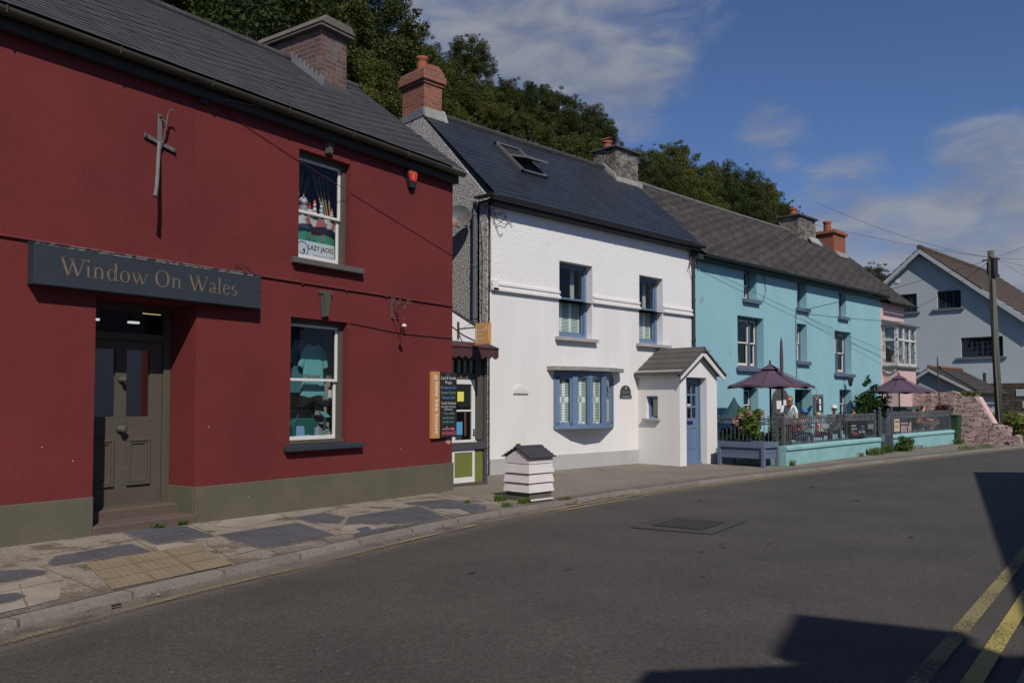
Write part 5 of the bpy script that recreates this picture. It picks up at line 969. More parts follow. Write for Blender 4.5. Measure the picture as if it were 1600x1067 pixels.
# side wall with its small window (hole by pieces)
for (a, b, c, d) in ((10.60, 11.5, -.1, 1.12), (10.60, 11.5, 1.62, 2.16), (10.60, 10.95, 1.12, 1.62), (11.27, 11.5, 1.12, 1.62)): PO.box(15.6, 15.78, a, b, c, d)
PO.box(16.96, 17.14, 10.60, 11.5, -.1, 2.16)
pw = PO.build('porch', whitew, WH, 0)
mb = MB(); mb.box(15.75, 15.775, 10.952, 11.268, 1.122, 1.618); f = MB(); 
for (a, b, c, d) in ((10.95, 11.0, 1.12, 1.62), (11.22, 11.27, 1.12, 1.62), (11.0, 11.22, 1.12, 1.17), (11.0, 11.22, 1.57, 1.62)): f.box(15.70, 15.745, a, b, c, d)
f.build('window_frame', bluep, pw, .003); mb.build('pane', glassm('bathroom_glass', (.3, .32, .3), .2), pw); mb = MB(); mb.box(15.52, 15.66, 10.88, 11.34, 1.06, 1.118); mb.build('sill', stonegrey, pw, .005)
mb = MB()
for sg in (-1, 1):
    n = 5
    for i in range(n):
        x0 = 16.37 + sg * (.93 * (n - i) / n); x1 = 16.37 + sg * (.93 * (n - i - 1) / n); z0 = 2.66 - .93 * .645 * (n - i) / n; z1 = 2.66 - .93 * .645 * (n - i - 1) / n
        mb.prism([(x0, 10.20, z0 + .02), (x1, 10.20, z1 + .02), (x1, 10.20, z1 + .055), (x0, 10.20, z0 + .075)], (0, 1.30, 0))
mb.prism([(16.27, 10.19, 2.63), (16.47, 10.19, 2.63), (16.37, 10.19, 2.74)], (0, 1.30, 0)); mb.build('porch_roof', bricks('porch_slates', (.075, .066, .06), (.09, .08, .072), (.04, .035, .03), .3, 5, .01, .85, .3, lich=(.12, .11, .1), lfac=.5), pw)
mb = MB()
for sg in (-1, 1): mb.prism([(16.37, 10.235, 2.63), (16.37 + sg * .93, 10.235, 2.03), (16.37 + sg * .93, 10.235, 2.14 - .0), (16.37, 10.235, 2.515 - .02)] if 0 else [(16.37, 10.235, 2.665), (16.37 + sg * .90, 10.235, 2.085), (16.37 + sg * .90, 10.235, 1.975), (16.37, 10.235, 2.535)], (0, .03, 0))
mb.build('bargeboard', whitep, pw, .003); mb = MB(); mb.box(15.50, 15.53, 10.26, 11.49, 2.05, 2.19); mb.box(15.50, 15.598, 10.26, 10.36, 2.05, 2.13); mb.build('fascia', whitep, pw)
mb = MB(); mb.wall(15.88, 16.68, .08, 2.03, 10.56, 10.60, [(15.99 + k * .195, 15.99 + k * .195 + .155, 1.12 + j * .275, 1.12 + j * .275 + .235) for k in range(3) for j in range(3)])
for a, b in ((15.98, 16.26), (16.31, 16.59)): frame_rect(mb, a, b, .42, .92, .025, 10.55, 10.56)
dr = mb.build('front_door', bluep, WH, .004); g = MB(); g.box(15.97, 16.60, 10.575, 10.58, 1.1, 1.95); g.build('pane', glassd, dr); g = MB(); g.box(16.17, 16.39, 10.54, 10.56, .985, 1.055); g.build('letterbox', mat('letterbox_bronze', (.06, .055, .05), .4, metal=.6), dr, .003); g = MB(); g.box(16.19, 16.33, 10.565, 10.573, 1.40, 1.44); g.build('sticker', whitep, dr)
mb = MB(); frame_rect(mb, 15.865, 16.695, .05, 2.038, .045, 10.53, 10.60, .05); mb.box(15.87, 16.69, 10.50, 10.56, .05, .115); mb.build('door_frame', bluep, WH, .003)
# plaques
t = thing('house_plaque', 'arched dark slate plaque numbered 22 beside the bow window', 'plaque', (15.12, 11.48, 1.7)); mb = MB(); mb.prism([(14.93, 11.499, 1.63), (15.31, 11.499, 1.63)] + [(15.12 + .19 * math.cos(a), 11.499, 1.70 + .19 * math.sin(a) * .85) for a in np.linspace(0, PI, 14)], (0, -.02, 0)); mb.build('slate', mat('plaque_slate', (.05, .052, .055), .7), t); mb = MB(); mb.box(14.91, 15.33, 11.465, 11.499, 1.585, 1.63); mb.build('ledge', mat('plaque_slate', (.05, .052, .055)), t)
txt('22', .05, (15.12, 11.479, 1.775), chalk, t, depth=.001); txt('Tany Ferry', .04, (15.12, 11.479, 1.69), mat('grey_letter', (.28, .28, .28)), t, width=.28, depth=.001, shear=.2); mb = MB(); mb.box(14.96, 15.28, 11.463, 11.465, 1.60, 1.615); mb.build('small_lettering', mat('grey_letter', (.28, .28, .28)), t)
t = thing('house_plaque', 'small white scrolled name plaque on the plain white wall', 'plaque', (11.73, 11.48, 1.72)); mb = MB(); mb.prism([(11.54, 11.499, 1.66), (11.93, 11.499, 1.66), (11.93, 11.499, 1.74), (11.87, 11.499, 1.76), (11.8, 11.499, 1.80), (11.73, 11.499, 1.815), (11.66, 11.499, 1.80), (11.6, 11.499, 1.76), (11.54, 11.499, 1.74)], (0, -.018, 0)); mb.build('plate', whitep, t, .004); mb = MB(); mb.box(11.53, 11.94, 11.475, 11.499, 1.645, 1.66); mb.build('ledge', stonegrey, t); txt('TY GWYN', .035, (11.735, 11.4805, 1.68), mat('pale_letter', (.5, .5, .48)), t, width=.28, depth=.001)
# satellite dish
t = thing('satellite_dish', 'grey satellite dish with rusty rim on the pebbledashed gable', 'satellite dish', (10.75, 12.1, 5.1)); mb = MB(); cx_, cy_, cz_ = 10.66, 12.12, 5.10; nrm = Vector((-.80, -.60, .05)).normalized(); ux = nrm.cross(Vector((0, 0, 1))).normalized(); uz = ux.cross(nrm)
vs = []; rr = [0, .12, .22, .30, .325]; 
for r_ in rr[1:]:
    for k in range(24): a = 2 * PI * k / 24; p = Vector((cx_, cy_, cz_)) + ux * (r_ * .74 * math.cos(a) * 1.08) + uz * (r_ * .68 * math.sin(a)) + nrm * (r_ * r_ * .6); vs.append(tuple(p))
vs.append((cx_, cy_, cz_)); fs = [(24, 0, 0)] * 0
for i in range(3):
    for k in range(24): fs.append((i * 24 + k, i * 24 + (k + 1) % 24, (i + 1) * 24 + (k + 1) % 24, (i + 1) * 24 + k))
fs += [(len(vs) - 1, (k + 1) % 24, k) for k in range(24)]; mb.add(vs, fs)
o = mb.build('reflector', mat('dish_grey', (.13, .145, .145), .5, .1, 20, (.16, .055, .022), 2.6, 1., sharp=(.56, .66), metal=.1), t, smooth=True); md = o.modifiers.new('s', 'SOLIDIFY'); md.thickness = .008
mb = MB(); mb.tube([(10.9, 12.15, 4.95), (10.7, 12.12, 4.95), (10.66, 12.12, 5.08)], .018, 6); mb.tube([(10.64, 12.1, 4.86), tuple(Vector((cx_, cy_, cz_ - .26)) + nrm * .3)], .01, 5); mb.build('arm', ironb, t)
# ------------------------------------------------------------------ BLUE HOUSE and PINK HOUSE
BL = thing('turquoise_house', 'long pale turquoise rendered house with brown slate roof behind the railed terrace', 'building', (17.86, 11.5, 0))
hs = dict(a=(20.44, 21.13, 4.30, 5.14), b=(23.56, 24.18, 4.30, 5.11), c=(26.46, 27.02, 4.25, 5.06), d=(20.08, 21.50, 2.42, 3.82), e=(23.52, 24.17, 2.70, 3.83), f=(26.12, 27.38, 2.40, 3.77), g=(20.36, 21.16, .95, 1.85), h=(23.34, 24.43, .2, 1.86), i=(26.42, 27.34, .95, 1.88))
mb = MB(); mb.wall(17.86, 29.87, -.1, 5.2, 11.5, 11.95, list(hs.values())); mb.wall(17.86, 29.87, -.1, 5.2, 15.6, 15.8); mb.box(18.0, 29.87, 12.2, 15.6, 2.2, 2.3); mb.build('wall', teal, BL)
mb = MB(); mb.box(17.9, 29.8, 12.4, 12.45, 0, 5.2); mb.build('interior', darkroom, BL)
mb = MB(); slate_roof(mb, 18.06, 29.95, 11.26, 5.22, 13.68, 7.53, 24, .010, 48, sag=.05, jit=.005); slate_roof(mb, 17.9, 29.95, 16, 5.2, 13.68, 7.525, 8, .012, 1)
slate_roof(mb, 29.95, 32.45, 11.20, 5.02, 13.68, 7.2, 20, .014, 10, jit=.004); slate_roof(mb, 29.95, 32.45, 16, 5.0, 13.68, 7.19, 6, .012, 1); mb.prism([(29.9, 13.68, 7.5), (29.9, 11.3, 5.1), (29.9, 16, 5.1)], (.06, 0, 0)); mb.prism([(32.40, 13.68, 7.17), (32.40, 11.26, 5.03), (32.40, 16, 5.0)], (-.06, 0, 0))
rf = mb.build('roof', slateC, BL)
mb = MB(); x = 18.3
while x < 27.3: zz = 7.53 - .05 * math.sin(PI * (x - 18.06) / 11.9); mb.tube([(x, 13.68, zz), (x + .44, 13.68, zz)], [.08, .07], 7); x += .45
mb.build('ridge_tiles', mat('ridge_lichen', (.16, .15, .14), .9, .6, 14, (.06, .06, .06), 5, .8), BL)
mb = gutter(18.1, 29.95, 11.22, 5.18, .055); mb.build('gutter', mat('green_gutter', (.022, .04, .04), .6), BL); mb = MB(); mb.box(17.9, 29.9, 11.3, 11.498, 5.06, 5.19); mb.build('fascia', mat('green_gutter', (.022, .04, .04)), BL)
mb = gutter(29.96, 32.5, 11.16, 4.99, .055); mb.build('gutter', gutterm, BL)
for key in 'abcdefgi':
    a, b, c, d = hs[key]
    if key in 'ab': sash_window(BL, a, b, c, d, 11.72, slateblue, cream, .05, .03, .5, 0, 0)
    elif key == 'c': sash_window(BL, a, b, c, d, 11.66, slateblue, cream, .05, .03, .5)
    elif key == 'd': sash_window(BL, a, b, c, d, 11.70, slateblue, cream, .07, .04, .5, mull=(a + .30, b - .42))
    elif key == 'e': sash_window(BL, a, b, c, d, 11.70, slateblue, cream, .05, .035, .5)
    elif key == 'f': sash_window(BL, a, b, c, d, 11.70, slateblue, cream, .07, .04, .5, mull=(a + .62,))
    elif key == 'g': sash_window(BL, a, b, c, d, 11.72, slateblue, cream, .045, .03, .5, vb=1)
    else: sash_window(BL, a, b, c, d, 11.72, slateblue, cream, .045, .03, .5, vb=1)
    mb = MB(); mb.box(a - .10, b + .10, 11.40, 11.72, c - .11, c - .004); mb.build('sill', slateblue, BL, .008)
for key, (x0, x1) in (('d', (20.2, 20.5)), ('f', (26.3, 26.6))):
    mb = MB(); a, b, c, d = hs[key]; mb.box(x0, x1, 11.98, 12.0, c + .1, d - .1); mb.build('curtain', mat('curtain_grey', (.18, .17, .16), .9), BL)
mb = MB(); mb.wall(23.34, 24.43, .2, 1.86, 11.86, 11.92, [(23.5, 24.25, 1.1, 1.7)]); frame_rect(mb, 23.34, 24.43, .2, 1.86, .07, 11.80, 11.86); mb.build('door', mat('door_teal', (.03, .08, .085), .6), BL)
mb = MB(); mb.box(24.47, 25.05, 11.41, 11.499, 1.12, 1.71); nb = mb.build('notice_case', slateblue, BL, .005); mb = MB(); mb.box(24.55, 24.97, 11.40, 11.409, 1.2, 1.63); mb.build('pane', darkin, nb); mb = MB(); mb.box(24.72, 24.84, 11.392, 11.399, 1.42, 1.58); mb.box(24.72, 24.84, 11.392, 11.399, 1.22, 1.38); mb.build('paper', mat('poster_white', (.66, .66, .64)), nb)
mb = MB(); mb.prism([(21.9, 11.499, .3), (22.9, 11.499, .3)] + [(22.4 + .5 * math.cos(a), 11.499, 1.42 + .46 * math.sin(a)) for a in np.linspace(0, PI, 14)], (0, -.05, 0)); st = mb.build('arched_stone', stone_dark, BL); mb = MB(); mb.box(22.1, 22.42, 11.43, 11.448, 1.28, 1.52); mb.box(22.5, 22.78, 11.43, 11.448, 1.38, 1.54); mb.build('menu_sheet', mat('poster_white', (.66, .66, .64)), st)
t = thing('heart_sign', 'small heart shaped slate sign hanging by the turquoise house door', 'sign', (24.2, 11.1, 1.6)); mb = MB(); hp = [(0, -1.1), (.75, -.2), (1, .45), (.75, .9), (.35, .95), (0, .65), (-.35, .95), (-.75, .9), (-1, .45), (-.75, -.2)]; mb.prism([(24.12 + .18 * a, 11.2, 1.60 + .13 * b) for a, b in hp], (0, .02, 0)); mb.build('rim', mat('wicker', (.32, .24, .14)), t, .003); mb = MB(); mb.prism([(24.12 + .145 * a, 11.197, 1.60 + .105 * b) for a, b in hp], (0, .002, 0)); mb.build('slate', blackb, t); mb = MB(); mb.tube([(24.12, 11.2, 1.72), (24.12, 11.2, 1.85), (24.15, 11.49, 1.9)], .006, 4); mb.build('hook', ironb, t); mb = MB()
for a, b in ((-.5, .4), (.5, .4), (0, .1), (-.2, -.3), (.25, -.25)): mb.box(24.12 + .15 * a - .018, 24.12 + .15 * a + .018, 11.193, 11.196, 1.59 + .1 * b, 1.615 + .1 * b)
mb.build('chalk_marks', chalk, t)
t = thing('wall_lamp', 'black lantern on a bracket above the last ground floor window of the turquoise house', 'lamp', (26.9, 11.3, 2.0)); mb = MB(); mb.lathe((26.75, 11.28, 1.98), [(.02, 0), (.06, .04), (.08, .2), (.09, .22), (.02, .3)], 8); mb.tube([(26.75, 11.28, 2.26), (26.75, 11.38, 2.3), (26.75, 11.49, 2.2)], .012, 5); mb.build('lantern', ironb, t)
# chimneys
def stack(parent, x0, x1, y0, y1, z0, z1, m, potx, capz=.07, rough=True, ph=.3, pr=.13, capm=None):
    mb = MB(); mb.box(x0, x1, y0, y1, z0, z1); c = mb.build('chimney', m, parent)
    if rough: roughen(c, .035, 5, .12)
    mb = MB(); mb.box(x0 - .08, x1 + .08, y0 - .08, y1 + .08, z1 + .002, z1 + capz); mb.build('chimney_cap', capm or stone_dark, c, .01)
    for p in potx: mb = MB(); pot(mb, p, (y0 + y1) / 2, z1 + capz, pr, ph); mb.build('chimney_pot', terra, c, smooth=True)
    return c
c = stack(BL, 27.55, 28.85, 13.35, 14.1, 7.0, 8.0, stonech, (27.9,)); mb = MB(); mb.prism([(28.2, 13.2, 7.12), (28.2, 13.3, 7.3), (28.9, 13.3, 7.3), (28.95, 13.15, 7.05)], (0, -.02, .05)); mb.build('flashing', mat('pale_flaunching', (.3, .3, .29), .9), c)
c = stack(BL, 30.7, 31.75, 13.5, 14.2, 6.9, 7.86, mat('orange_brick_far', (.27, .09, .05), .9, .5, 14, (.19, .07, .04), 6, .7), (30.95,), .12, False, .42, .14, mat('orange_cap', (.25, .09, .05), .9)); mb = MB(); mb.box(30.68, 31.78, 13.4, 13.5, 7.0, 7.16); mb.build('flashing', mat('pale_flaunching', (.3, .3, .29)), c)
mb = MB(); 
for k in range(6): mb.tube([(30.0 + k * .1 , 13.68, 7.28), (30.09 + k * .1, 13.68, 7.28)], .07, 6)
mb.build('ridge_tiles', terra, BL)
mb = MB(); mb.tube([(21.5, 11.48, 5.05), (21.62, 11.47, 4.6), (21.4, 11.45, 4.3), (21.1, 11.44, 4.22)], .01, 5); mb.tube([(23.45, 11.48, 4.25), (23.42, 11.48, 3.6), (23.44, 11.48, 2.2)], .012, 5); mb.build('wall_wire', mat('wire_teal', (.09, .17, .19)), BL)
PK = thing('pink_house', 'narrow pale pink house front with a white oriel window at the end of the terrace', 'building', (30.9, 11.5, 0))
mb = MB(); mb.wall(29.875, 32.1, -.1, 5.0, 11.5, 11.9, [(30.15, 31.7, 2.9, 4.0)]); mb.box(31.8, 32.1, 11.9, 15.8, -.1, 5.0); mb.prism([(31.8, 11.5, 5.0), (31.8, 15.8, 5.0), (31.8, 13.68, 7.0)], (.3, 0, 0)); mb.box(30.0, 31.8, 12.3, 12.35, 0, 5); mb.build('wall', pinkw, PK)
mb = MB(); mb.box(30.02, 31.75, 10.99, 11.5, .3, 2.72); mb.build('oriel_base', pinkw, PK)
chip = mat('flaking_white_paint', (.52, .52, .49), .8, .3, 20, (.17, .18, .16), 9, .9, sharp=(.5, .62))
mb = MB(); X0, X1, Y0 = 30.0, 31.78, 10.97
for z0, z1 in ((2.74, 2.84), (3.62, 3.70), (4.10, 4.16)): mb.box(X0, X1, Y0, Y0 + .07, z0, z1); mb.box(X0, X0 + .07, Y0 + .07, 11.5, z0, z1); mb.box(X1 - .07, X1, Y0 + .07, 11.5, z0, z1)
for x in (X0, 30.55, 31.14, X1 - .09): mb.box(x, x + .09, Y0 + .004, Y0 + .066, 2.84, 4.10)
for x in (X0 + .004, X1 - .074): mb.box(x, x + .066, 11.41, 11.5, 2.84, 4.10); mb.box(x, x + .066, Y0 + .07, Y0 + .12, 2.84, 4.1)
ow = mb.build('oriel_window', chip, PK, .004)
mb = MB(); mb.box(X0 + .02, X1 - .02, Y0 + .03, Y0 + .034, 2.8, 4.12); mb.box(X0 + .03, X0 + .034, Y0 + .05, 11.5, 2.8, 4.12); mb.box(X1 - .034, X1 - .03, Y0 + .05, 11.5, 2.8, 4.12); mb.build('pane', glass, ow)
mb = MB(); mb.box(X0 + .08, X1 - .1, Y0 + .1, Y0 + .11, 3.0, 4.1) if 0 else mb.prism([(X0 + .09, Y0 + .12, 3.2), (X0 + .09, 11.5, 3.5), (X0 + .09, 11.5, 4.08), (X0 + .09, Y0 + .12, 4.08)], (.01, 0, 0)); mb.box(30.9, 31.3, Y0 + .1, Y0 + .11, 2.9, 4.1); mb.build('curtain', mat('net_curtain', (.3, .29, .29), .9), ow)
mb = MB(); mb.prism([(29.9, 10.88, 4.16), (31.95, 10.88, 4.16), (31.95, 10.88, 4.21), (29.9, 10.88, 4.21)], (0, .63, 0)); mb.prism([(29.95, 10.9, 4.215), (29.95, 11.5, 4.215), (29.95, 11.5, 4.4)], (1.9, 0, 0)); mb.build('oriel_roof', mat('lead_dark', (.10, .105, .105), .7, col2=(.16, .15, .13), cscale=6), ow); mb = MB(); mb.box(29.95, 31.85, 10.90, 11.5, 2.66, 2.735); mb.build('oriel_sill', mat('lead_dark', (.10, .105, .105)), ow, .006)
mb = MB(); mb.tube([(29.99, 11.02 + .46 * k / 8, 2.62 - .14 * math.sin(PI * k / 8)) for k in range(9)], .03, 6); mb.build('swag', chip, PK)
# ------------------------------------------------------------------ things in front of the houses
# beehive
HV = thing('beehive', 'white tiered wooden beehive with a slatted dark gable roof on the pavement', 'beehive', (8.87, 8.52, .06), rot=0)
hz = .075; ROT = math.radians(5)
def hrot(mb):
    M = Matrix.Translation((8.50, 8.42, 0)) @ Matrix.Rotation(math.radians(-3), 4, 'Z') @ Matrix.Translation((-8.50, -8.42, 0)); return mb.xform(M)
hx, hy, hh = 8.87, 8.52, .28
def tier(z0, z1, b, t):
    mb = MB(); v = [(hx - b, hy - b, z0), (hx + b, hy - b, z0), (hx + b, hy + b, z0), (hx - b, hy + b, z0), (hx - t, hy - t, z1), (hx + t, hy - t, z1), (hx + t, hy + t, z1), (hx - t, hy + t, z1)]
    mb.add(v, [(0, 3, 2, 1), (4, 5, 6, 7), (0, 1, 5, 4), (1, 2, 6, 5), (2, 3, 7, 6), (3, 0, 4, 7)]); return mb
hw = mat('hive_white', (.66, .64, .63), .6, .15, 30, (.52, .49, .46), 6, .6)
mb = MB(); mb.box(hx - .235, hx + .235, hy - .235, hy + .235, .06, .20); mb.build('base', mat('hive_base_wood', (.11, .10, .085), .9, .4, 12, (.08, .085, .05), 5, .8), HV, .004); mb = MB(); mb.box(hx - .235, hx + .235, hy - .275, hy - .236, .075, .095); mb.build('landing_board', whitep, HV)
for k in range(3): tier(.19 + k * .137, .19 + k * .137 + .128, .268, .245).build('tier', hw, HV, .004)
mb = MB(); mb.box(hx - .25, hx + .25, hy - .25, hy + .25, .60, .68); mb.prism([(hx - .25, hy - .25, .68), (hx - .25, hy + .25, .68), (hx - .25, hy, .81)], (.50, 0, 0)); mb.build('top_box', hw, HV, .003)
mb = MB()
for sg in (-1, 1):
    for i in range(5):
        f = i / 5; y0, z0 = hy + sg * .295 * (1 - f), .665 + .155 * f; y1, z1 = hy + sg * .295 * (1 - f - .235), .665 + .155 * (f + .235)
        mb.prism([(hx - .275, y0, z0 + .022), (hx - .275, y1, z1 + .0), (hx - .275, y1, z1 + .020), (hx - .275, y0, z0 + .044)], (.55, 0, 0))
mb.box(hx - .27, hx + .27, hy - .03, hy + .03, .838, .856); mb.box(hx - .25, hx - .19, hy - .02, hy + .02, .85, .885); mb.build('roof', mat('hive_roof', (.045, .046, .052), .8, .3, 20, (.07, .07, .075), 5, .6), HV, .002)
# planter with a shrub
PL = thing('planter', 'blue painted wooden planter trough on legs at the end of the turquoise wall', 'planter', (17.0, 9.5, .05))
mb = MB(); 
for k, (z0, z1) in enumerate(((.24, .355), (.36, .47))): mb.box(16.735, 17.365, 9.005, 10.045, z0, z1)
mb.build('side_boards', planter_m, PL, .006); mb = MB()
for a, b, c, d in ((16.70, 17.40, 8.96, 9.02), (16.70, 17.40, 10.03, 10.09), (16.70, 16.76, 9.02, 10.03), (17.34, 17.40, 9.02, 10.03)): mb.box(a, b, c, d, .475, .60)
mb.build('rim', planter_m, PL, .006); mb = MB(); mb.box(16.76, 17.34, 9.02, 10.03, .45, .56); mb.build('soil', mat('dark_soil', (.04, .03, .02), 1), PL)
for x in (16.70, 17.33):
    for y in (8.955, 10.03): mb = MB(); mb.box(x, x + .075, y, y + .075, .05, .47); mb.build('leg', planter_m, PL, .005)
def leaf_mesh(name, clumps, n, size, m, parent=None, seed=1, flat=.5, org=None, pts=None, flowers=None, aspect=.55):
    """thousands of separate leaves gathered round clump centres (x, y, z, r)"""
    rng = np.random.default_rng(seed); cl = np.array(clumps, float); w = cl[:, 3] ** 2; idx = rng.choice(len(cl), n, p=w / w.sum())
    d = rng.normal(size=(n, 3)); d /= np.linalg.norm(d, axis=1)[:, None]; r = cl[idx, 3] * rng.random(n) ** .35
    d2 = d.copy(); d2[:, 2] *= flat; c = cl[idx, :3] + d2 * r[:, None]
    nrm = d * .6 + rng.normal(size=(n, 3)) * .55 + np.array([0, 0, .45]); nrm /= np.linalg.norm(nrm, axis=1)[:, None]
    a = rng.normal(size=(n, 3)); t = np.cross(nrm, a); t /= np.linalg.norm(t, axis=1)[:, None]; b = np.cross(nrm, t)
    s = size * (.6 + .8 * rng.random(n)); t *= s[:, None]; b *= (s * aspect)[:, None]
    V = np.empty((n * 4, 3)); V[0::4] = c - t; V[1::4] = c - b * .9 + t * .1; V[2::4] = c + t; V[3::4] = c + b * .9 + t * .1
    o0 = np.array(organ(parent) if parent else (org or (0, 0, 0)))
    me = bpy.data.meshes.new(name); me.vertices.add(n * 4); me.vertices.foreach_set('co', (V - o0).ravel()); me.loops.add(n * 4); me.loops.foreach_set('vertex_index', np.arange(n * 4)); me.polygons.add(n); me.polygons.foreach_set('loop_start', np.arange(0, n * 4, 4)); me.polygons.foreach_set('loop_total', np.full(n, 4)); me.update(calc_edges=True)
    me.materials.append(m); o = bpy.data.objects.new(name, me); COL.objects.link(o)
    if parent: o.parent = parent
    else: o.location = tuple(o0)
    return o
lf_plant = leafm('shrub_leaves', (.06, .10, .02), (.17, .23, .05)); lf_pink = leafm('pink_flowers', (.45, .2, .2), (.65, .36, .35)); lf_dark = leafm('dark_shrub_leaves', (.018, .038, .014), (.045, .08, .022)); lf_grass = leafm('grass_leaves', (.05, .09, .02), (.12, .17, .045)); lf_gold = leafm('golden_leaves', (.07, .09, .018), (.20, .215, .045)); lf_brown = leafm('dry_leaves', (.08, .05, .03), (.16, .10, .05))
t = thing('flowering_shrub', 'upright green shrub with pink flower heads growing in the blue planter', 'shrub', (16.95, 9.4, .56)); random.seed(2)
mb = MB(); 
for k in range(6): a = k * 1.1; mb.tube([(16.95, 9.4, .5), (16.95 + .06 * math.cos(a), 9.4 + .06 * math.sin(a), .8), (16.95 + .17 * math.cos(a), 9.4 + .17 * math.sin(a), 1.12)], [.012, .009, .004], 5)
mb.build('stem', wood, t); leaf_mesh('foliage', [(16.95 + random.uniform(-.22, .22), 9.4 + random.uniform(-.22, .22), random.uniform(.78, 1.3), .11) for _ in range(26)], 1500, .04, lf_plant, t, 3, 1.)
leaf_mesh('flower', [(16.95 + a, 9.4 + b, c, .07) for a, b, c in ((-.26, .1, 1.16), (-.15, -.05, 1.22), (.1, -.22, 1.25), (-.05, .2, 1.18), (.22, -.1, 1.12), (-.3, .2, 1.05), (.2, .2, 1.22))], 420, .025, lf_pink, t, 4, 1.)
# turquoise garden wall, railings, gate
GW = thing('garden_wall', 'low turquoise garden wall with rounded coping in front of the terrace, planter end', 'wall', (20.6, 9.0, 0))
def gwall(P, pts, z0, z1, th=.24):
    mb = MB(); cp_ = MB()
    for (ax, ay), (bx, by) in zip(pts[:-1], pts[1:]):
        t = Vector((bx - ax, by - ay)).normalized(); nn = Vector((-t.y, t.x)); a = Vector((ax, ay)); b = Vector((bx, by))
        mb.prism([(*a, z0), (*b, z0), (*(b + nn * th), z0), (*(a + nn * th), z0)], (0, 0, z1 - .105 - z0))
        a2 = a - nn * .035; b2 = b - nn * .035; w_ = th + .07
        prof = [(0, z1 - .10), (0, z1 - .045), (.03, z1 - .012), (.08, z1), (w_ - .08, z1), (w_ - .03, z1 - .012), (w_, z1 - .045), (w_, z1 - .10)]
        v = [(*(a2 + nn * o), z) for o, z in prof] + [(*(b2 + nn * o), z) for o, z in prof]; n = len(prof)
        cp_.add(v, [(k, (k + 1) % n, n + (k + 1) % n, n + k)[::1] for k in range(n)] + [tuple(range(n))[::-1], tuple(range(n, 2 * n))])
    mb.build('wall_face', tealw, P); cp_.build('coping', tealw, P, smooth=False)
gwall(GW, [(17.55, 11.4), (17.55, 8.87), (23.72, 9.18)] if 0 else [(17.55, 8.87), (23.72, 9.18)], -.05, .50)
mb = MB(); mb.box(17.56, 17.80, 9.10, 11.45, -.05, .395); mb.box(17.525, 17.835, 9.13, 11.45, .397, .49); mb.build('return_wall', tealw, GW, .01)
GW2 = thing('garden_wall', 'second low turquoise garden wall with coping right of the iron gate', 'wall', (27.9, 9.4, 0)); gwall(GW2, [(24.80, 9.30), (31.0, 9.50)], -.05, .53)
terr = mat('terrace_paving', (.16, .15, .14), .9, .4, 20, (.1, .095, .09), 2, .8); mb = MB(); mb.prism([(17.8, 9.12, .29), (23.7, 9.4, .29), (24.8, 9.5, .29), (31.4, 9.75, .29), (31.4, 11.5, .29), (17.8, 11.5, .29)], (0, 0, .02)); tag(mb.build('terrace', terr), kind='structure')
def railing(name, label, pts, ztop, zbot, first=False, grp='iron railings round the terrace', posts=True, x=None):
    t = thing(name, label, 'railing', (pts[0][0], pts[0][1], zbot), group=grp); (ax, ay), (bx, by) = pts[0], pts[-1]; A_, B_ = Vector((ax, ay)), Vector((bx, by)); Ln = (B_ - A_).length; d = (B_ - A_) / Ln
    for z in (zbot + .03, ztop - .17, ztop - .055): mb = MB(); mb.tube([(*A_, z), (*B_, z)], .014, 4); mb.build('rail', iron, t)
    n = int(Ln / .105); n = min(n, 98); mb = MB(); mb.tube([(ax, ay, zbot), (ax, ay, ztop - .03)], .0085, 5, False); mb.lathe((ax, ay, ztop - .035), [(.006, 0), (.02, .015), (.014, .035), (.004, .065)], 6); b0 = mb.build('baluster', iron, t)
    for k in range(1, n):
        o = b0.copy(); COL.objects.link(o); p = d * (Ln * k / n); o.location = (p.x, p.y, 0)
    # scroll panels between the two upper rails
    m2 = MB(); k = 0; s = .16
    while s < Ln - .1:
        c = A_ + d * s; pts_ = [(c.x + d.x * .045 * math.cos(a), c.y + d.y * .045 * math.cos(a), ztop - .112 + .045 * math.sin(a)) for a in np.linspace(0, 2 * PI, 10)]; m2.tube(pts_, .007, 4, False)
        m2.tube([(c.x - d.x * .07, c.y - d.y * .07, ztop - .16), (c.x, c.y, ztop - .11), (c.x + d.x * .07, c.y + d.y * .07, ztop - .06)], .006, 4, False); s += .17
    m2.build('scroll_panel', iron, t)
    for q in ([A_, B_] if posts else []): mb = MB(); mb.box(q.x - .03, q.x + .03, q.y - .03, q.y + .03, zbot - .02, ztop + .03); mb.lathe((q.x, q.y, ztop + .03), [(.02, 0), (.045, .03), (.045, .06), (.01, .09)], 8); mb.build('post', iron, t)
    return t
railing('railing', 'grey iron railing along the front of the first turquoise garden wall', [(17.66, 8.99), (23.6, 9.29)], 1.15, .51)
railing('railing', 'grey iron railing running back to the house beside the porch', [(17.68, 9.15), (17.68, 11.4)], 1.15, .50)
railing('railing', 'grey iron railing on the second garden wall by the pink stone wall', [(24.92, 9.42), (30.9, 9.62)], 1.17, .54)
t = thing('iron_gate', 'slim grey iron gate with a curved top between the two garden walls', 'gate', (24.3, 9.25, .1)); mb = MB()
for x in (23.86, 24.72): mb.box(x - .03, x + .03, 9.22, 9.28, .05, 1.25)
for x in (23.86, 24.72): mb.lathe((x, 9.25, 1.25), [(.02, 0), (.04, .03), (.04, .05), (.005, .09)], 8)
mb.build('post', iron, t); mb = MB(); 
for z in (.15, .55): mb.box(23.89, 24.69, 9.235, 9.265, z, z + .03)
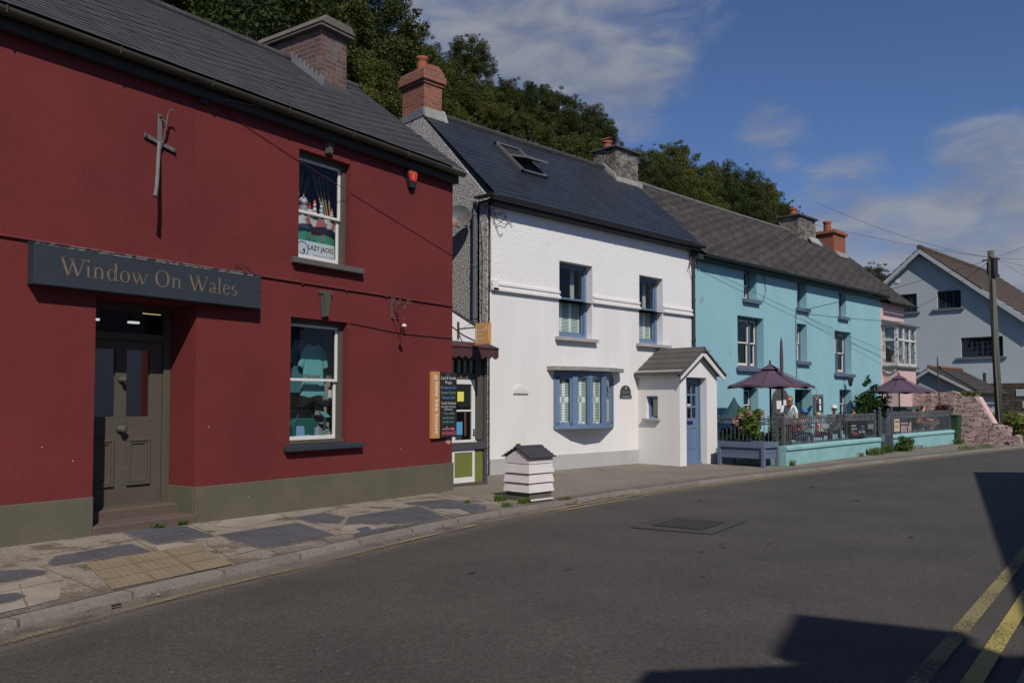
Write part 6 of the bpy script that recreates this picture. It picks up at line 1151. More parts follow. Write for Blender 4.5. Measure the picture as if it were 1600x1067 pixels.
mb.tube([(23.89 + .8 * k / 10, 9.25, 1.15 - .16 * math.sin(PI * k / 10)) for k in range(11)], .014, 5); mb.tube([(23.89 + .8 * k / 10, 9.25, 1.05 - .16 * math.sin(PI * k / 10)) for k in range(11)], .012, 5); mb.build('gate_frame', iron, t)
mb = MB(); 
for k in range(1, 9): x = 23.89 + .8 * k / 9; mb.tube([(x, 9.25, .15), (x, 9.25, 1.15 - .16 * math.sin(PI * k / 9))], .009, 5)
mb.build('bars', iron, t)
t = thing('menu_board', 'black chalk menu board hung on the railings of the first garden wall', 'menu board', (22.2, 9.15, .8)); mb = MB(); mb.box(21.62, 22.72, 9.15, 9.18, .56, .99); mb.build('board', blackb, t, .003)
for s, x, z, m, w_ in (('cakes', 21.85, .84, chalk, .3), ('cream teas', 21.88, .76, chalk, .36), ('lunch', 21.8, .68, chalkg, .2), ('COFFEE', 21.95, .62, chalkp, .28), ('OPEN', 22.42, .80, chalkb, .2), ('TEA  TAKE', 22.38, .66, chalk, .42), ('AWAY', 22.6, .58, chalkb, .14)): txt(s, .05, (x, 9.147, z), m, t, width=w_, depth=.001)
mb = MB(); mb.box(22.3, 22.5, 9.144, 9.147, .745, .75); mb.build('chalk_line', chalk, t)
t = thing('notice', 'cream poster fixed to the railing just right of the gate', 'notice', (25.2, 9.33, .8)); mb = MB(); mb.box(25.15, 25.55, 9.33, 9.345, .62, .98); mb.build('sheet', mat('cream_poster', (.5, .45, .28), .8, col2=(.4, .3, .2), cscale=8, cfac=.6), t); mb = MB(); mb.box(25.2, 25.5, 9.326, 9.329, .88, .93); mb.box(25.22, 25.46, 9.326, 9.329, .78, .80); mb.box(25.22, 25.46, 9.326, 9.329, .73, .75); mb.build('print', mat('poster_print', (.25, .10, .08)), t)
t = thing('notice', 'small grey sign on the first railing left of the gate', 'notice', (23.2, 9.2, .8)); mb = MB(); mb.box(22.95, 23.3, 9.21, 9.225, .74, .88); mb.build('sheet', mat('grey_plate', (.14, .16, .16)), t)
# parasols
def parasol(name, label, x, y, zt, zr, R_, ang, zb=.31, valance=.12):
    t = thing(name, label, 'parasol', (x, y, zb), group='purple parasols on the terrace'); mb = MB(); n = 8
    ring_ = [(x + R_ * math.cos(ang + k * PI / 4), y + R_ * math.sin(ang + k * PI / 4), zr) for k in range(n)]
    rings = []
    for f in (0, .12, .3, .55, .8, 1): rings.append([tuple(Vector((x, y, zt)) * (1 - f) + Vector(p) * f + Vector((0, 0, -.05 * math.sin(PI * f)))) for p in ring_])
    for i in range(5):
        for k in range(n):
            a, b, c, d = rings[i][k], rings[i][(k + 1) % n], rings[i + 1][(k + 1) % n], rings[i + 1][k]
            m1 = tuple((Vector(a) + Vector(b)) / 2); m2 = tuple((Vector(c) + Vector(d)) / 2 + Vector((0, 0, .05 * (i + 1) / 5)) * (1 if i == 4 else .5)); m1 = tuple(Vector(m1) + Vector((0, 0, .05 * i / 5)) * (1 if i == 5 else .5))
            mb.add([a, m1, m2, d], [(0, 3, 2, 1)] if i else [(0, 3, 2, 1)]); mb.add([m1, b, c, m2], [(0, 3, 2, 1)])
    o = mb.build('canopy', purple, t); md = o.modifiers.new('s', 'SOLIDIFY'); md.thickness = .006
    mb = MB()
    for k in range(n):
        a, b = Vector(ring_[k]), Vector(ring_[(k + 1) % n]); m_ = (a + b) / 2 + Vector((0, 0, .05)); dn = Vector((0, 0, -valance * .45))
        mb.add([a, m_, m_ + dn, a + dn], [(0, 1, 2, 3)]); mb.add([m_, b, b + dn, m_ + dn], [(0, 1, 2, 3)])
    mb.build('valance', purple, t); mb = MB(); r2 = [tuple(Vector((x, y, zt + .03)) * (1 - .24) + Vector((p[0], p[1], p[2] + .03)) * .24) for p in ring_]
    for k in range(n): mb.add([(x, y, zt + .05), r2[k], r2[(k + 1) % n]], [(0, 1, 2)])
    mb.build('vent_cap', purple, t); mb = MB(); mb.tube([(x, y, zb), (x, y, zt + .06)], .024, 8); mb.lathe((x, y, zt + .05), [(.012, 0), (.03, .03), (.02, .06), (.006, .09)], 8); mb.build('pole', mat('dark_pole', (.05, .035, .035), .5), t)
    mb = MB()
    for k in range(n): p = Vector(ring_[k]); mb.tube([(x, y, zt - .02), tuple(p - Vector((0, 0, .01)))], .008, 4); mb.tube([(x, y, zr - .05), tuple(Vector((x, y, zt)).lerp(p, .5) - Vector((0, 0, .04)))], .006, 4)
    mb.build('ribs', mat('dark_pole', (.05, .035, .035)), t); mb = MB(); mb.lathe((x, y, zb), [(.26, 0), (.26, .05), (.05, .08), (.04, .3)], 16); mb.build('base', ironb, t)
parasol('parasol', 'open purple parasol over the woman in white, nearer the porch', 19.0, 10.0, 2.38, 1.86, 1.05, .3)
parasol('parasol', 'open purple parasol by the pink stone wall beyond the gate', 28.35, 10.35, 2.33, 1.80, 1.08, .15)
def closed_parasol(label, x, y, z0, z1, lean, r, pm):
    t = thing('closed_parasol', label, 'parasol', (x, y, .31), group='slim closed parasols'); mb = MB(); mb.tube([(x, y, .31), (x + lean, y, z0)], .02, 7); mb.build('pole', mat('dark_pole', (.05, .035, .035)), t)
    mb = MB(); zs = [0, .06, .2, .6, .9, 1]; mb.tube([(x + lean + lean * .3 * k, y, z0 + (z1 - z0) * k) for k in zs], [.02, r, r * .8, r * .9, r * .6, .006], 8); mb.build('furled_canopy', pm, t); mb = MB(); mb.lathe((x, y, .31), [(.2, 0), (.2, .05), (.04, .08)], 14); mb.build('base', ironb, t)
closed_parasol('slim closed purple parasol standing in front of the nearer open parasol', 18.85, 9.6, 1.9, 3.05, -.03, .05, purple)
closed_parasol('tall thin dark closed parasol beside the pink stone wall', 31.1, 9.95, 2.0, 3.08, -.22, .03, mat('dark_rust_canvas', (.06, .035, .04), .8))
t = thing('shadow_form', 'dark blue green pointed form added for a parasol shadow, with a blue cloth', 'canopy', (18.05, 10.6, .31)); mb = MB(); n = 8; cx_, cy_ = 18.05, 10.45  # added form, stands in for the pointed parasol shadow on the turquoise wall
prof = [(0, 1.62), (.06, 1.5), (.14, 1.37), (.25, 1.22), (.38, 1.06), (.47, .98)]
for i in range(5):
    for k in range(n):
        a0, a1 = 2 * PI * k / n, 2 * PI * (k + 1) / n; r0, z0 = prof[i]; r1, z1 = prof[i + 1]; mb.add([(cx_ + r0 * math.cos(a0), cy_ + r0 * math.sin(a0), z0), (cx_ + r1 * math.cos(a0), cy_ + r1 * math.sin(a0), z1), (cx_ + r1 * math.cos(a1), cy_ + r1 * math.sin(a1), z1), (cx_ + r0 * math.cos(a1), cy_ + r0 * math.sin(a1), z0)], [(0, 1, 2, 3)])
mb.build('roof', mat('shadow_teal', (.020, .062, .082), .9, .3, 20), t); mb = MB(); mb.tube([(cx_, cy_, .31), (cx_, cy_, 1.5)], .02, 6); mb.build('pole', ironb, t); mb = MB(); mb.box(18.1, 18.35, 10.1, 10.4, .31, .95); mb.build('side_cloth', mat('royal_blue_cloth', (.015, .03, .13), .9, .5, 8), t, .03)  # roof and pole only model that shadow in wall-dark teal; the cloth is real
# plants on the terrace and along the wall
def shrub(name, label, x, y, z, cl, n, size, m, seed, stem=True, grp=None, cat='shrub', flat=.9):
    t = thing(name, label, cat, (x, y, z), group=grp); random.seed(seed)
    if stem:
        mb = MB()
        for c in cl[:7]: mb.tube([(x, y, z), ((x + c[0]) / 2, (y + c[1]) / 2, (z + c[2]) / 2 + .05), (c[0], c[1], c[2])], [.014, .01, .005], 5)
        mb.build('stem', wood, t)
    leaf_mesh('foliage', cl, n, size, m, t, seed, flat); return t
random.seed(21)
shrub('bush', 'tall dark green bush against the turquoise house right of the last window', 27.3, 10.9, .31, [(27.35 + random.uniform(-.62, .75) * (1.15 - .3 * h), 10.9 + random.uniform(-.35, .3), .6 + h * 1.05, .26) for h in [random.random() for _ in range(34)]] + [(26.95, 10.8, 2.15, .1), (26.9, 10.8, 2.28, .07), (27.35, 10.8, 1.95, .14), (27.65, 10.8, 1.98, .1), (27.9, 10.8, 1.85, .1), (26.75, 10.8, 2.05, .09), (28.0, 10.8, 1.9, .08)], 5200, .055, lf_dark, 5)
shrub('bush', 'low flowering plants behind the side railing next to the porch', 17.95, 9.7, .4, [(17.95 + random.uniform(-.15, .2), 9.5 + random.uniform(-.4, 1.2), random.uniform(.4, .85), .16) for _ in range(20)], 1700, .045, lf_dark, 6)
shrub('flowers', 'pink flower heads behind the side railing beside the porch', 17.85, 9.9, .5, [(17.85, 9.75, .90, .06), (17.85, 10.35, .92, .07), (17.85, 10.2, .88, .06), (17.9, 9.5, .72, .06), (17.95, 9.3, .62, .05)], 380, .028, lf_pink, 7, True, None, 'flowers')
shrub('bush', 'leafy potted plants behind the first railing near its corner post', 18.2, 9.35, .4, [(18.0 + random.uniform(0, .6), 9.35 + random.uniform(-.1, .3), random.uniform(.45, .85), .12) for _ in range(14)], 1100, .035, leafm('mid_leaves', (.05, .07, .025), (.13, .15, .06)), 8)
shrub('weeds', 'dense green weed clump at the foot of the second garden wall', 25.2, 9.1, .06, [(25.2 + random.uniform(-.35, .35), 9.08 + random.uniform(-.1, .1), .1 + random.random() * .32, .12) for _ in range(16)], 1500, .035, lf_plant if 0 else leafm('weed_leaves', (.03, .06, .015), (.10, .14, .04)), 9, cat='weeds')
wg = 'weed tufts along the wall foot and pavement'
def tuft(x, y, w_, h, label, n=90, m=None, name='grass_tuft'):
    t_ = MB(); random.seed(int(x * 100)); z = pav_h(x, y)
    for k in range(n):
        a = random.uniform(0, 2 * PI); bx, by = x + random.uniform(-w_, w_), y + random.uniform(-w_ * .35, w_ * .35); l = h * random.uniform(.5, 1.1); tx, ty = math.cos(a) * l * .45, math.sin(a) * l * .45; wv = .006
        t_.add([(bx - wv, by, z - .01), (bx + wv, by, z - .01), (bx + tx * .5 + wv, by + ty * .5, z + l * .7), (bx + tx, by + ty, z + l)], [(0, 1, 2, 3)])
    o = t_.build(name, m or lf_grass, org=(x, y, z)); tag(o, label, 'weeds', wg)
tuft(23.0, 9.05, .45, .20, 'long grass tuft at the foot of the first garden wall near the gate', 260); tuft(24.0, 9.12, .35, .24, 'grass tuft growing under the iron gate', 200); tuft(21.9, 8.98, .12, .12, 'small grass tuft against the middle of the first garden wall', 50); tuft(17.75, 8.8, .07, .15, 'tiny weed at the planter end corner of the garden wall', 40)
tuft(30.6, 9.25, .3, .2, 'weeds at the foot of the green bin', 150); tuft(27.5, 8.1, .5, .12, 'grass growing along the kerb beyond the gate', 150); tuft(29.0, 8.0, .5, .12, 'grass along the far kerb before the pink stone wall', 140); tuft(26.3, 9.35, .8, .14, 'dry grass along the second garden wall', 160, lf_brown)
tuft(8.43, 8.66, .10, .10, 'bright green grass tuft at the left corner of the beehive base', 120); tuft(8.52, 8.27, .10, .09, 'green weed under the front left of the beehive', 120); tuft(8.1, 8.2, .09, .07, 'low weed on the pavement edge left of the beehive', 90); tuft(7.85, 8.75, .06, .06, 'tiny weed on the slate slab left of the beehive', 40); tuft(9.3, 8.2, .12, .05, 'dried weeds on the pavement right of the beehive', 90, lf_brown)
def weed(x, y, label, n, r): 
    o = leaf_mesh('weed', [(x + random.uniform(-r, r), y + random.uniform(-r, r) * .5, pav_h(x, y) + .03, .03) for _ in range(8)], n, .014, leafm('step_weed', (.04, .08, .02), (.12, .18, .05)), None, int(x * 9), .6, org=(x, y, pav_h(x, y))); tag(o, label, 'weeds', wg)
q = r2w(-5.05, -.05); weed(q[0], q[1], 'green weed growing at the foot of the red shop doorstep', 260, .09); q = r2w(-4.8, -.04); weed(q[0], q[1], 'second smaller weed at the right end of the red shop doorstep', 120, .06)
# small litter: fallen leaves and grit in the gutter
random.seed(9); mb = MB()
for k in range(420):
    i = random.randrange(40, len(KERB) - 60); (x, y), nr = KERB[i], KN[i]; o = abs(random.gauss(0, .12)) + .01; x -= nr[0] * o; y -= nr[1] * o; s = random.uniform(.004, .013); a = random.uniform(0, 6.3)
    mb.add([(x + s * math.cos(a), y + s * math.sin(a), .012 + .02), (x + s * math.cos(a + 2), y + s * math.sin(a + 2), .014), (x + s * math.cos(a + 4), y + s * math.sin(a + 4), .018)], [(0, 1, 2)])
for k in range(160):
    i = random.choice([j for j, p in enumerate(KERB) if 9.2 < p[0] < 11.0]); (x, y), nr = KERB[i], KN[i]; o = abs(random.gauss(0, .08)) + .01; x += random.uniform(-.1, .1); y -= nr[1] * o; s = random.uniform(.008, .02); a = random.uniform(0, 6.3)
    mb.add([(x + s * math.cos(a), y + s * math.sin(a), .02), (x + s * math.cos(a + 2), y + s * math.sin(a + 2), .03), (x + s * math.cos(a + 4), y + s * math.sin(a + 4), .018)], [(0, 1, 2)])
tag(mb.build('gutter_litter', mat('litter', (.16, .12, .08), .9, col2=(.3, .24, .15), cscale=5, cfac=1)), kind='stuff')
t = thing('dropped_can_ring', 'tiny dark piece of litter in the gutter below the yellow paving', 'litter', (2.28, 6.33, .02)); mb = MB(); mb.prism([(2.24, 6.32, .02), (2.32, 6.34, .02), (2.31, 6.36, .02), (2.25, 6.35, .02)], (0, 0, .012)); mb.build('scrap', blackm, t)
# pink stone wall, bin, pole
def stone_thing(name, label, cat, org, boxes, m, amt=.035, sc=2.6, sub=.11):
    t = thing(name, label, cat, org); mb = MB(); boxes(mb); o = mb.build('stonework', m, t); roughen(o, amt, sc, sub); return t
stone_thing('stone_wall', 'pink washed rubble stone wall with a sloping end closing the terrace', 'wall', (31.6, 9.8, 0), lambda mb: (mb.prism([(31.45, 11.6, -.1), (31.45, 11.6, 1.84), (31.45, 9.7, 1.82), (31.45, 8.95, 1.62), (31.45, 8.50, .72), (31.45, 8.02, .66), (31.45, 8.0, -.1)], (.5, 0, 0))), pinkst, .065)
mb = MB(); mb.prism([(31.6, 9.0, 1.66), (31.6, 8.90, 1.66), (31.6, 8.42, .74), (31.6, 8.5, .74)], (.4, 0, 0)); o = mb.build('smooth_ramp', pinkw, bpy.data.objects['stone_wall'], .01)
stone_thing('stone_block', 'loose pink painted boulder at the foot of the sloping stone wall', 'boulder', (31.5, 7.75, .05), lambda mb: mb.prism([(31.3, 7.6, .0), (31.3, 7.93, .0), (31.3, 7.90, .28), (31.3, 7.75, .40), (31.3, 7.62, .36)], (.4, 0, 0)), pinkst, .03, 4)
shrub('hanging_plant', 'reddish plant growing from the top of the pink stone wall', 31.4, 9.9, 1.3, [(31.38, 9.95 + .07 * k, 1.2 + .07 * (k % 3), .12) for k in range(-3, 4)], 450, .035, leafm('red_leaves', (.06, .05, .025), (.16, .08, .05)), 12, cat='plant')
shrub('wall_plant', 'yellow green plant on top of the sloping end of the stone wall', 31.7, 9.1, 1.65, [(31.7, 9.2 + .1 * k, 1.78, .10) for k in range(-3, 3)], 300, .035, lf_gold, 13, cat='plant')
t = thing('wheelie_bin', 'dark green wheeled bin standing between the railing and the stone wall', 'bin', (31.12, 9.58, .05)); gb = mat('bin_green', (.022, .055, .025), .5, .1, 20); mb = MB(); b_, t__ = .18, .215
mb.add([(31.12 - b_, 9.58 - b_, .08), (31.12 + b_, 9.58 - b_, .08), (31.12 + b_, 9.58 + b_, .08), (31.12 - b_, 9.58 + b_, .08), (31.12 - t__, 9.58 - t__, .98), (31.12 + t__, 9.58 - t__, .98), (31.12 + t__, 9.58 + t__, .98), (31.12 - t__, 9.58 + t__, .98)], [(0, 3, 2, 1), (4, 5, 6, 7), (0, 1, 5, 4), (1, 2, 6, 5), (2, 3, 7, 6), (3, 0, 4, 7)])
mb.build('body', gb, t, .02); mb = MB(); mb.prism([(30.88, 9.34, .98), (30.88, 9.82, .98), (30.88, 9.82, 1.08), (30.88, 9.36, 1.03)], (.48, 0, 0)); mb.build('lid', gb, t, .015)
for x in (30.97, 31.27): mb = MB(); mb.tube([(x - .03, 9.78, .14), (x + .03, 9.78, .14)], .1, 12); mb.build('wheel', blackm, t)
t = thing('red_label', 'small red and white sticker sign beside the green bin', 'sign', (30.95, 9.62, .8)); mb = MB(); mb.box(30.93, 31.0, 9.66, 9.67, .62, 1.0); mb.build('plate', mat('red_sticker', (.5, .06, .08), .7), t)
t = thing('green_table_top', 'long green topped counter in the shade under the far parasol', 'table', (29.3, 10.9, .31)); mb = MB(); mb.box(28.1, 31.3, 10.55, 11.3, 1.22, 1.32); mb.build('tabletop', mat('dull_green', (.045, .09, .07), .7), t, .01)
for x in (28.3, 31.1): mb = MB(); mb.box(x, x + .08, 10.7, 10.8, .31, 1.22); mb.build('leg', wood, t)
TP = thing('telegraph_pole', 'tall weathered wooden telegraph pole with wires beside the far house', 'pole', (35.7, 9.45, .2)); mb = MB(); mb.tube([(35.75, 9.35, -.1), (35.62, 9.50, 7.3)], [.14, .115], 14); mb.build('pole', polem, TP, smooth=True)
mb = MB(); mb.tube([(35.57, 9.36, 6.3), (35.57, 9.36, 7.0)], .11, 8); mb.tube([(35.75, 9.62, 6.4), (35.75, 9.62, 6.9)], .07, 8); mb.box(35.35, 35.95, 9.45, 9.5, 7.0, 7.05); mb.box(35.6, 35.66, 9.2, 9.8, 6.93, 6.98); mb.build('terminal_box', ironb, TP); mb = MB(); mb.tube([(35.56, 9.3, .2), (35.50, 9.4, 3.2), (35.5, 9.42, 6.2)], .03, 6); mb.build('cable_guard', galv, TP)
mb = MB()
for z in np.arange(3.2, 6.2, .45): s = 1 if int(z * 10) % 2 else -1; mb.tube([(35.66, 9.44, z), (35.66 + .26 * s, 9.44 - .1 * s, z)], .012, 5)
mb.build('step_pegs', ironb, TP)
def wire(label, a, b, sag, r=.0055, m=None):
    a, b = Vector(a), Vector(b); t = thing('overhead_wire', label, 'wire', tuple(a), group='overhead wires from the telegraph pole'); mb = MB(); mb.tube([tuple(a.lerp(b, k / 14) - Vector((0, 0, sag * 4 * (k / 14) * (1 - k / 14)))) for k in range(15)], r, 4); mb.build('line', m or cable_b, t)
pt = (35.6, 9.4, 7.0)
wire('upper wire from the pole to the chimney end of the turquoise house roof', pt, (27.0, 12.4, 8.2), .25); wire('lower wire from the pole crossing behind the orange chimney', pt, (24.0, 14.5, 8.2), .2)
wire('wire from the pole down to the turquoise wall by the middle window', pt, (23.6, 11.45, 4.2), .1, .009); wire('wire rising from the pole to the upper right', pt, (40, 2, 10.5), .1); wire('wire from the pole running level to the right', pt, (42, 3.5, 7.3), .15); wire('wire from the pole dropping right to the far house roof', pt, (44, 6, 6.0), .05)
wire('wire from the pole falling steeply to the right', pt, (39, 7.2, 5.2), .03); wire('faint wire from the pole to the gable of the far house', pt, (43.9, 15.9, 5.9), .2, .009)
wire('thin wire running along the turquoise front from the white house pipe', (17.95, 11.42, 4.95), (29.8, 11.35, 3.25), .05, .007, mat('wire_teal', (.09, .17, .19))); wire('second thin wire across the turquoise front below the small windows', (23.7, 11.42, 4.1), (29.9, 11.35, 2.95), .03, .006, mat('wire_teal', (.09, .17, .19)))
# ---- far gable house
FH = thing('gable_house', 'far pale blue grey house with gable end, tiled roof and stone lower storey', 'building', (44, 12, 0))
fhw = mat('far_house_render', (.39, .435, .445), .9, .3, 8, (.35, .39, .40), .5, .8)
GX = 44.0; hsF = [(11.3, 13.12, 3.62, 4.58), (13.08, 14.16, 6.06, 6.94), (15.12, 16.1, 6.02, 6.94)]
mb = MB(); base = MB(); base.wall(10.15, 19.6, 2.35, 5.1, 0, .3, hsF[:1]); base.wall(12.45, 17.25, 5.1, 7.05, 0, .3, hsF[1:])
mb.v = [(GX + q[1], q[0], q[2]) for q in base.v]; mb.f = [f[::-1] for f in base.f]; mb.mi = base.mi
mb.prism([(GX, 10.15, 5.1), (GX, 12.45, 5.1), (GX, 12.45, 7.05)], (.3, 0, 0)); mb.prism([(GX, 17.25, 5.1), (GX, 19.6, 5.1), (GX, 17.25, 7.05)], (.3, 0, 0)); mb.prism([(GX, 12.45, 7.05), (GX, 17.25, 7.05), (GX, 14.85, 9.04)], (.3, 0, 0)); mb.box(GX + .3, 56, 10.15, 10.45, 2.35, 5.1); mb.box(GX + .3, 56, 19.3, 19.6, 0, 5.0); mb.box(GX + .6, GX + .7, 10.5, 19.3, 0, 5.1); mb.box(GX + .6, GX + .7, 12.7, 17.0, 5.1, 7.0); mb.build('wall', fhw, FH)
mb = MB(); mb.box(GX - .06, GX + .3, 10.1, 15.5, -.3, 2.345); mb.box(GX + .3, 56, 10.08, 10.3, -.3, 2.34); mb.build('stone_storey', brownst, FH)
for k, z in enumerate((.35, .95, 1.5, 2.05)): mb = MB(); w_ = .75 if k % 2 else .5; mb.box(GX - .09, GX + .1, 10.05, 10.05 + w_, z - .32, z); mb.build('quoin', fhw, FH, .02)
sb = 1.0
for sg, ye in ((-1, 9.85), (1, 19.9)):
    mb = MB(); yr, zr = 14.85, 9.15; sl = .83; ze = zr - abs(ye - yr) * sl; slate_roof(mb, GX - .35, 57, ye, ze, yr, zr, 16, .04, 1); mb.build('roof', rooft, FH)
    mb = MB(); mb.prism([(GX - .36, ye, ze - .05), (GX - .36, yr, zr - .03), (GX - .36, yr, zr - .26), (GX - .36, ye, ze - .28)], (.05, 0, 0)); mb.build('bargeboard', mat('barge_paint', (.38, .40, .42), .7), FH)
mb = MB(); mb.tube([(GX - .36, 14.85, 9.2), (57, 14.85, 9.2)], .13, 8); mb.build('ridge_tiles', rooft, FH)
fdark = mat('dark_lattice', (.028, .032, .036), .6)
for a, b, c, d in hsF:
    mb = MB(); fr = MB(); frame_rect(fr, a, b, c, d, .07, .10, .17); nv = 4 if b - a > 1.3 else 3
    for k in range(1, nv): x = a + (b - a) * k / nv; fr.box(x - .04, x + .04, .11, .16, c, d)
    for k in range(1, 4): z = c + (d - c) * k / 4; fr.box(a, b, .115, .15, z - .018, z + .018)
    for k in range(1, nv * 2, 2): x = a + (b - a) * k / nv / 2; fr.box(x - .015, x + .015, .118, .148, c, d)
    mb.v = [(GX + q[1], q[0], q[2]) for q in fr.v]; mb.f = [f[::-1] for f in fr.f]; mb.mi = fr.mi; w = mb.build('window', fdark, FH)
    g = MB(); g.box(GX + .16, GX + .165, a, b, c, d); g.build('pane', glassd, w); s = MB(); s.box(GX - .1, GX + .1, a - .15, b + .22, c - .1, c - .003); s.build('sill', mat('far_sill', (.12, .14, .16), .8), FH)
mb = MB(); mb.box(GX - .03, GX, 15.95, 16.15, 7.55, 7.75); mb.build('vent', whitep, FH)
OH = thing('outhouse', 'low grey gabled outhouse with slate roof behind the pink stone wall', 'building', (36.5, 12, 0)); mb = MB(); mb.box(36, 39.5, 10.4, 13.6, -.1, 1.9); mb.prism([(36, 10.4, 1.9), (36, 13.6, 1.9), (36, 11.9, 2.72)], (3.5, 0, 0)); mb.build('wall', fhw, OH)
for ye, ze in ((10.05, 1.82), (13.9, 1.62)):
    mb = MB(); slate_roof(mb, 35.8, 39.9, ye, ze, 11.9, 2.86, 9, .02, 1); mb.build('roof', slateC, OH); mb = MB(); mb.prism([(35.78, ye, ze - .03), (35.78, 11.9, 2.83), (35.78, 11.9, 2.70), (35.78, ye, ze - .15)], (.05, 0, 0)); mb.build('bargeboard', mat('barge_paint', (.38, .40, .42)), OH)
mb = MB(); mb.tube([(35.8, 11.9, 2.9), (39.9, 11.9, 2.9)], .08, 6); mb.build('ridge_tiles', mat('dull_terracotta', (.17, .08, .05), .9), OH); mb = gutter(35.9, 39.8, 9.98, 1.8, .06); mb.build('gutter', gutterm, OH)
t = thing('garden_fence', 'dark flat roofed lean-to wall top under the far gable house', 'wall', (40, 13, 1.5)); mb = MB(); mb.box(40, 43.9, 13.2, 16.5, -.1, 2.75); mb.build('wall_face', fhw, t); mb = MB(); mb.box(39.9, 44, 13.1, 16.6, 2.752, 2.82); mb.build('coping', slateblue, t)
t = thing('flue_pipe', 'small dark flue pipe above the stone storey by the pole', 'pipe', (43.6, 12.0, 2.3)); mb = MB(); mb.tube([(43.75, 12.05, .2), (43.75, 12.05, 2.85)], .07, 8); mb.build('pipe', ironb, t)
shrub('golden_bush', 'round yellow green bush at the foot of the telegraph pole', 37.6, 9.6, .0, [(37.6 + random.uniform(-.9, .9), 9.5 + random.uniform(-.9, 1.1), .2 + random.random() * .75, .38) for _ in range(26)], 4200, .06, lf_gold, 14)
mb = MB(); mb.prism([(33.5, 8.1, -.1), (43.9, 6.6, -.1), (43.9, 12.0, -.1), (33.5, 12, -.1)], (0, 0, .28)); tag(mb.build('bank', mat('bank_soil', (.09, .075, .05), 1, .6, 8, (.05, .06, .025), 2, .9)), kind='structure')
# ------------------------------------------------------------------ people on the terrace
def person(label, root, joints, edges, radii, parts, seed=0, col=skin):
    """one continuous skinned body; joints in metres relative to the hips' floor point; clothes are child shells"""
    t = None
    vs = list(joints.keys()); idx = {k: i for i, k in enumerate(vs)}
    def skinned(name, keys, eds, scale, m, parent, subl=2, rad=None, rootk=None):
        me = bpy.data.meshes.new(name); ks = list(keys); ix = {k: i for i, k in enumerate(ks)}
        me.from_pydata([tuple(Vector(joints[k])) for k in ks], [(ix[a], ix[b]) for a, b in eds], []); o = bpy.data.objects.new(name, me); COL.objects.link(o)
        md = o.modifiers.new('skin', 'SKIN'); md.branch_smoothing = .3
        for k in ks: r = (rad or radii)[k]; r = r if isinstance(r, tuple) else (r, r); me.skin_vertices[0].data[ix[k]].radius = (r[0] * scale, r[1] * scale); me.skin_vertices[0].data[ix[k]].use_root = (k == (rootk or ks[0]))
        s = o.modifiers.new('sub', 'SUBSURF'); s.levels = s.render_levels = subl; me.materials.append(m); o.parent = parent
        return o
    body = skinned('person', vs, edges, 1, col, None, 2, rootk='hip'); body.location = root[:3]; body.rotation_euler.z = root[3]; tag(body, label, 'person', None)
    for nm, keys, sc, m in parts:
        if callable(keys): keys(body); continue
        eds = [e for e in edges if e[0] in keys and e[1] in keys]; skinned(nm, keys, eds, sc, m, body, 2)
    return body
def skeleton(pose, H=1.68):
    """standing or sitting figure facing -y; returns joints, edges, radii"""
    k = H / 1.68; J = {}; R = {}
    def a(n, p, r): J[n] = tuple(c * k for c in p); R[n] = tuple(c * k for c in r) if isinstance(r, tuple) else r * k
    sit = pose != 'stand'; hz_ = .50 if sit else .90; lean = {'stand': .38, 'sit': .06, 'lean': .22}[pose]
    a('hip', (0, 0, hz_), (.135, .10)); a('waist', (0, -lean * .25, hz_ + .16), (.115, .085)); a('chest', (0, -lean * .62, hz_ + .36), (.135, .095)); a('neck', (0, -lean * .95, hz_ + .52), .05); a('jaw', (0, -lean * 1.08 - .015, hz_ + .59), (.062, .07)); a('head', (0, -lean * 1.15 - .02, hz_ + .66), (.075, .092)); a('crown', (0, -lean * 1.18 - .005, hz_ + .735), (.055, .065))
    E_ = [('hip', 'waist'), ('waist', 'chest'), ('chest', 'neck'), ('neck', 'jaw'), ('jaw', 'head'), ('head', 'crown')]
    for s, n in ((-1, 'L'), (1, 'R')):
        a('sh' + n, (s * .17, -lean * .78, hz_ + .46), .05); a('el' + n, (s * .23, -lean * .7 - .10, hz_ + .22), .036); a('wr' + n, (s * .15, -lean * .7 - .34, hz_ + .22 if sit else hz_ + .16), .025); a('pa' + n, (s * .14, -lean * .7 - .41, hz_ + .205 if sit else hz_ + .13), (.03, .016))
        E_ += [('chest', 'sh' + n), ('sh' + n, 'el' + n), ('el' + n, 'wr' + n), ('wr' + n, 'pa' + n)]
        px, py, pz = J['pa' + n]
        for f, (dx, ln) in enumerate(((-.026, .062), (-.009, .072), (.009, .068), (.026, .054))):
            J['f%d' % f + n] = (px + dx * s * k, py - ln * .55 * k, pz); J['g%d' % f + n] = (px + dx * 1.1 * s * k, py - ln * k, pz - .02 * k); R['f%d' % f + n] = .0085 * k; R['g%d' % f + n] = .007 * k; E_ += [('pa' + n, 'f%d' % f + n), ('f%d' % f + n, 'g%d' % f + n)]
        J['t' + n] = (px - s * .04 * k, py - .01 * k, pz); J['u' + n] = (px - s * .05 * k, py - .04 * k, pz - .01 * k); R['t' + n] = .010 * k; R['u' + n] = .008 * k; E_ += [('pa' + n, 't' + n), ('t' + n, 'u' + n)]
        if sit: a('kn' + n, (s * .12, -.43, .50), .056); a('an' + n, (s * .12, -.45, .09), .035); a('to' + n, (s * .13, -.60, .035), (.04, .025))
        else: a('kn' + n, (s * .09, -.03, .48), .055); a('an' + n, (s * .09, 0, .08), .036); a('to' + n, (s * .10, -.16, .03), (.04, .025))
        a('th' + n, (s * .09, 0 if not sit else -.06, hz_ - .03), .082); E_ += [('hip', 'th' + n), ('th' + n, 'kn' + n), ('kn' + n, 'an' + n), ('an' + n, 'to' + n)]
    return J, E_, R
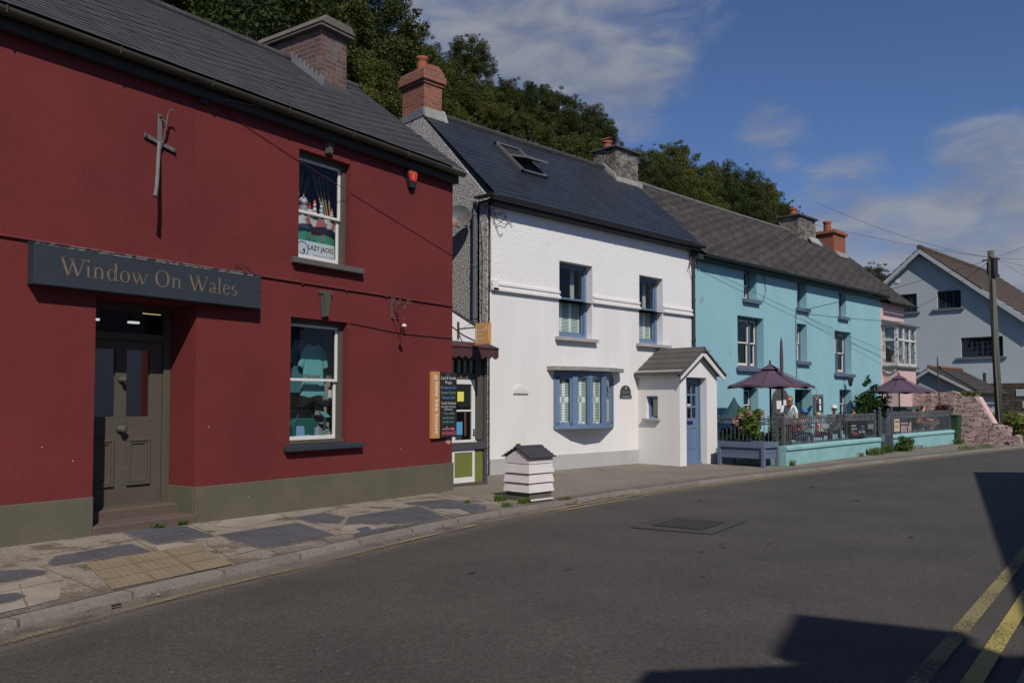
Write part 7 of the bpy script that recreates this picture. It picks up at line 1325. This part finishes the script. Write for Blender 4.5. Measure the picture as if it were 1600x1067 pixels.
def face(J, k, hairm, hair='short', cap=None):
    def f(body):
        hx_, hy_, hz_ = J['head']; org = body
        def add(mb, name, m, sm=True): o = mb.build(name, m, None, smooth=sm); o.parent = body; o.location = (0, 0, 0); return o
        mb = MB(); mb.tube([(hx_, hy_ - .078 * k, hz_ + .005 * k), (hx_, hy_ - .105 * k, hz_ - .03 * k), (hx_, hy_ - .08 * k, hz_ - .038 * k)], [.008 * k, .013 * k, .008 * k], 6); add(mb, 'nose', skin)
        for s in (-1, 1): mb = MB(); mb.lathe((hx_ + s * .03 * k, hy_ - .078 * k, hz_ + .0 * k), [(.003, -.006), (.009 * k, 0), (.003, .006)], 8); add(mb, 'eye', mat('eye_dark', (.03, .02, .02), .3)); mb = MB(); mb.lathe((hx_ + s * .074 * k, hy_ + .01 * k, hz_ - .02 * k), [(.004, -.025 * k), (.014 * k, 0), (.004, .025 * k)], 6); add(mb, 'ear', skin)
        mb = MB(); mb.box(hx_ - .022 * k, hx_ + .022 * k, hy_ - .088 * k, hy_ - .07 * k, hz_ - .062 * k, hz_ - .054 * k); add(mb, 'mouth', mat('lips', (.3, .09, .08), .5))
        mb = MB(); n = 14
        prof = [(.084, -.02), (.088, .02), (.082, .06), (.06, .095), (.02, .112), (.002, .114)] if hair == 'short' else [(.07, -.20), (.09, -.14), (.095, -.05), (.094, .02), (.085, .065), (.06, .1), (.02, .116), (.002, .118)]
        mb.lathe((hx_, hy_ + .022 * k, hz_), [(a * k, b * k) for a, b in prof], n); 
        mb.v = [(x, (y if y > hy_ - .03 * k or z > hz_ + .045 * k else hy_ - .03 * k), z) for x, y, z in mb.v]; add(mb, 'hair', hairm)
        if cap:
            m, d = cap; mb = MB(); mb.lathe((hx_, hy_ + .012 * k, hz_ + .02 * k), [(.097 * k, 0), (.097 * k, .03 * k), (.08 * k, .075 * k), (.05 * k, .105 * k), (.003, .115 * k)], 16); pk = [(hx_ + .085 * k * math.sin(a), hy_ + d * (.06 + .12 * math.cos(a)) * k, hz_ + .03 * k) for a in np.linspace(-1.3, 1.3, 9)]; mb.prism(pk, (0, 0, .010 * k)); add(mb, 'cap', m)
    return f
torso = ('hip', 'waist', 'chest', 'shL', 'shR', 'elL', 'elR'); vest = ('hip', 'waist', 'chest', 'shL', 'shR'); legs_ = ('hip', 'thL', 'thR', 'knL', 'knR', 'anL', 'anR')
def make(label, x, y, rz, pose, H, top, bot, hairm, hair, cap=None, sc=1.22, z=.31):
    J, E_, R = skeleton(pose, H); return person(label, (x, y, z, rz), J, E_, R, [('shirt', torso, sc, top), ('trousers', legs_, 1.14, bot), ('head_details', face(J, H / 1.68, hairm, hair, cap), 1, None)])
H1 = mat('auburn_hair', (.20, .095, .045), .6); H2 = mat('dark_hair', (.05, .03, .022), .7); H3 = mat('blonde_hair', (.50, .38, .18), .6)
white_t = mat('white_tshirt', (.62, .62, .64), .9); maroon_c = mat('maroon_cloth', (.13, .02, .035), .9); jeans = mat('jeans', (.04, .05, .08), .9); greyc = mat('grey_cloth', (.06, .06, .065), .9); stripe = mat('striped_top', (.5, .2, .2), .9, col2=(.6, .55, .5), cscale=30, cfac=1, sharp=(.48, .52))
make('woman with long auburn hair in a white t-shirt bending over a table', 18.62, 9.40, math.radians(-50), 'stand', 1.33, white_t, maroon_c, H1, 'long')
make('seated person in a bright blue cap behind the first railing', 19.72, 9.62, math.radians(-20), 'lean', 1.30, greyc, jeans, H2, 'short', (mat('blue_cap', (.05, .17, .48), .8), -1))
make('small blonde child in a pink striped top seated behind the railing', 21.0, 9.75, math.radians(10), 'sit', 1.2, stripe, maroon_c, H3, 'short')
make('seated man in a white cap turned away beside the menu board', 22.45, 9.95, math.radians(-60), 'lean', 1.42, greyc, greyc, H2, 'short', (mat('white_cap', (.62, .58, .56), .8), -1))
make('dark haired person seated right of the man in the white cap', 23.2, 9.95, math.radians(30), 'lean', 1.28, mat('brown_cloth', (.10, .06, .05), .9), jeans, H2, 'short')
make('blonde person in an orange patterned top seated behind the second railing', 28.7, 9.95, math.radians(40), 'lean', 1.38, mat('orange_cloth', (.52, .15, .06), .9, col2=(.4, .25, .15), cscale=22, cfac=.7), greyc, H3, 'long')
make('person in dark red clothes seated near the corner post of the railing', 19.1, 9.45, math.radians(60), 'sit', 1.2, maroon_c, jeans, mat('grey_hair', (.3, .28, .27), .7), 'short')
# chairs and tables
def chair(label, x, y, rz, m, solid=False):
    t = thing('chair', label, 'chair', (x, y, .31), rot=rz, group='chairs on the terrace'); mb = MB(); mb.lathe((0, 0, .43), [(.2, 0), (.22, .02), (.2, .035)], 14); mb.build('seat', m, t)
    for sx in (-1, 1):
        for sy in (-1, 1): mb = MB(); mb.tube([(sx * .14, sy * .14, .43), (sx * .2, sy * .2, 0)], .012, 6); mb.build('leg', m, t)
    mb = MB()
    if solid: mb.box(-.42, .42, .18, .34, .42, 1.0); o = mb.build('backrest', m, t, .1)
    else:
        mb.tube([(-.22, .18, .43), (-.25, .22, .72), (-.16, .24, .88), (0, .25, .92), (.16, .24, .88), (.25, .22, .72), (.22, .18, .43)], .013, 6)
        for k in range(-3, 4):
            mb.tube([(k * .07 - .1, .2, .46), (k * .06 + .1, .235, .86)], .007, 4); mb.tube([(k * .07 + .1, .2, .46), (k * .06 - .1, .235, .86)], .007, 4)
        mb.build('backrest', m, t)
chair('black cushioned bench seat with a high rounded back by the ground floor window', 18.75, 10.75, math.radians(0), blackm, True)
chair('ornate dark metal lattice chair behind the first railing', 21.0, 9.35, math.radians(180), ironb)
chair('metal lattice garden chair beyond the gate near the far parasol', 27.3, 9.9, math.radians(200), ironb)
def table(label, x, y, r=.42):
    t = thing('cafe_table', label, 'table', (x, y, .31), group='cafe tables on the terrace'); mb = MB(); mb.lathe((x, y, 1.0), [(r, 0), (r, .02)], 20); mb.build('tabletop', galv, t); mb = MB(); mb.tube([(x, y, .31), (x, y, 1.0)], .025, 7); mb.lathe((x, y, .31), [(.2, 0), (.2, .02), (.03, .06)], 12); mb.build('pedestal', ironb, t)
table('round grey table under the nearer parasol pole', 19.2, 9.7 + .1); table('round grey table between the seated people by the menu board', 22.75, 9.75); table('round table beyond the gate under the far parasol', 28.1, 9.85)
# ------------------------------------------------------------------ trees on the hill
bark = mat('bark', (.06, .05, .038), .95, .6, 10)
lm = [leafm('oak_leaves', (.010, .022, .007), (.042, .066, .017), (.10, .115, .036), .32), leafm('ash_leaves', (.015, .031, .008), (.062, .088, .021), (.13, .145, .04), .32), leafm('holly_leaves', (.006, .016, .006), (.028, .050, .015), (.07, .09, .03), .3), leafm('sycamore_leaves', (.024, .042, .010), (.09, .112, .027), (.17, .17, .045), .34)]
def proto_tree(seed, m, leaves, size, wide=1., tall=1.):
    """crown about 3.3 m in radius built of leaf clumps on limbs; origin at the trunk foot"""
    rnd = random.Random(seed); t = bpy.data.objects.new('tree', None); COL.objects.link(t); ORG[t.name] = (0, 0, 0); cl = []; limbs = MB(); H_ = 7.6 * tall
    limbs.tube([(0, 0, -1.5), (.1, .05, 1.6), (-.05, .1, 3.4), (.1, 0, 5.2)], [.26, .2, .15, .07], 8)
    for k in range(78):
        a = rnd.uniform(0, 2 * PI); u = rnd.uniform(-.72, 1); rr = math.sqrt(max(0, 1 - u * u)); f = rnd.uniform(.72, 1.06) * (1 + .12 * math.sin(a * 3 + seed)); c = (3.1 * wide * rr * math.cos(a) * f, 3.1 * wide * rr * math.sin(a) * f, 4.7 * tall + 3.1 * tall * u * f)
        cl.append((*c, rnd.uniform(.42, .85)))
        if k % 4 == 0: limbs.tube([(0, 0, 2.2 + rnd.random() * 1.8), (c[0] * .5, c[1] * .5, c[2] * .6 + 1.), (c[0] * .95, c[1] * .95, c[2])], [.08, .05, .015], 5)
    for k in range(14): a = rnd.uniform(0, 2 * PI); cl.append((1.5 * math.cos(a), 1.5 * math.sin(a), rnd.uniform(3, 6) * tall, 1.0))
    for k in range(26):                                   # small outlying sprays: uneven outline
        a = rnd.uniform(0, 2 * PI); u = rnd.uniform(-.1, 1); rr = math.sqrt(1 - u * u); f = rnd.uniform(1.1, 1.25); cl.append((3.1 * wide * rr * math.cos(a) * f, 3.1 * wide * rr * math.sin(a) * f, 4.7 * tall + 3.1 * tall * u * f, rnd.uniform(.16, .34)))
    limbs.build('trunk', bark, t); leaf_mesh('crown', cl, leaves, size, m, t, seed, .8); return t
protos = [proto_tree(11, lm[0], 42000, .075), proto_tree(12, lm[1], 42000, .075, 1.1, .95), proto_tree(13, lm[2], 42000, .07, .9, 1.1), proto_tree(14, lm[3], 40000, .08, 1.05, 1.0)]
used = [False] * 4
def put_tree(kind, x, y, ztop, s, rz, label):
    p = protos[kind]; zc = ztop - 8.7 * s
    if not used[kind]: t = p; used[kind] = True
    else:
        t = p.copy(); COL.objects.link(t)
        for ch in p.children: c = ch.copy(); COL.objects.link(c); c.parent = t
    t.location = (x, y, zc); t.scale = (s, s, s); t.rotation_euler.z = rz; tag(t, label, 'tree', 'trees on the wooded hill behind the houses')
def sky_tree(kind, px, ytop, Z, s, label, dy=0):
    r = (px - 800) / 1300; X_ = .7071 * Z * (1 + r); Y_ = .7071 * Z * (1 - r); put_tree(kind, X_, Y_ + dy, 1.5 + (627 - ytop) * Z / 1300, s, px * .37, label)
TREES = [(2, 235, -120, 17, .85, 'darkest tree at the left above the red roof'), (0, 330, -110, 20, .9, 'dark tree above the ridge left of the weathered chimney'), (2, 430, -90, 24, .9, 'deep green tree directly behind the weathered brick chimney'),
         (1, 505, -60, 25, .75, 'tall tree rising right of the weathered chimney'), (0, 565, -45, 27, .62, 'tall leafy tree with its edge against the sky above the red chimney'), (3, 450, 30, 21, .45, 'small light tree just over the red roof beside the chimney'),
         (3, 555, 70, 22, .45, 'yellow green sprays between the two chimneys'), (1, 628, 20, 28, .36, 'tree behind the red brick chimney pot'), (2, 610, 110, 23, .42, 'dark bush low between red roof and red chimney'), (0, 732, 44, 29, .27, 'loose topped tree standing out against the cloud right of the red chimney'),
         (1, 690, 95, 27, .34, 'mid green tree above the left end of the white house ridge'), (3, 750, 118, 29, .3, 'small pale tree above the white house roof'), (2, 800, 125, 32, .32, 'dark tree on the skyline above the white house'), (0, 835, 122, 34, .36, 'rounded tree above the middle of the white house roof'), (1, 815, 150, 30, .34, 'low tree just above the skylight'),
         (2, 875, 137, 37, .40, 'dark green crown above the skylight end of the ridge'), (0, 915, 152, 37, .40, 'broad crown left of the stone chimney'), (1, 885, 185, 33, .38, 'small tree between skylight and stone chimney'), (3, 935, 215, 33, .30, 'bright sprays beside the stone chimney'), (2, 938, 178, 40, .30, 'dark tree with an overhanging edge above the stone chimney'),
         (1, 1010, 212, 40, .42, 'green crown right behind the stone chimney'), (3, 1055, 216, 43, .5, 'lighter rounded crown above the turquoise house ridge'), (0, 1035, 250, 36, .36, 'low dark tree just over the turquoise ridge'), (1, 1105, 230, 45, .55, 'rounded mid green crown above the turquoise house'), (3, 1085, 265, 38, .42, 'small light tree low over the turquoise ridge'),
         (0, 1155, 252, 46, .5, 'greyish crown where the skyline starts to fall'), (2, 1135, 285, 40, .4, 'small dark tree over the middle of the turquoise roof'), (3, 1192, 275, 47, .45, 'crown near the end of the wooded skyline'), (1, 1215, 300, 46, .36, 'last rounded crown before the small stone chimney'), (0, 1185, 305, 42, .4, 'low tree left of the small stone chimney'), (1, 1240, 330, 48, .26, 'small tree just behind the small stone chimney'), (2, 1365, 412, 60, .45, 'distant dark bush between the pink house and the far gable'), (2, 1385, 425, 62, .4, 'second distant dark bush beside the far gable')]
for i, (k, px, yt, Z, s, lab) in enumerate(TREES): sky_tree(k, px, yt, Z, s, lab)
# second row filling the slope right behind the roofs
FILL = [(1, 686, 66, 28, .34), (0, 780, 112, 32, .28), (2, 845, 128, 35, .3), (0, 590, 20, 27, .5), (1, 660, 60, 27, .4), (2, 770, 160, 30, .4), (0, 560, 130, 23, .4), (3, 690, 140, 26, .35), (0, 905, 200, 34, .38), (2, 1040, 285, 38, .4), (1, 1110, 290, 40, .42), (0, 480, 0, 26, .7), (2, 620, 75, 26, .42)]
lab3 = ['leafy bough mass %s' % a for a in ('between the lone crown and the red chimney', 'on the skyline over the left part of the white roof', 'on the skyline over the skylight')] + ['leafy bough mass %s' % a for a in ('above the red chimney', 'just right of the red chimney pot', 'over the third slate row left of the skylight', 'between the brick chimneys, lowest', 'at the foot of the red chimney, right side', 'between the skylight and the ridge end', 'low behind the first turquoise roof stretch', 'low behind the second turquoise roof stretch', 'beside the weathered chimney cap', 'left of the red chimney cap')]
for (k, px, yt, Z, s), lab in zip(FILL, lab3): sky_tree(k, px, yt, Z, s, lab)
lab2 = ['low dense tree just above the %s' % a for a in ('left part of the red roof', 'red roof below the weathered chimney', 'red chimney foot', 'white house ridge, left part', 'white house ridge, right part', 'stone chimney foot', 'turquoise ridge, left part', 'turquoise ridge, middle', 'turquoise ridge, right part', 'small stone chimney foot')]
for (k, px, yt, Z, s), lab in zip([(0, 380, 40, 21, .7), (1, 490, 60, 24, .6), (2, 640, 130, 26, .5), (0, 730, 150, 30, .42), (1, 850, 195, 33, .45), (2, 955, 225, 37, .42), (0, 1000, 250, 40, .5), (1, 1075, 262, 42, .5), (0, 1145, 295, 43, .5), (2, 1215, 325, 46, .42)], lab2): sky_tree(k, px, yt, Z, s, lab)
# ------------------------------------------------------------------ houses on the camera's side of the road (they cast the shadows on it)
def opp_house(label, pts, eave, name='building', depth=7., chim=None, rise=1.6):
    """pts: front line on the road side (two points), body runs away from the road"""
    a, b = Vector(pts[0]), Vector(pts[1]); d = (b - a); Ln = d.length; ang = math.atan2(d.y, d.x); t = thing('opposite_house', label, 'building', (a.x, a.y, 0), rot=ang, group='houses on the near side of the road')
    mb = MB(); mb.wall(0, Ln, -.1, eave, -.3, 0, [(x, x + 1., z, z + 1.4) for x in np.arange(1.2, Ln - 1.5, 2.8) for z in (.9, 3.1) if z + 1.5 < eave]); mb.box(0, Ln, -depth, -depth + .3, -.1, eave); mb.box(0, .3, -depth + .3, -.3, -.1, eave); mb.box(Ln - .3, Ln, -depth + .3, -.3, -.1, eave)
    for x in (0, Ln - .3): mb.prism([(x, 0, eave), (x, -depth, eave), (x, -depth / 2, eave + rise)], (.3, 0, 0))
    mb.build('wall', whitew, t); mb = MB(); slate_roof(mb, -.15, Ln + .15, .2, eave - .02, -depth / 2, eave + rise + .08, 18, .015, 1); slate_roof(mb, -.15, Ln + .15, -depth - .2, eave - .02, -depth / 2, eave + rise + .08, 18, .015, 1); mb.build('roof', slateA, t)
    for x in np.arange(1.2, Ln - 1.5, 2.8):
        for z in (.9, 3.1):
            if z + 1.5 < eave: w = MB(); frame_rect(w, x, x + 1., z, z + 1.4, .07, -.12, -.06); w.box(x, x + 1, -.1, -.07, z + .68, z + .73); wo = w.build('window', whitep, t); g = MB(); g.box(x, x + 1, -.11, -.105, z, z + 1.4); g.build('pane', glassd, wo)
    if chim: mb = MB(); x, w_, y0, y1, z = chim; mb.box(x, x + w_, y0, y1, eave, z); c = mb.build('chimney', brickred, t); mb = MB(); mb.box(x - .1, x + w_ + .1, y0 - .1, y1 + .1, z, z + .15); mb.build('chimney_cap', stonegrey, c)
    return t
opp_house('white rendered house with a chimney standing behind the camera position', [(-9.0, -5.6), (1.3, -2.07)], 4.95, depth=6., chim=(9.55, .85, -3.3, -2.5, 7.62))
opp_house('longer white rendered house beside the double yellow lines', [(4.1, -3.25), (16.8, .70)], 5.0, depth=6., rise=1.2)
